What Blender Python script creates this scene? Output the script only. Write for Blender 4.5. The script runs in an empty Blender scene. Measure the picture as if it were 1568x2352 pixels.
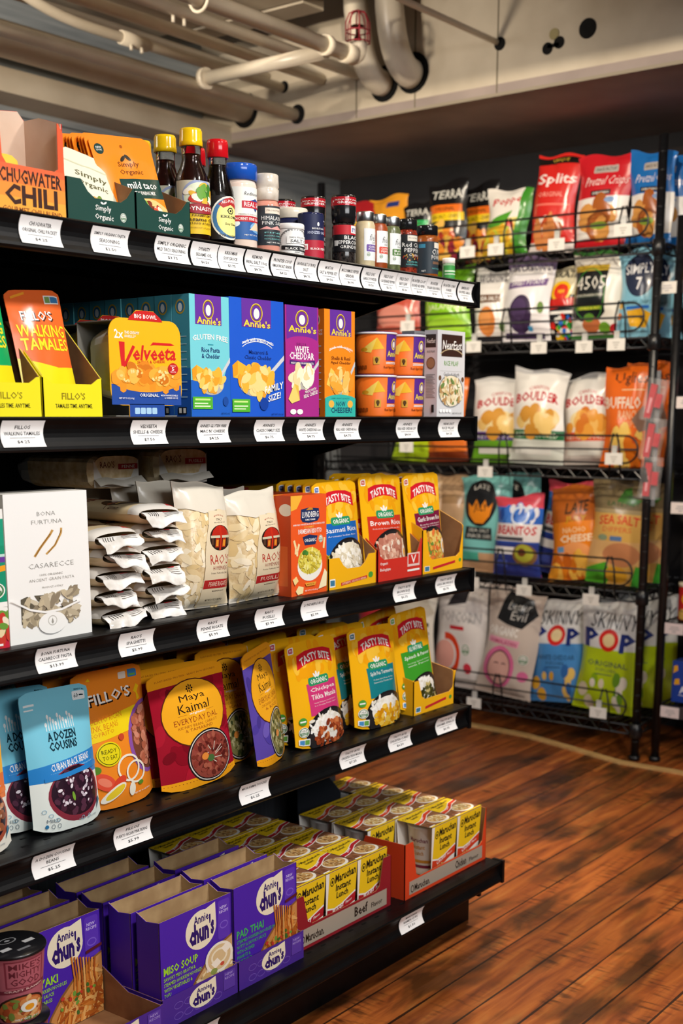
import bpy, math, random
from mathutils import Vector, Matrix
from mathutils.geometry import tessellate_polygon

sc = bpy.context.scene
COL = sc.collection
# ------------------------------------------------------------------ camera, light, exposure
cam_d = bpy.data.cameras.new('camera')
cam = bpy.data.objects.new('camera', cam_d)
COL.objects.link(cam)
cam_d.sensor_fit = 'VERTICAL'
cam_d.sensor_height = 36.0
cam_d.lens = 43.75
cam_d.shift_x = -16 / 2352
cam_d.shift_y = 366 / 2352
cam_d.dof.use_dof = True
cam_d.dof.focus_distance = 1.95
cam_d.dof.aperture_fstop = 5.0
AX = Vector((0.60898, -0.79318, 0.0))
AU = Vector((0.15904, 0.12211, 0.97969))
AF = Vector((0.77707, 0.59662, -0.20051))
cam.matrix_world = Matrix(((AX.x, AU.x, -AF.x, 0.0), (AX.y, AU.y, -AF.y, 0.0), (AX.z, AU.z, -AF.z, 1.066), (0, 0, 0, 1)))
sc.camera = cam

world = bpy.data.worlds.new('world')
sc.world = world
world.use_nodes = True
bg = world.node_tree.nodes['Background']
bg.inputs[0].default_value = (0.80, 0.90, 1.0, 1)
bg.inputs[1].default_value = 0.07


def lamp(name, kind, loc, target, power, color, **kw):
    d = bpy.data.lights.new(name, kind)
    d.energy = power
    d.color = color
    for k, v in kw.items():
        setattr(d, k, v)
    o = bpy.data.objects.new(name, d)
    COL.objects.link(o)
    o.location = loc
    o.rotation_euler = (Vector(target) - Vector(loc)).to_track_quat('-Z', 'Y').to_euler()
    return o


WARM = (1.0, 0.86, 0.68)
DAY = (1.0, 0.97, 0.93)
# track lamps over the aisle, one lamp beyond the end of the shelving, added fills for the plank wall and shelf fronts
lamp('aisle_lamp_near', 'SPOT', (0.95, 0.25, 2.2), (1.15, 1.36, 0.15), 64, DAY, spot_size=math.radians(105), spot_blend=1.0, shadow_soft_size=0.08)
lamp('aisle_lamp_mid', 'SPOT', (1.75, 0.25, 2.2), (1.75, 1.36, 0.15), 78, DAY, spot_size=math.radians(105), spot_blend=1.0, shadow_soft_size=0.08)
lamp('aisle_lamp_far', 'SPOT', (2.35, 0.55, 2.2), (3.4, 1.75, 0.75), 50, WARM, spot_size=math.radians(95), spot_blend=0.6, shadow_soft_size=0.05)
lamp('end_lamp', 'SPOT', (2.55, 1.55, 2.22), (2.7, 1.10, 0.0), 130, WARM, spot_size=math.radians(100), spot_blend=0.5, shadow_soft_size=0.03)
lamp('beam_lamp', 'SPOT', (1.60, 1.10, 2.20), (3.3, 1.75, 2.0), 115, WARM, spot_size=math.radians(75), spot_blend=0.5, shadow_soft_size=0.025)
lamp('pipe_lamp', 'SPOT', (0.9, 2.15, 1.85), (2.75, 2.72, 2.12), 140, WARM, spot_size=math.radians(75), spot_blend=0.9, shadow_soft_size=0.05)
lamp('wall_fill', 'AREA', (0.8, 2.35, 2.1), (1.6, 3.1, 1.5), 17, (1.0, 0.95, 0.9), shape='DISK', size=0.3)  # added wash light that brightens the plank wall
lamp('shop_front', 'AREA', (0.7, -1.75, 1.95), (1.30, 1.4, 0.85), 44, (0.97, 0.985, 1.0), shape='RECTANGLE', size=2.2, size_y=0.6)  # added soft fill, set to light the shelf fronts evenly

vs_ = sc.view_settings
sc.display_settings.display_device = 'sRGB'
vs_.view_transform = 'Standard'
vs_.look = 'None'
vs_.exposure = 0.0
vs_.gamma = 1.0
vs_.use_curve_mapping = False

# ------------------------------------------------------------------ materials
def lin(h):
    h = h.lstrip('#')
    r = []
    for i in (0, 2, 4):
        c = int(h[i:i + 2], 16) / 255
        r.append(c / 12.92 if c <= 0.04045 else ((c + 0.055) / 1.055) ** 2.4)
    return r


KIND = {  # roughness, specular, metallic, roughness noise scale
    'card': (0.50, 0.35, 0.0, 30), 'film': (0.23, 0.5, 0.0, 25), 'matte': (0.75, 0.2, 0.0, 40),
    'gloss': (0.14, 0.5, 0.0, 20), 'metal': (0.32, 0.5, 1.0, 30), 'powder': (0.42, 0.45, 0.0, 120),
    'paint': (0.60, 0.3, 0.0, 12)}
_mats = {}


def M(col, kind='card'):
    key = (col, kind)
    if key in _mats:
        return _mats[key]
    ro, sp, me, ns = KIND[kind]
    m = bpy.data.materials.new(kind + '_' + col.strip('#'))
    m.use_nodes = True
    nt = m.node_tree
    b = nt.nodes['Principled BSDF']
    b.inputs['Base Color'].default_value = (*lin(col), 1)
    b.inputs['Specular IOR Level'].default_value = sp
    b.inputs['Metallic'].default_value = me
    tc = nt.nodes.new('ShaderNodeTexCoord')
    n = nt.nodes.new('ShaderNodeTexNoise')
    n.inputs['Scale'].default_value = ns
    n.inputs['Detail'].default_value = 1
    mr = nt.nodes.new('ShaderNodeMapRange')
    mr.inputs['To Min'].default_value = ro * 0.85
    mr.inputs['To Max'].default_value = min(1, ro * 1.15)
    nt.links.new(tc.outputs['Object'], n.inputs['Vector'])
    nt.links.new(n.outputs['Fac'], mr.inputs['Value'])
    nt.links.new(mr.outputs['Result'], b.inputs['Roughness'])
    _mats[key] = m
    return m


def clear(name, col, rough=0.03, ior=1.45, alpha=None, trans=1.0):
    m = bpy.data.materials.new(name)
    m.use_nodes = True
    nt = m.node_tree
    b = nt.nodes['Principled BSDF']
    b.inputs['Base Color'].default_value = (*lin(col), 1)
    b.inputs['Roughness'].default_value = rough
    b.inputs['IOR'].default_value = ior
    b.inputs['Transmission Weight'].default_value = trans
    if alpha is not None:
        b.inputs['Alpha'].default_value = alpha
    return m


GLASS = clear('clear_glass', '#f2f5f5', 0.02, 1.2)
WRAP = clear('clear_wrap', '#f4f4f4', 0.10, 1.45, alpha=0.12, trans=0.0)
TINTED = clear('dark_wrap', '#5a5f66', 0.15, 1.3, alpha=0.55, trans=0.0)


def noisy(name, ca, cb, scale, rough, bump=0.0, detail=4, stretch=(1, 1, 1), metallic=0, mid=(0.35, 0.65)):
    m = bpy.data.materials.new(name)
    m.use_nodes = True
    nt = m.node_tree
    b = nt.nodes['Principled BSDF']
    tc = nt.nodes.new('ShaderNodeTexCoord')
    mp = nt.nodes.new('ShaderNodeMapping')
    mp.inputs['Scale'].default_value = stretch
    n = nt.nodes.new('ShaderNodeTexNoise')
    n.inputs['Scale'].default_value = scale
    n.inputs['Detail'].default_value = detail
    cr = nt.nodes.new('ShaderNodeValToRGB')
    cr.color_ramp.elements[0].position, cr.color_ramp.elements[1].position = mid
    cr.color_ramp.elements[0].color = (*lin(ca), 1)
    cr.color_ramp.elements[1].color = (*lin(cb), 1)
    L = nt.links.new
    L(tc.outputs['Object'], mp.inputs['Vector'])
    L(mp.outputs['Vector'], n.inputs['Vector'])
    L(n.outputs['Fac'], cr.inputs['Fac'])
    L(cr.outputs['Color'], b.inputs['Base Color'])
    b.inputs['Roughness'].default_value = rough
    b.inputs['Metallic'].default_value = metallic
    if bump:
        bp = nt.nodes.new('ShaderNodeBump')
        bp.inputs['Strength'].default_value = bump
        bp.inputs['Distance'].default_value = 0.01
        L(n.outputs['Fac'], bp.inputs['Height'])
        L(bp.outputs['Normal'], b.inputs['Normal'])
    return m


def floor_material():
    m = bpy.data.materials.new('old_floor_boards')
    m.use_nodes = True
    nt = m.node_tree
    b = nt.nodes['Principled BSDF']
    N, L = nt.nodes.new, nt.links.new

    def math_(op, a, bb=None, c=None):
        n = N('ShaderNodeMath')
        n.operation = op
        for i, v in enumerate((a, bb, c)):
            if v is None:
                continue
            if isinstance(v, (int, float)):
                n.inputs[i].default_value = v
            else:
                L(v, n.inputs[i])
        return n.outputs[0]

    def noise(vec, scale, detail=4, dist=0.0):
        n = N('ShaderNodeTexNoise')
        n.inputs['Scale'].default_value = scale
        n.inputs['Detail'].default_value = detail
        n.inputs['Distortion'].default_value = dist
        L(vec, n.inputs['Vector'])
        return n.outputs['Fac']

    def ramp(fac, stops):
        n = N('ShaderNodeValToRGB')
        e = n.color_ramp.elements
        while len(e) < len(stops):
            e.new(0.5)
        for k, (p, c) in enumerate(stops):
            e[k].position = p
            e[k].color = (*lin(c), 1) if isinstance(c, str) else (c, c, c, 1)
        L(fac, n.inputs['Fac'])
        return n.outputs['Color']

    def mix(kind, fac, a, bb):
        n = N('ShaderNodeMix')
        n.data_type = 'RGBA'
        n.blend_type = kind
        if isinstance(fac, (int, float)):
            n.inputs[0].default_value = fac
        else:
            L(fac, n.inputs[0])
        L(a, n.inputs[6])
        if isinstance(bb, str):
            n.inputs[7].default_value = (*lin(bb), 1)
        else:
            L(bb, n.inputs[7])
        return n.outputs[2]
    tc = N('ShaderNodeTexCoord')
    sp = N('ShaderNodeSeparateXYZ')
    L(tc.outputs['Object'], sp.inputs[0])
    x, y = sp.outputs[0], sp.outputs[1]
    yb = math_('DIVIDE', y, 0.092)
    row = math_('FLOOR', yb)
    fr = math_('FRACT', yb)
    wn = N('ShaderNodeTexWhiteNoise')
    wn.noise_dimensions = '1D'
    L(row, wn.inputs['W'])
    rnd = wn.outputs['Value']
    xo = math_('ADD', x, math_('MULTIPLY', rnd, 13.7))
    cb = N('ShaderNodeCombineXYZ')
    L(math_('MULTIPLY', xo, 1.0), cb.inputs[0])
    L(math_('MULTIPLY', y, 9.0), cb.inputs[1])
    L(rnd, cb.inputs[2])
    grain = noise(cb.outputs[0], 5.0, 6, 0.6)
    col = ramp(grain, [(0.22, '#643017'), (0.42, '#954c20'), (0.60, '#b0622a'), (0.85, '#c28844')])
    tone = ramp(rnd, [(0.0, 0.62), (1.0, 1.2)])
    col = mix('MULTIPLY', 1.0, col, tone)
    cb2 = N('ShaderNodeCombineXYZ')
    L(math_('MULTIPLY', x, 1.0), cb2.inputs[0])
    L(math_('MULTIPLY', y, 3.0), cb2.inputs[1])
    blot = noise(cb2.outputs[0], 3.4, 5, 0.4)
    bm = ramp(blot, [(0.48, 0.0), (0.64, 0.85)])
    col = mix('MIX', bm, col, '#33200f')
    cb3 = N('ShaderNodeCombineXYZ')
    L(math_('MULTIPLY', x, 38.0), cb3.inputs[0])
    L(math_('MULTIPLY', y, 7.0), cb3.inputs[1])
    saw = ramp(noise(cb3.outputs[0], 2.2, 2), [(0.5, 0.0), (0.66, 0.7)])
    sm = mix('MULTIPLY', 1.0, saw, ramp(noise(cb2.outputs[0], 4.5, 2), [(0.48, 0.0), (0.62, 1.0)]))
    col = mix('MIX', sm, col, '#2a160b')
    edge = math_('MINIMUM', fr, math_('SUBTRACT', 1.0, fr))
    wob = math_('MULTIPLY', noise(tc.outputs['Object'], 9.0, 3), 0.05)
    seam = math_('LESS_THAN', edge, wob)
    sk = ramp(seam, [(0.0, 0.0), (1.0, 0.9)])
    col = mix('MIX', sk, col, '#160b06')
    L(col, b.inputs['Base Color'])
    rr = ramp(noise(tc.outputs['Object'], 7.0, 4), [(0.3, 0.30), (0.7, 0.55)])
    L(rr, b.inputs['Roughness'])
    b.inputs['Specular IOR Level'].default_value = 0.4
    bp = N('ShaderNodeBump')
    bp.inputs['Strength'].default_value = 0.35
    bp.inputs['Distance'].default_value = 0.004
    L(math_('SUBTRACT', grain, math_('MULTIPLY', seam, 1.5)), bp.inputs['Height'])
    L(bp.outputs['Normal'], b.inputs['Normal'])
    return m


# ------------------------------------------------------------------ mesh collector
class G:
    def __init__(self):
        self.v, self.f, self.m, self.s, self.n, self.mats = [], [], [], [], {}, []

    def mi(self, mat):
        if mat not in self.mats:
            self.mats.append(mat)
        return self.mats.index(mat)

    def poly(self, pts, mat, smooth=False, normals=None):
        k = len(self.v)
        self.v += [tuple(p) for p in pts]
        self.f.append(tuple(range(k, k + len(pts))))
        self.m.append(self.mi(mat))
        self.s.append(smooth)
        if normals:
            for i, nn in enumerate(normals):
                self.n[k + i] = nn

    def box(self, x0, x1, y0, y1, z0, z1, mat, skip=''):
        k = len(self.v)
        self.v += [(x, y, z) for z in (z0, z1) for y in (y0, y1) for x in (x0, x1)]
        i = self.mi(mat)
        for nm, q in (('b', (0, 2, 3, 1)), ('t', (4, 5, 7, 6)), ('f', (0, 1, 5, 4)), ('k', (2, 6, 7, 3)), ('l', (0, 4, 6, 2)), ('r', (1, 3, 7, 5))):
            if nm not in skip:
                self.f.append(tuple(k + j for j in q))
                self.m.append(i)
                self.s.append(False)
        return self

    def slab(self, poly, axis, a0, a1, mat):
        """extrude a 2D outline; axis x: points are (y,z), y: (x,z), z: (x,y)"""
        def P(p, a):
            return (a, p[0], p[1]) if axis == 'x' else (p[0], a, p[1]) if axis == 'y' else (p[0], p[1], a)
        ar = sum(poly[i][0] * poly[(i + 1) % len(poly)][1] - poly[(i + 1) % len(poly)][0] * poly[i][1] for i in range(len(poly)))
        pl = list(poly) if ar > 0 else list(poly)[::-1]
        if axis == 'y':
            pl = pl[::-1]
        k, n, i = len(self.v), len(pl), self.mi(mat)
        self.v += [P(p, a0) for p in pl] + [P(p, a1) for p in pl]
        tris = tessellate_polygon([[Vector((p[0], p[1], 0)) for p in pl]])
        for t in tris:
            a = [pl[j] for j in t]
            o = (a[1][0] - a[0][0]) * (a[2][1] - a[0][1]) - (a[2][0] - a[0][0]) * (a[1][1] - a[0][1])
            w = o > 0 if axis != 'y' else o < 0
            t = t if w else t[::-1]
            self.f += [tuple(k + n + j for j in t), tuple(k + j for j in t[::-1])]
            self.m += [i, i]
            self.s += [False, False]
        for j in range(n):
            j2 = (j + 1) % n
            self.f.append((k + j, k + j2, k + n + j2, k + n + j))
            self.m.append(i)
            self.s.append(False)
        return self

    def tube(self, pts, r, mat, n=8, caps=True, smooth=True):
        pts = [Vector(p) for p in pts]
        k, i = len(self.v), self.mi(mat)
        up = None
        for a, p in enumerate(pts):
            d = (pts[min(a + 1, len(pts) - 1)] - pts[max(a - 1, 0)]).normalized()
            if up is None:
                up = d.cross(Vector((0.3, 0.2, 1) if abs(d.z) < 0.9 else (1, 0.1, 0))).normalized()
            else:
                up = (up - d * up.dot(d)).normalized()
            w = d.cross(up)
            for b in range(n):
                t = 2 * math.pi * b / n
                self.v.append(tuple(p + (up * math.cos(t) + w * math.sin(t)) * r))
        for a in range(len(pts) - 1):
            for b in range(n):
                b2 = (b + 1) % n
                self.f.append((k + a * n + b, k + a * n + b2, k + (a + 1) * n + b2, k + (a + 1) * n + b))
                self.m.append(i)
                self.s.append(smooth)
        if caps:
            e = k + (len(pts) - 1) * n
            self.f += [tuple(k + b for b in range(n))[::-1], tuple(e + b for b in range(n))]
            self.m += [i, i]
            self.s += [False, False]
        return self

    def lathe(self, prof, mat, n=24, c=(0, 0), smooth=True):
        k, i, L = len(self.v), self.mi(mat), len(prof)
        for r, z in prof:
            for b in range(n):
                t = 2 * math.pi * b / n
                self.v.append((c[0] + r * math.sin(t), c[1] - r * math.cos(t), z))
        for a in range(L - 1):
            for b in range(n):
                b2 = (b + 1) % n
                self.f.append((k + a * n + b, k + a * n + b2, k + (a + 1) * n + b2, k + (a + 1) * n + b))
                self.m.append(i)
                self.s.append(smooth)
        for a, rev in ((0, True), (L - 1, False)):
            if prof[a][0] > 1e-6:
                q = tuple(k + a * n + b for b in range(n))
                self.f.append(q[::-1] if rev else q)
                self.m.append(i)
                self.s.append(False)
        return self

    def build(self, name, parent=None):
        if self.n:      # faces without their own normals keep hard edges
            for i, f in enumerate(self.f):
                if not self.s[i] and f[0] not in self.n:
                    q = [Vector(self.v[j]) for j in f]
                    nn = Vector((0, 0, 0))
                    for a in range(len(q)):
                        nn += q[a].cross(q[(a + 1) % len(q)])
                    nn = (nn.normalized() if nn.length > 0 else nn)
                    k = len(self.v)
                    self.v += [tuple(p) for p in q]
                    self.f[i] = tuple(range(k, k + len(q)))
                    for j in range(k, k + len(q)):
                        self.n[j] = nn
        me = bpy.data.meshes.new(name)
        me.from_pydata(self.v, [], self.f)
        for mt in self.mats:
            me.materials.append(mt)
        me.polygons.foreach_set('material_index', self.m)
        me.polygons.foreach_set('use_smooth', self.s)
        me.update()
        if self.n:
            nn = [self.n.get(i, (0, 0, 0)) for i in range(len(self.v))]
            me.normals_split_custom_set_from_vertices(nn)
        o = bpy.data.objects.new(name, me)
        COL.objects.link(o)
        if parent:
            o.parent = parent
        return o


def thing(name, label, cat, loc, rz=0, lean=0, roll=0, group=None):
    o = bpy.data.objects.new(name, None)
    COL.objects.link(o)
    o.empty_display_size = 0.02
    place(o, loc, rz, lean, roll)
    return tag(o, label, cat, group)


def place(o, loc, rz=0, lean=0, roll=0):
    o.location = loc
    o.rotation_euler = (math.radians(-lean), math.radians(roll), math.radians(rz))
    return o


def tag(o, label, cat, group=None):
    o['label'] = label
    o['category'] = cat
    if group:
        o['group'] = group
    elif 'group' in o:
        del o['group']
    return o


def structure(o):
    o['kind'] = 'structure'
    return o


_kids = {}


def dup(root, label, loc, rz=0, lean=0, roll=0, group=None, scale=None):
    """a copy of a thing with copies of its parts and sub-parts"""
    r = root.copy()
    COL.objects.link(r)
    place(r, loc, rz, lean, roll)
    tag(r, label, root['category'], group)
    if scale:
        r.scale = scale

    def rec(a, b):
        for ch in [o for o in bpy.data.objects if o.parent == a]:
            c = ch.copy()
            COL.objects.link(c)
            c.parent = b
            rec(ch, c)
    rec(root, r)
    return r


# ------------------------------------------------------------------ printed artwork: flat shapes laid onto a surface
def R(x0, y0, x1, y1, c):
    return (c, [[(x0, y0), (x1, y0), (x1, y1), (x0, y1)]])


def RR(x0, y0, x1, y1, c, rx=0.04, ry=0.03):
    p = []
    for cx, cy, a in ((x1 - rx, y0 + ry, -90), (x1 - rx, y1 - ry, 0), (x0 + rx, y1 - ry, 90), (x0 + rx, y0 + ry, 180)):
        for k in range(5):
            t = math.radians(a + k * 22.5)
            p.append((cx + rx * math.cos(t), cy + ry * math.sin(t)))
    return (c, [p])


def E(cx, cy, rx, ry, c, n=28, rot=0.0):
    p = []
    for k in range(n):
        t = 2 * math.pi * k / n
        x, y = rx * math.cos(t), ry * math.sin(t)
        p.append((cx + x * math.cos(rot) - y * math.sin(rot), cy + x * math.sin(rot) + y * math.cos(rot)))
    return (c, [p])


def P(pts, c):
    tr = tessellate_polygon([[Vector((x, y, 0)) for x, y in pts]])
    out = []
    for t in tr:
        q = [pts[i] for i in t]
        if (q[1][0] - q[0][0]) * (q[2][1] - q[0][1]) - (q[2][0] - q[0][0]) * (q[1][1] - q[0][1]) < 0:
            q = q[::-1]
        out.append(q)
    return (c, out)


def LN(pts, wx, wy, c):
    out = []
    for (x0, y0), (x1, y1) in zip(pts[:-1], pts[1:]):
        dx, dy = (x1 - x0) / wx, (y1 - y0) / wy
        d = math.hypot(dx, dy) or 1
        nx, ny = -dy / d * wx / 2, dx / d * wy / 2
        q = [(x0 - nx, y0 - ny), (x1 - nx, y1 - ny), (x1 + nx, y1 + ny), (x0 + nx, y0 + ny)]
        out.append(q)
    return (c, out)


def O(cx, cy, rx, ry, tx, ty, c, n=28, a0=0, a1=360):
    out = []
    for k in range(n):
        t0, t1 = math.radians(a0 + (a1 - a0) * k / n), math.radians(a0 + (a1 - a0) * (k + 1) / n)
        q = [(cx + (rx - tx) * math.cos(t0), cy + (ry - ty) * math.sin(t0)), (cx + rx * math.cos(t0), cy + ry * math.sin(t0)),
             (cx + rx * math.cos(t1), cy + ry * math.sin(t1)), (cx + (rx - tx) * math.cos(t1), cy + (ry - ty) * math.sin(t1))]
        out.append(q)
    return (c, out)


_txt = {}


def glyphs(s, b, res):
    key = (s, b, res)
    if key in _txt:
        return _txt[key]
    cu = bpy.data.curves.new('lettering', 'FONT')
    cu.body = s
    cu.offset = b * 0.6
    cu.resolution_u = res
    ob = bpy.data.objects.new('lettering', cu)
    COL.objects.link(ob)
    ev = ob.evaluated_get(bpy.context.evaluated_depsgraph_get())
    me = ev.to_mesh()
    me.calc_loop_triangles()
    vs = [(v.co.x, v.co.y) for v in me.vertices]
    tris = [[vs[i] for i in t.vertices] for t in me.loop_triangles]
    ev.to_mesh_clear()
    bpy.data.objects.remove(ob)
    bpy.data.curves.remove(cu)
    xs = [p[0] for t in tris for p in t]
    ys = [p[1] for t in tris for p in t]
    x0, x1, y0, y1 = min(xs), max(xs), min(ys), max(ys)
    out = []
    for t in tris:
        q = [((x - x0) / (x1 - x0), (y - y0) / (y1 - y0)) for x, y in t]
        if (q[1][0] - q[0][0]) * (q[2][1] - q[0][1]) - (q[2][0] - q[0][0]) * (q[1][1] - q[0][1]) < 0:
            q = q[::-1]
        out.append(q)
    _txt[key] = out
    return out


def T(s, x0, y0, x1, y1, c, arch=0.0, sl=0.0, it=0.0, b=0.02, res=1):
    out = []
    for t in glyphs(s, b, res):
        out.append([(x0 + (x + it * y * 0.3) * (x1 - x0), y0 + y * (y1 - y0) + sl * x + arch * (1 - (2 * x - 1) ** 2)) for x, y in t])
    return (c, out)


def B(cx, cy, rx, ry, n, s, cols, asp=1.6, seed=1, ar=1.0, keep=None):
    """a heap of beans, rice, pasta ...: n little ovals strewn inside an oval (ar = height of the print / its width)"""
    rn = random.Random(seed)
    out = []
    for k in range(n):
        for _ in range(8):
            a, q = rn.random() * 6.283, math.sqrt(rn.random())
            x, y = cx + rx * q * math.cos(a), cy + ry * q * math.sin(a)
            if keep is None or keep(x, y):
                break
        rot, sz = rn.random() * 3.14, s * (0.75 + 0.5 * rn.random())
        p = []
        m_ = 7 if s < .045 else 11
        for j in range(m_):
            t = 6.283 * j / m_
            ex, ey = sz * math.cos(t) * asp, sz * math.sin(t)
            p.append((x + ex * math.cos(rot) - ey * math.sin(rot), y + (ex * math.sin(rot) + ey * math.cos(rot)) / ar))
        out.append((rn.choice(cols), [p]))
    return out


def _split(poly, ax, c):
    a, b = [], []
    n = len(poly)
    for i in range(n):
        p, q = poly[i], poly[(i + 1) % n]
        dp, dq = p[ax] - c, q[ax] - c
        if dp <= 1e-9:
            a.append(p)
        if dp >= -1e-9:
            b.append(p)
        if (dp < -1e-9 and dq > 1e-9) or (dp > 1e-9 and dq < -1e-9):
            t = dp / (dp - dq)
            x = (p[0] + (q[0] - p[0]) * t, p[1] + (q[1] - p[1]) * t)
            a.append(x)
            b.append(x)
    return (a if len(a) > 2 else None), (b if len(b) > 2 else None)


def _cells(poly, ax, lines):
    lo, hi = min(p[ax] for p in poly), max(p[ax] for p in poly)
    res, cur = [], poly
    for c in lines:
        if c <= lo + 1e-9:
            continue
        if c >= hi - 1e-9:
            break
        a, cur2 = _split(cur, ax, c)
        if a:
            res.append(a)
        cur = cur2
        if cur is None:
            break
    if cur:
        res.append(cur)
    return res


class Surf:
    """a surface patch over (u,v) in 0..1, made of triangles between grid lines; artwork follows it exactly"""

    def __init__(self, us, vs, fn, flip=False):
        self.us, self.vs = us, vs
        self.p = [[Vector(fn(u, v)) for v in vs] for u in us]
        self.nr = []
        for i in range(len(us)):
            row = []
            for j in range(len(vs)):
                du = self.p[min(i + 1, len(us) - 1)][j] - self.p[max(i - 1, 0)][j]
                dv = self.p[i][min(j + 1, len(vs) - 1)] - self.p[i][max(j - 1, 0)]
                n = du.cross(dv)
                n = n.normalized() if n.length > 1e-12 else Vector((0, -1, 0))
                row.append(-n if flip else n)
            self.nr.append(row)
        self.flip = flip
        self.flat = len(us) == 2 and len(vs) == 2

    def cell(self, u, v):
        i = 0
        while i < len(self.us) - 2 and u > self.us[i + 1]:
            i += 1
        j = 0
        while j < len(self.vs) - 2 and v > self.vs[j + 1]:
            j += 1
        return i, j

    def at(self, i, j, up, u, v, off):
        a = (u - self.us[i]) / (self.us[i + 1] - self.us[i])
        b = (v - self.vs[j]) / (self.vs[j + 1] - self.vs[j])

        def itp(A):
            if up:
                return A[i][j] * (1 - b) + A[i + 1][j + 1] * a + A[i][j + 1] * (b - a)
            return A[i][j] * (1 - a) + A[i + 1][j] * (a - b) + A[i + 1][j + 1] * b
        n = itp(self.nr).normalized()
        return itp(self.p) + n * off, n

    def skin(self, g, mat, lo=0.0, hi=1.0, smooth=True, ulo=0.0, uhi=1.0):
        for i in range(len(self.us) - 1):
            for j in range(len(self.vs) - 1):
                if self.vs[j] < lo - 1e-6 or self.vs[j + 1] > hi + 1e-6 or self.us[i] < ulo - 1e-6 or self.us[i + 1] > uhi + 1e-6:
                    continue
                for t in (((i, j), (i + 1, j), (i + 1, j + 1)), ((i, j), (i + 1, j + 1), (i, j + 1))):
                    if self.flip:
                        t = t[::-1]
                    g.poly([self.p[a][b] for a, b in t], mat, smooth, [self.nr[a][b] for a, b in t])

    def paint(self, g, shapes, kind='card', lo=0.0, hi=1.0, base=0.00022):
        flat = []
        for s in shapes:
            flat += s if isinstance(s, list) else [s]
        step = min(5e-5, 0.0016 / max(1, len(flat)))
        ul, vl = self.us[1:-1], self.vs[1:-1]
        for k, (c, polys) in enumerate(flat):
            mat = M(c, kind) if isinstance(c, str) else c
            off = base + k * step
            for poly in polys:
                q = [poly]
                for ax, c0, c1 in ((0, 0.0, 1.0), (1, lo, hi)):
                    r = []
                    for pp in q:
                        if min(p[ax] for p in pp) < c0:
                            pp = _split(pp, ax, c0)[1]
                        if pp and max(p[ax] for p in pp) > c1:
                            pp = _split(pp, ax, c1)[0]
                        if pp:
                            r.append(pp)
                    q = r
                for pp in q:
                    for c1_ in (_cells(pp, 0, ul) if ul else [pp]):
                        for c2_ in (_cells(c1_, 1, vl) if vl else [c1_]):
                            self._emit(g, c2_, mat, off)

    def _emit(self, g, poly, mat, off):
        mu = sum(p[0] for p in poly) / len(poly)
        mv = sum(p[1] for p in poly) / len(poly)
        i, j = self.cell(mu, mv)
        if self.flat:
            parts = [(False, poly)]
        else:
            du, dv = self.us[i + 1] - self.us[i], self.vs[j + 1] - self.vs[j]
            loc = [((p[0] - self.us[i]) / du - (p[1] - self.vs[j]) / dv, p[0], p[1]) for p in poly]
            a, b = [], []
            n = len(loc)
            for k in range(n):
                p, q = loc[k], loc[(k + 1) % n]
                if p[0] >= -1e-9:
                    a.append(p)
                if p[0] <= 1e-9:
                    b.append(p)
                if (p[0] > 1e-9 and q[0] < -1e-9) or (p[0] < -1e-9 and q[0] > 1e-9):
                    t = p[0] / (p[0] - q[0])
                    x = tuple(p[m] + (q[m] - p[m]) * t for m in range(3))
                    a.append(x)
                    b.append(x)
            parts = [(up, [(p[1], p[2]) for p in s]) for up, s in ((False, a), (True, b)) if len(s) > 2]
        for up, s in parts:
            ar = abs(sum(s[k][0] * s[(k + 1) % len(s)][1] - s[(k + 1) % len(s)][0] * s[k][1] for k in range(len(s))))
            if ar < 1e-8:
                continue
            r = [self.at(i, j, up, u, v, off) for u, v in s]
            pts, nn = [x[0] for x in r], [x[1] for x in r]
            if self.flip:
                pts, nn = pts[::-1], nn[::-1]
            g.poly(pts, mat, True, nn)


def ls(n, a=0.0, b=1.0):
    return [a + (b - a) * i / n for i in range(n + 1)]


def flat(o, du, dv):
    o, du, dv = Vector(o), Vector(du), Vector(dv)
    return Surf([0, 1], [0, 1], lambda u, v: o + du * u + dv * v)


def cyl(r0, r1, z0, z1, a0, a1, n=14, c=(0, 0)):
    def fn(u, v):
        a = math.radians(a0 + (a1 - a0) * u)
        r = r0 + (r1 - r0) * v
        return (c[0] + r * math.sin(a), c[1] - r * math.cos(a), z0 + (z1 - z0) * v)
    return Surf(ls(n), [0, 1], fn)
# ------------------------------------------------------------------ the room
BLACK = noisy('black_powder_coat', '#070708', '#0d0d0f', 60, 0.38, 0.02)
BLACKM = noisy('charcoal_back_panel', '#202226', '#2c2f34', 25, 0.7, 0.05, stretch=(6, 6, 0.3))
RAIL = noisy('black_price_rail', '#050506', '#09090a', 40, 0.45)
CREAM = noisy('cream_ceiling_paint', '#b9ad98', '#cabfa9', 6, 0.55, 0.05)
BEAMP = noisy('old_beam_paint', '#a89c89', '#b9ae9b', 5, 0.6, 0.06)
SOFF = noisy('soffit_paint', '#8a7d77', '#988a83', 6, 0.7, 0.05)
PLANK = noisy('grey_blue_planks', '#70767a', '#8b9092', 7, 0.75, 0.10, stretch=(0.4, 1, 8))
PIPEP = noisy('glossy_pipe_paint', '#c9beaa', '#d6ccba', 9, 0.34, 0.04)
DARKW = noisy('dark_back_wall', '#17161a', '#232124', 4, 0.8, 0.05)
HOLE = M('#050505', 'matte')
for m_ in (BLACK, RAIL):
    m_.node_tree.nodes['Principled BSDF'].inputs['Specular IOR Level'].default_value = 0.22

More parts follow.
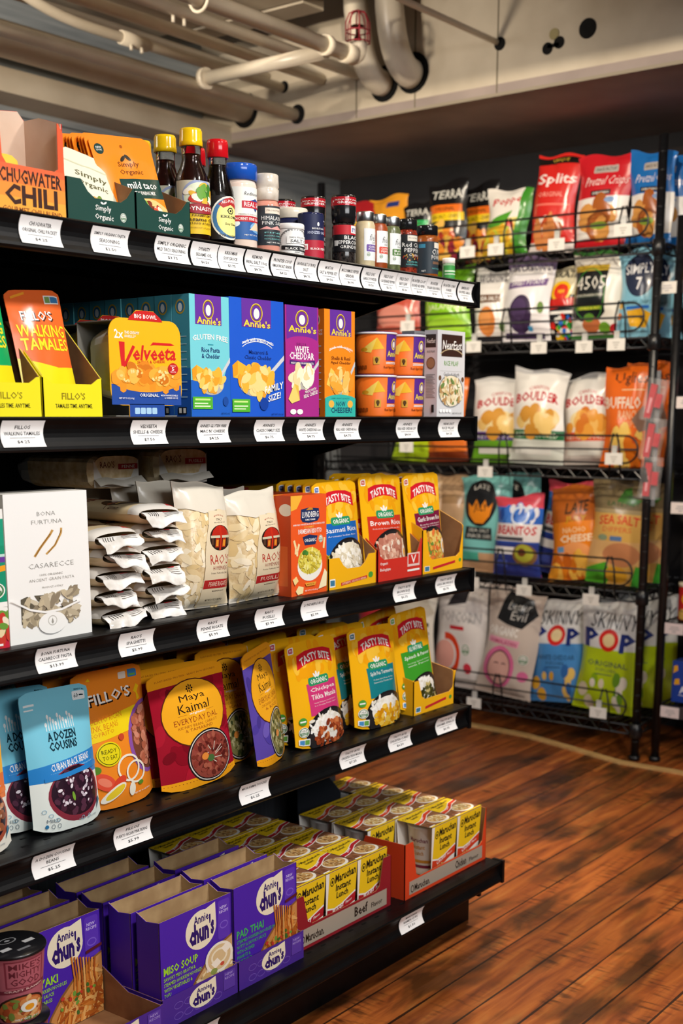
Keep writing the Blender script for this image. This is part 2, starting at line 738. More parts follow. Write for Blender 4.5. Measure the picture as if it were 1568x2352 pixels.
g = G()
g.box(-2.5, 4.4, -2.2, 3.3, -0.05, 0.0, floor_material())
structure(g.build('floor'))
g = G()
g.box(-2.5, 3.03, -2.2, 3.3, 2.25, 2.33, CREAM)
g.box(2.55, 3.5, -2.2, 3.3, 2.62, 2.70, BEAMP)
g.box(2.56, 2.64, -2.2, 1.90, 2.10, 2.25, CREAM)  # unseen joist, added to shade the upper part of the beam face
structure(g.build('ceiling'))
g = G()
g.box(3.04, 3.135, 2.5, 3.02, 2.245, 2.30, BEAMP)
g.box(3.04, 3.135, -2.2, 2.2, 2.245, 2.30, BEAMP)
structure(g.build('trim_1'))
g = G()
g.box(-2.5, 4.4, 3.16, 3.26, 0.0, 2.33, PLANK)
for z in (0.5, 0.75, 1.0, 1.25, 1.5, 1.72, 1.93):
    g.box(-2.5, 3.3, 3.157, 3.161, z, z + 0.004, M('#43474a', 'matte'))
structure(g.build('wall_left'))
g = G()
g.box(-2.5, 3.3, 3.03, 3.16, 1.955, 2.02, BEAMP)
structure(g.build('trim_2'))
g = G()
g.box(4.06, 4.16, -2.2, 3.3, 0.0, 1.97, DARKW)
g.box(4.045, 4.06, 0.6, 1.98, 1.80, 1.92, M('#3a3432', 'matte'))
structure(g.build('wall_back'))
g = G()
g.box(-2.5, 4.16, -2.3, -2.2, 0.0, 2.62, DARKW)
structure(g.build('wall_right'))
# the beam across the back with its soffit; holes and plank seams are part of its face
g = G()
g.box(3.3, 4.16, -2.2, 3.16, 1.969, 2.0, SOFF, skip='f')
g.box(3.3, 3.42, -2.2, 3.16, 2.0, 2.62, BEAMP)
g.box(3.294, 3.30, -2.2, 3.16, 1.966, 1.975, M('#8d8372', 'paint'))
for y in (1.995, 2.28, 2.50):
    g.box(3.2985, 3.301, y, y + 0.004, 1.976, 2.6, M('#6f6757', 'matte'))
for y, z, r in ((1.714, 2.099, 0.026), (1.816, 2.102, 0.015), (1.836, 2.068, 0.016), (1.800, 2.078, 0.016), (1.99, 2.106, 0.018),
                (2.395, 2.06, 0.052), (2.29, 2.075, 0.058), (2.965, 2.062, 0.055), (2.74, 2.02, 0.03), (2.795, 2.11, 0.018)):
    mt = M('#8e8560', 'matte') if z == 2.102 else HOLE
    g.tube([(3.2975, y, z), (3.2995, y, z)], r, mt, 20, smooth=False)
g.box(3.2975, 3.2995, 1.80, 1.836, 2.068, 2.078, HOLE)
structure(g.build('ceiling_beam'))
g = G()
g.slab([(3.67, 2.6), (3.645, 2.02), (3.525, 1.62), (3.53, 1.43), (3.535, 0.6), (3.50, 0.6), (3.50, 1.43), (3.495, 1.62), (3.61, 2.02), (3.64, 2.6)], 'z', 0.0, 0.006,
       noisy('worn_pine_strip', '#b58c54', '#d8ae70', 14, 0.6, 0.1, stretch=(8, 1, 1)))
structure(g.build('trim_3'))


def pipe(name, pts, r, label, cat='pipe', mat=None, extra=None, n=16):
    g = G()
    g.tube(pts, r, mat or PIPEP, n)
    if extra:
        root = thing(name, label, cat, pts[0])
        o = g.build('pipe', root)
        o.matrix_parent_inverse = Matrix.Translation(-Vector(pts[0]))
        for nm, gg in extra:
            e = gg.build(nm, root)
            e.matrix_parent_inverse = Matrix.Translation(-Vector(pts[0]))
        return root
    return tag(g.build(name), label, cat)


def arc(pts, n=8):
    """smooth a corner path (quadratic bend between three points)"""
    a, b, c = (Vector(p) for p in pts)
    return [a * (1 - t) ** 2 + b * 2 * t * (1 - t) + c * t * t for t in ls(n)]


pipe('drain_pipe', [(-1.0, 2.965, 2.07), (3.292, 2.965, 2.07)], 0.047, 'fat cream pipe running along the grey plank wall into the beam', n=24)


def ring(a, b, r, n=16):
    g = G()
    g.tube([a, b], r, PIPEP, n)
    return g


SY, SZ = 2.245, 2.042
tee = G()
tee.tube(arc([(2.945, SY, SZ), (2.972, SY, SZ + .004), (2.966, SY - .003, SZ + .038)], 6), 0.024, PIPEP, 16)
hang = G()
hang.tube([(2.34, SY + 0.030 * math.cos(t), SZ + 0.030 * math.sin(t)) for t in [math.radians(a) for a in range(-200, 30, 15)]], 0.0045, PIPEP, 6)
spipe = pipe('sprinkler_pipe', [(-1.0, SY, SZ), (2.955, SY, SZ)], 0.0205, 'thick glossy cream pipe with collars and an elbow at its end',
     extra=[('collar', ring((2.90, SY, SZ), (2.945, SY, SZ), .0265)), ('collar', ring((2.815, SY, SZ), (2.838, SY, SZ), .0265)), ('elbow', tee), ('hanger_clip', hang)], n=20)
pipe('branch_pipe', [(2.853, 2.268, 2.036), (2.853, 2.72, 2.036)], 0.019, 'cream branch pipe crossing level below the ceiling to a capped end', extra=[('end_flange', ring((2.853, 2.71, 2.036), (2.853, 2.728, 2.036), .030, 18))])
pipe('conduit', [(-1.0, 2.745, 2.018), (3.292, 2.745, 2.018)], 0.019, 'lowest thin cream conduit entering the beam near its lower edge')
ex = [('coupling', ring((2.60, 2.80, 2.107), (2.70, 2.80, 2.107), .019, 12))] + [('screw', ring((xx, 2.79, 2.092), (xx, 2.79, 2.077), .005, 6)) for xx in (2.63, 2.67)]
pipe('conduit', [(2.05, 2.80, 2.245)] + arc([(2.08, 2.80, 2.24), (2.22, 2.80, 2.107), (2.50, 2.80, 2.107)], 10) + [(3.292, 2.80, 2.107)], 0.014,
     'thin cream conduit that bends down from the ceiling with a screwed coupling', extra=ex)
pipe('conduit', [(-1.0, 2.635, 2.107), (3.292, 2.635, 2.107)], 0.0165, 'brightly lit cream conduit between the bent one and the thick pipe')
pipe('conduit', [(-1.0, 2.86, 2.15), (3.292, 2.86, 2.15)], 0.012, 'thin cream conduit next to the fat pipe by the plank wall')
pipe('conduit', [(-1.0, 2.492, 2.10), (3.292, 2.492, 2.10)], 0.016, 'cream conduit running right behind the thick glossy pipe', extra=[('screw', ring((xx, 2.492, 2.088), (xx, 2.492, 2.068), .005, 6)) for xx in (2.50, 2.54)])
pipe('conduit', [(-1.0, 1.997, 2.11), (3.292, 1.997, 2.11)], 0.0085, 'thin lone cream conduit ending in a round black hole in the beam')
pipe('bent_duct', [(3.19, 2.43, 2.44), (3.19, 2.42, 2.24)] + arc([(3.19, 2.415, 2.22), (3.20, 2.40, 2.05), (3.292, 2.395, 2.06)], 10), 0.037, 'left of two fat white ducts curving down into the beam', 'duct', n=24)
pipe('bent_duct', [(3.19, 2.30, 2.44), (3.19, 2.30, 2.25)] + arc([(3.19, 2.30, 2.24), (3.20, 2.29, 2.07), (3.292, 2.29, 2.07)], 10), 0.042, 'right of two fat white ducts curving down into the beam', 'duct', n=24)
# red wire guard round the sprinkler head
RED = M('#8c2230', 'paint')
g = G()
g.lathe([(0.011, -0.004), (0.011, 0.02), (0.005, 0.024), (0.005, 0.045), (0.020, 0.048), (0.020, 0.051), (0.0, 0.052)], M('#5a3a30', 'metal'), 12)
sg = g.build('sprinkler_head', spipe)
sg.location = (2.962 + 1.0, 2.242 - SY, 2.074 - SZ)
sg.scale = (.92, .92, .92)
sg['label'] = 'sprinkler head in a red wire cage'
g = G()
for k in range(4):
    a = math.pi * k / 4
    ca, sa = math.cos(a) * 0.036, math.sin(a) * 0.036
    g.tube([(ca, sa, 0.0), (ca, sa, 0.06), (ca * 0.7, sa * 0.7, 0.085), (0, 0, 0.094), (-ca * 0.7, -sa * 0.7, 0.085), (-ca, -sa, 0.06), (-ca, -sa, 0)], 0.0022, RED, 5)
for z in (0.004, 0.035):
    g.tube([(0.036 * math.cos(t), 0.036 * math.sin(t), z) for t in ls(16, 0, 6.2832)], 0.0022, RED, 5)
g.build('wire_cage', sg)

# ------------------------------------------------------------------ black gondola shelving
GX0, GX1 = 0.30, 2.168
SHELF = {'S1': 1.323, 'S2': 1.066, 'S3': 0.762, 'S4': 0.473, 'S5': 0.151}
LIPY = 1.346
gon = thing('gondola_shelving', 'long black metal shelving unit of five shelves with price rails', 'shelving', (GX0, 1.6, 0))
inv = Matrix.Translation((-GX0, -1.6, 0))


def gpart(gg, name, parent=None):
    o = gg.build(name, parent or gon)
    if not parent:
        o.matrix_parent_inverse = inv
    return o


def lip_curve(n=6):
    return [(0.0065 * (1 - (2 * t - 1) ** 2), -0.005 - 0.034 * t) for t in ls(n)]


for nm, z in SHELF.items():
    y0 = LIPY if nm != 'S5' else 1.257
    g = G()
    g.box(GX0, GX1 - 0.004, y0 + 0.014, 1.775, z - 0.014, z, BLACK)
    if nm != 'S5':
        g.box(GX0, GX1 - 0.06, y0 + 0.03, y0 + 0.05, z - 0.040, z - 0.014, BLACK)
        g.box(GX0, GX1 - 0.06, y0 + 0.19, y0 + 0.21, z - 0.034, z - 0.014, BLACK)
    nx = 46
    for r_ in range(2 if nm in ('S4', 'S5') else 1):
        for k in range(nx):
            xx = GX0 + 0.02 + k * 0.04 + (0.02 if r_ else 0)
            if xx < GX1 - 0.03:
                yy = y0 + 0.030 + 0.028 * r_
                g.box(xx, xx + 0.011, yy, yy + 0.004, z + 0.0002, z + 0.0004, HOLE, skip='b')
    sh = gpart(g, 'shelf' if nm != 'S5' else 'base_deck')
    g = G()
    prof = [(y0 + 0.014, z), (y0, z), (y0 - 0.002, z - 0.002)] + [(y0 - 0.001 + a, z + b) for a, b in lip_curve()] + [(y0 - 0.002, z - 0.043), (y0, z - 0.046), (y0 + 0.014, z - 0.046)]
    g.slab(prof, 'x', GX0, GX1 - 0.004, RAIL)
    e = g.build('price_rail', sh)
    g = G()
    g.box(GX1 - 0.004, GX1 + 0.004, y0 - 0.004, y0 + 0.022, z - 0.048, z + 0.001, BLACK)
    g.build('end_cap', sh)
    if nm != 'S5':
        g = G()
        g.slab([(1.45, z - 0.014), (1.775, z - 0.014), (1.775, z - 0.085), (1.74, z - 0.085)], 'x', GX1 - 0.03, GX1 - 0.027, BLACK)
        g.build('bracket', sh)
g = G()
g.box(GX0, GX1 - 0.034, 1.776, 1.79, 0.10, 1.335, BLACKM)
gpart(g, 'back_panel')
g = G()
g.box(GX1 - 0.035, GX1 + 0.003, 1.735, 1.782, 0.0, 1.335, BLACK)
for k in range(38):
    g.box(GX1 - 0.022, GX1 - 0.012, 1.7342, 1.7352, 0.18 + k * 0.03, 0.195 + k * 0.03, HOLE)
gpart(g, 'upright')
g = G()
g.box(GX0, GX1 - 0.003, 1.335, 1.345, 0.0, 0.106, BLACK)
g.box(GX1 - 0.013, GX1 - 0.003, 1.345, 1.775, 0.0, 0.10, BLACK)
gpart(g, 'kick_plate')
g = G()
g.box(GX1 - 0.06, GX1 - 0.052, 1.275, 1.30, 0.085, 0.106, BLACK)
gpart(g, 'foot_bracket')

# ------------------------------------------------------------------ wire rack at the back
WIRE = noisy('black_epoxy_wire', '#0d0e10', '#17181b', 80, 0.33)
RX0, RX1, RY0, RY1 = 3.57, 4.0, 1.60, 2.86
RACK = {'R1': 1.569, 'R2': 1.30, 'R3': 0.911, 'R4': 0.536, 'R5': 0.114}
rack = thing('wire_rack', 'tall black wire rack full of snack bags against the back wall', 'rack', (RX0, RY0, 0))
rinv = Matrix.Translation((-RX0, -RY0, 0))


def rpart(gg, name):
    o = gg.build(name, rack)
    o.matrix_parent_inverse = rinv
    return o


for x, y in ((RX0, RY0), (RX0, RY1), (RX1, RY0), (RX1, RY1)):
    g = G()
    g.tube([(x, y, 0.012), (x, y, 1.86)], 0.0135, WIRE, 12)
    g.lathe([(0.018, 0.0), (0.018, 0.014), (0.013, 0.016)], WIRE, 12, (x, y))
    for k in range(36):
        g.lathe([(0.0128, 0.06 + k * 0.05), (0.0141, 0.061 + k * 0.05), (0.0141, 0.063 + k * 0.05), (0.0128, 0.064 + k * 0.05)], WIRE, 10, (x, y))
    rpart(g, 'post')
for nm, z in RACK.items():
    g = G()
    for zz in (z - 0.004, z - 0.032):
        g.tube([(RX0, RY0, zz), (RX0, RY1, zz)], 0.0035, WIRE, 6)
        g.tube([(RX1, RY0, zz), (RX1, RY1, zz)], 0.0035, WIRE, 6)
        g.tube([(RX0, RY0, zz), (RX1, RY0, zz)], 0.0035, WIRE, 6)
        g.tube([(RX0, RY1, zz), (RX1, RY1, zz)], 0.0035, WIRE, 6)
    n = 22
    zig = [(RX0, RY0 + 0.02 + (RY1 - RY0 - 0.04) * k / (2 * n), z - (0.004 if k % 2 else 0.032)) for k in range(2 * n + 1)]
    g.tube(zig, 0.0026, WIRE, 5, smooth=False)
    zig = [(RX0 + 0.02 + 0.39 * k / 14, RY0, z - (0.004 if k % 2 else 0.032)) for k in range(15)]
    g.tube(zig, 0.0026, WIRE, 5, smooth=False)
    for k in range(1, 48):
        y = RY0 + (RY1 - RY0) * k / 48
        g.tube([(RX0, y, z - 0.001), (RX1, y, z - 0.001)], 0.0016, WIRE, 4, caps=False)
    for x in (RX0 + 0.14, RX0 + 0.28):
        g.tube([(x, RY0, z - 0.006), (x, RY1, z - 0.006)], 0.003, WIRE, 5)
    for x, y in ((RX0, RY0), (RX0, RY1), (RX1, RY0), (RX1, RY1)):
        g.lathe([(0.0145, z - 0.042), (0.021, z - 0.038), (0.0185, z + 0.004), (0.0145, z + 0.006)], WIRE, 12, (x, y))
    rpart(g, 'wire_shelf')
    g = G()
    xg, ya, yb = RX0 - 0.012, 1.672, RY1 - 0.06
    zl, zh = z + 0.016, z + 0.098
    zm = (zl + zh) / 2
    rr = (zh - zl) / 2
    endc = [(xg, ya - rr * math.sin(t), zm + rr * math.cos(t)) for t in ls(10, 0, math.pi)]
    g.tube([(xg, yb, zh)] + endc + [(xg, yb, zl)], 0.0032, WIRE, 6)
    g.tube([(xg, yb, zm), (xg, ya - rr, zm)], 0.003, WIRE, 6)
    for y in (ya + 0.035, 2.1, yb):
        g.tube([(xg + 0.01, y + 0.018, z - 0.03), (xg, y + 0.016, z + 0.06), (xg, y + 0.006, zh + 0.006), (xg, y - 0.006, zh + 0.006), (xg, y - 0.016, z + 0.06), (xg + 0.01, y - 0.018, z - 0.03)], 0.003, WIRE, 6)
    rpart(g, 'retaining_rail')
# ------------------------------------------------------------------ builders for packaged goods
KRAFT = noisy('kraft_board', '#a5835a', '#b8976b', 30, 0.75)
KRAFTD = noisy('brown_corrugated_board', '#8a5f3a', '#9c6f46', 30, 0.8)
W_, K_ = '#f4f2ec', '#141414'


def interp(x, pts):
    for (a, fa), (b, fb) in zip(pts[:-1], pts[1:]):
        if x <= b:
            return fa + (fb - fa) * (x - a) / (b - a)
    return pts[-1][1]


PV = [0, .06, .14, .24, .34, .44, .54, .64, .74, .83, .91, .955, 1.0]


def pouch(name, label, cat, loc, w, h, t, front, col, seal=None, seed=0, rz=0, lean=6, roll=0, group=None, kind='film'):
    """stand-up pouch: body with gusset, pressed top seal; artwork in 0..1 over the whole front"""
    rn = random.Random(seed + 5)
    ph = [rn.random() * 6.28 for _ in range(6)]
    prof = [(0, .72), (.12, 1), (.35, .95), (.6, .62), (.8, .25), (.91, .05), (1, .03)]

    def th(u, v):
        s = 2 * u - 1
        e = max(0.0, 1 - abs(s) ** 2.6)
        b = t / 2 * interp(v, prof) * e
        if v < .91:
            b += e * .0011 * (math.sin(9 * u + 5 * v + ph[0]) * math.sin(7 * v + ph[1]) + .6 * math.sin(17 * u - 9 * v + ph[2]))
            b += .0016 * e * math.exp(-((v - .80 - .1 * math.sin(3 * u + ph[3])) / .05) ** 2)
        return max(b, .0005)

    def fx(u, v):
        s = 2 * u - 1
        return s * w / 2 * (1 - .035 * math.sin(math.pi * min(v / .92, 1)) - .02 * max(0, v - .97) / .03)

    def fz(u, v):
        s = abs(2 * u - 1)
        return h * v + .010 * s ** 4 * max(0, 1 - v / .12) ** 2 - .006 * s ** 10 * max(0, (v - .9) / .1)
    us = ls(10)
    F = Surf(us, PV, lambda u, v: (fx(u, v), -th(u, v), fz(u, v)))
    Bk = Surf(us, PV, lambda u, v: (fx(u, v), th(u, v) * .9, fz(u, v)), flip=True)
    root = thing(name, label, cat, loc, rz, lean, roll, group)
    bm, sm = M(col, kind), M(seal or col, kind)
    g = G()
    F.skin(g, bm, 0, .91)
    Bk.skin(g, bm, 0, .91)
    F.paint(g, front, kind, 0, .91)
    g.build('body', root)
    g = G()
    F.skin(g, sm, .91, 1)
    Bk.skin(g, sm, .91, 1)
    F.paint(g, front, kind, .91, 1)
    g.build('top_seal', root)
    g = G()
    for i in range(10):
        g.poly([F.p[i][0], Bk.p[i][0], Bk.p[i + 1][0], F.p[i + 1][0]], bm, True)
    g.build('bottom_gusset', root)
    return root


BV = [0, .02, .045, .09, .16, .25, .35, .46, .57, .68, .78, .86, .92, .955, .98, 1.0]


def bag(name, label, cat, loc, w, h, t, front, col, seal=None, seed=0, rz=0, lean=4, roll=0, group=None, kind='film', bend=0.0, skew=0.0, wr=1.6, sq=2.8):
    """pillow bag with crimped seals top and bottom"""
    rn = random.Random(seed + 11)
    ph = [rn.random() * 6.28 for _ in range(8)]

    def env(v):
        return max(0.0, math.sin(math.pi * min(max((v - .03) / .94, 0), 1))) ** .55

    def th(u, v):
        s = 2 * u - 1
        e = max(0.0, 1 - abs(s) ** sq) ** .85
        b = t / 2 * env(v) * e
        z = max(0, 1 - min(v, 1 - v) / .34)
        if .045 < v < .955:
            b += wr * e * (.0042 * z * math.sin(13 * s + ph[0] + 2 * v) * (.4 + .6 * math.sin(5 * s + ph[1])) + .0022 * math.sin(6 * u + 9 * v + ph[2]) + .0016 * math.sin(19 * v + 5 * u + ph[3]))
        elif int(v * 1000) % 2:
            b += .0006
        return max(b, .0006)

    def fx(u, v):
        s = 2 * u - 1
        return s * w / 2 * (1 - .10 * env(v)) + skew * h * v + .003 * wr * math.sin(8 * v + ph[4]) * abs(s)

    def cy(u, v):
        return bend * h * v * v

    def fz(u, v):
        s = 2 * u - 1
        return h * v - .012 * wr * (v > .9) * (s * math.sin(ph[5]) * .6 + .3 * math.sin(4 * s + ph[6])) * ((v - .9) / .1) - h * .02 * env(v) * 0
    us = ls(12)
    F = Surf(us, BV, lambda u, v: (fx(u, v), cy(u, v) - th(u, v), fz(u, v)))
    Bk = Surf(us, BV, lambda u, v: (fx(u, v), cy(u, v) + th(u, v) * .8, fz(u, v)), flip=True)
    root = thing(name, label, cat, loc, rz, lean, roll, group)
    bm, sm = M(col, kind) if isinstance(col, str) else col, M(seal or col, kind) if isinstance(seal or col, str) else (seal or col)
    for nm, lo, hi, mt in (('body', .045, .955, bm), ('top_seal', .955, 1, sm), ('bottom_seal', 0, .045, sm)):
        g = G()
        F.skin(g, mt, lo, hi)
        Bk.skin(g, mt, lo, hi)
        F.paint(g, front, kind, lo, hi)
        g.build(nm, root)
    return root


def carton(name, label, cat, loc, w, d, h, front, col, side=(), top=None, topart=(), rz=0, group=None, kind='card', right=None):
    g = G()
    m = M(col, kind)
    g.box(0, w, 0, d, 0, h, m, skip='lt')
    g.box(0, w, 0, d, 0, h, M(right or col, kind), skip='tbfkr')
    g.box(0, w, 0, d, 0, h, M(top or col, kind), skip='bfklr')
    flat((0, 0, 0), (w, 0, 0), (0, 0, h)).paint(g, front, kind)
    if side:
        flat((0, d, 0), (0, -d, 0), (0, 0, h)).paint(g, side, kind)
    if topart:
        flat((0, 0, h), (w, 0, 0), (0, d, 0)).paint(g, topart, kind)
    o = g.build(name)
    place(o, loc, rz)
    return tag(o, label, cat, group)


def tray(name, label, cat, loc, w, d, hf, hs, hb, col, inner, front=(), notch=(.12, .88), rz=0, right=(), wallpts=None, group=None):
    """open display tray: notched front wall, side walls that rise to the back"""
    c = M(col) if isinstance(col, str) else col
    root = thing(name, label, cat, loc, rz, group=group)
    a, b = notch[0] * w, notch[1] * w
    r = min(.012, (hs - hf) * .8 + 1e-4)
    fr = [(0, 0), (w, 0), (w, hs), (b + r, hs), (b, hf + r * .6), (b - r, hf), (a + r, hf), (a, hf + r * .6), (a - r, hs), (0, hs)]
    if hs - hf < .002:
        fr = [(0, 0), (w, 0), (w, hf), (0, hf)]
    g = G()
    g.slab(fr, 'y', 0, .0010, c)
    g.slab(fr, 'y', .0010, .0022, inner)
    flat((0, 0, 0), (w, 0, 0), (0, 0, hs)).paint(g, front)
    g.build('front_wall', root)
    sd = wallpts or [(0, 0), (d, 0), (d, hb), (d * .62, hb), (.004, hs), (0, hs)]
    for x, nm in ((0, 'l'), (w, 'r')):
        g = G()
        q = (0, .0010, .0022) if x == 0 else (w, w - .0010, w - .0022)
        g.slab(sd, 'x', min(q[0], q[1]), max(q[0], q[1]), c)
        g.slab([(max(y, .002), z) for y, z in sd], 'x', min(q[1], q[2]), max(q[1], q[2]), inner)
        g.build('side_wall', root)
    g = G()
    g.box(0, w, d - .0012, d, 0, hb, c)
    g.box(.002, w - .002, d - .0024, d - .0012, 0, hb, inner)
    g.build('back_wall', root)
    g = G()
    g.box(.001, w - .001, .001, d - .001, .0, .0015, inner)
    g.build('floor_panel', root)
    return root


def jar(name, label, cat, loc, parts, lab=None, group=None, rz=0, capart=None):
    """turned container; parts = [(part name, profile, material)], lab = (radius, z0, z1, a0, a1, ground, artwork[, radius top])"""
    root = thing(name, label, cat, loc, rz, group=group)
    for nm, prof, mt in parts:
        g = G()
        g.lathe(prof, M(mt, 'gloss') if isinstance(mt, str) else mt, 28)
        if capart and nm == capart[0]:
            cyl(*capart[1]).paint(g, capart[2], 'gloss')
        g.build(nm, root)
    if lab:
        r, z0, z1, a0, a1, ground, art = lab[:7]
        S = cyl(r, lab[7] if len(lab) > 7 else r, z0, z1, a0, a1, 18)
        g = G()
        S.skin(g, M(ground))
        S.paint(g, art)
        g.build('label', root)
    return root


def lines(x0, x1, y0, y1, n, c, fill=.5):
    d = (y1 - y0) / n
    return [R(x0, y0 + i * d, x1 - (x1 - x0) * .12 * (i % 3), y0 + (i + fill) * d, c) for i in range(n)]


def usda(cx, cy, rx, ry):
    return [E(cx, cy, rx, ry, W_, 20), O(cx, cy, rx * .9, ry * .9, rx * .14, ry * .14, '#3a7a45', 20), R(cx - rx * .7, cy - ry * .5, cx + rx * .7, cy - ry * .02, '#3a7a45'),
            T('USDA', cx - rx * .6, cy + ry * .1, cx + rx * .6, cy + ry * .5, '#2c5a36'), T('ORGANIC', cx - rx * .6, cy - ry * .4, cx + rx * .6, cy - ry * .12, W_, res=1)]


Y1 = 1.37
# ================================================================== top shelf
z = SHELF['S1']
# chili carton with a cut-open front
w, d = .112, .078
CO = '#ef8535'
t = thing('display_carton', 'open orange and red chili mix carton at the left end of the top shelf', 'carton', (1.051, Y1, z))
g = G()
fr = [(0, 0), (w, 0), (w, .110), (w - .007, .121), (w - .009, .121), (w - .010, .064), (w - .016, .060), (.018, .060), (.012, .068), (.010, .110), (.0, .126)]
ci = noisy('beige_inner_board', '#d9b9a0', '#e2c6b0', 20, 0.7)
g.slab(fr, 'y', 0, .001, M('#e5582f'))
g.slab(fr, 'y', .001, .002, ci)
S = flat((0, 0, 0), (w, 0, 0), (0, 0, .06))
S.paint(g, [R(0, 0, 1, .34, '#f5a63c'), R(0, .34, 1, .62, '#f29237'), R(0, .62, 1, .86, '#ee7a36'), R(0, .86, 1, 1, '#e9663a'),
            T('CHUGWATER', .05, .62, .95, .92, '#3a1a10', b=.045), T('CHILI', .12, .18, .88, .60, '#3a1a10', b=.06), T('GOURMET CHILI BLEND', .08, .04, .94, .14, '#8a4a1c')])
g.build('front_wall', t)
g = G()
g.slab([(.001, 0), (d, 0), (d, .135), (.045, .135), (.001, .122)], 'x', w - .001, w, M('#d62c22'))
g.slab([(.002, 0), (d, 0), (d, .135), (.045, .135), (.002, .122)], 'x', w - .002, w - .001, ci)
g.build('side_wall', t)
g = G()
g.slab([(.001, 0), (d, 0), (d, .13), (.001, .125)], 'x', 0, .001, M('#e8415a'))
g.slab([(.002, 0), (d, 0), (d, .13), (.002, .125)], 'x', .001, .002, ci)
g.build('side_wall', t)
g = G()
g.slab([(0, 0), (w, 0), (w, .135), (w - .012, .146), (.03, .137), (.0, .13)], 'y', d - .001, d, M('#d62c22'))
g.slab([(0.002, 0), (w - .002, 0), (w - .002, .135), (w - .012, .1455), (.03, .1365), (.002, .13)], 'y', d - .002, d - .001, ci)
g.box(.002, w - .002, .002, d - .002, 0, .001, ci)
g.build('back_wall', t)
for k, (c1, c2) in enumerate((('#c8322a', '#e9c53f'), ('#3f6b2c', '#e4d9a8'))):
    pouch('seasoning_packet', ('red and yellow seasoning packet lying low inside the open chili carton', 'green edged seasoning packet behind the red one in the chili carton')[k], 'packet', (1.092 + .006 * k, Y1 + .03 + .014 * k, z + .002), .07, .084, .006,
          [R(0, .8, 1, 1, c2), R(.1, .3, .9, .5, c2)], c1, seed=k, lean=16, roll=0)


def so_front(hf):
    return [E(.52, .54 * hf, .006, .006, W_), E(.50, .86 * hf, .018, .05 * hf, W_, rot=.6), E(.545, .88 * hf, .014, .06 * hf, W_, rot=-.5), T('Simply', .40, .52 * hf, .63, .78 * hf, W_, b=.01),
            T('Organic', .39, .20 * hf, .66, .46 * hf, W_, b=.01)] + usda(.81, .45 * hf, .045, .17 * hf)


DG = '#123f36'
tray('packet_tray', 'dark green tray of pale seasoning packets beside the orange chili carton', 'tray', (1.166, Y1, z), .123, .125, .036, .058, .085, DG, KRAFTD, so_front(.62), (.30, .88))
tray('packet_tray', 'dark green tray of bright orange taco packets beside the oil bottles', 'tray', (1.291, Y1, z), .108, .125, .034, .054, .082, DG, KRAFTD, so_front(.62), (.20, .84))
cream = [R(0, .80, 1, .82, '#cfcfae'), T('Simply', .2, .62, .8, .72, '#5c5a3a'), T('Organic', .2, .50, .8, .60, '#5c5a3a')] + B(.5, .2, .42, .16, 50, .05, ['#d9a252', '#b65a30', '#6f8a3a', '#e8d8a8'], 1.5, 3)
p0 = pouch('seasoning_packet', 'front pale cream seasoning packet in the left dark green tray', 'packet', (1.232, Y1 + .018, z + .003), .098, .105, .010, cream, '#e8e6cd', seed=3, lean=18, roll=9)
for k in range(5):
    dup(p0, 'pale cream seasoning packet filed behind the front one in the green tray', (1.228 - .003 * k, Y1 + .031 + .013 * k, z + .003), lean=16 - 2 * k, roll=-2, group='cream packets in the green tray')
OR = '#f58a1e'
taco = [E(.13, .87, .075, .055, '#123a33'), T('NEW', .085, .875, .175, .895, W_), T('LOOK', .085, .85, .175, .87, W_), E(.5, .90, .022, .018, '#a3540f'),
        E(.47, .775, .05, .022, '#2b2414', rot=.5), E(.55, .785, .05, .02, '#2b2414', rot=-.6), T('Simply', .36, .675, .70, .745, '#6a3412', b=.01), T('Organic', .36, .595, .74, .665, '#6a3412', b=.01),
        R(.30, .36, 1.0, .565, '#153c36'), T('mild taco', .40, .46, .92, .535, W_), T('SEASONING MIX', .48, .395, .86, .435, W_),
        E(.62, .12, .46, .24, '#e9c07a'), E(.60, .10, .40, .19, '#7d2f1c')] + B(.6, .13, .38, .17, 80, .045, ['#7a2c1c', '#5a2416', '#c9d86a', '#7fae3c', '#f0e6c8', '#d8452c'], 1.5, 8, 1.3)
p1 = pouch('taco_packet', 'front bright orange taco seasoning packet with dark green title band', 'packet', (1.330, Y1 + .024, z + .003), .118, .140, .010, taco, OR, seed=5, lean=14, roll=-7)
for k in range(9):
    dup(p1, ('orange taco seasoning packet right behind the front one', 'orange taco seasoning packet filed deeper in the green tray')[k > 0], (1.322 - .002 * k, Y1 + .033 + .009 * k, z + .003), lean=12 - 1.2 * k, roll=-5 + (k % 3), group='orange packets behind the front one' if k else None)

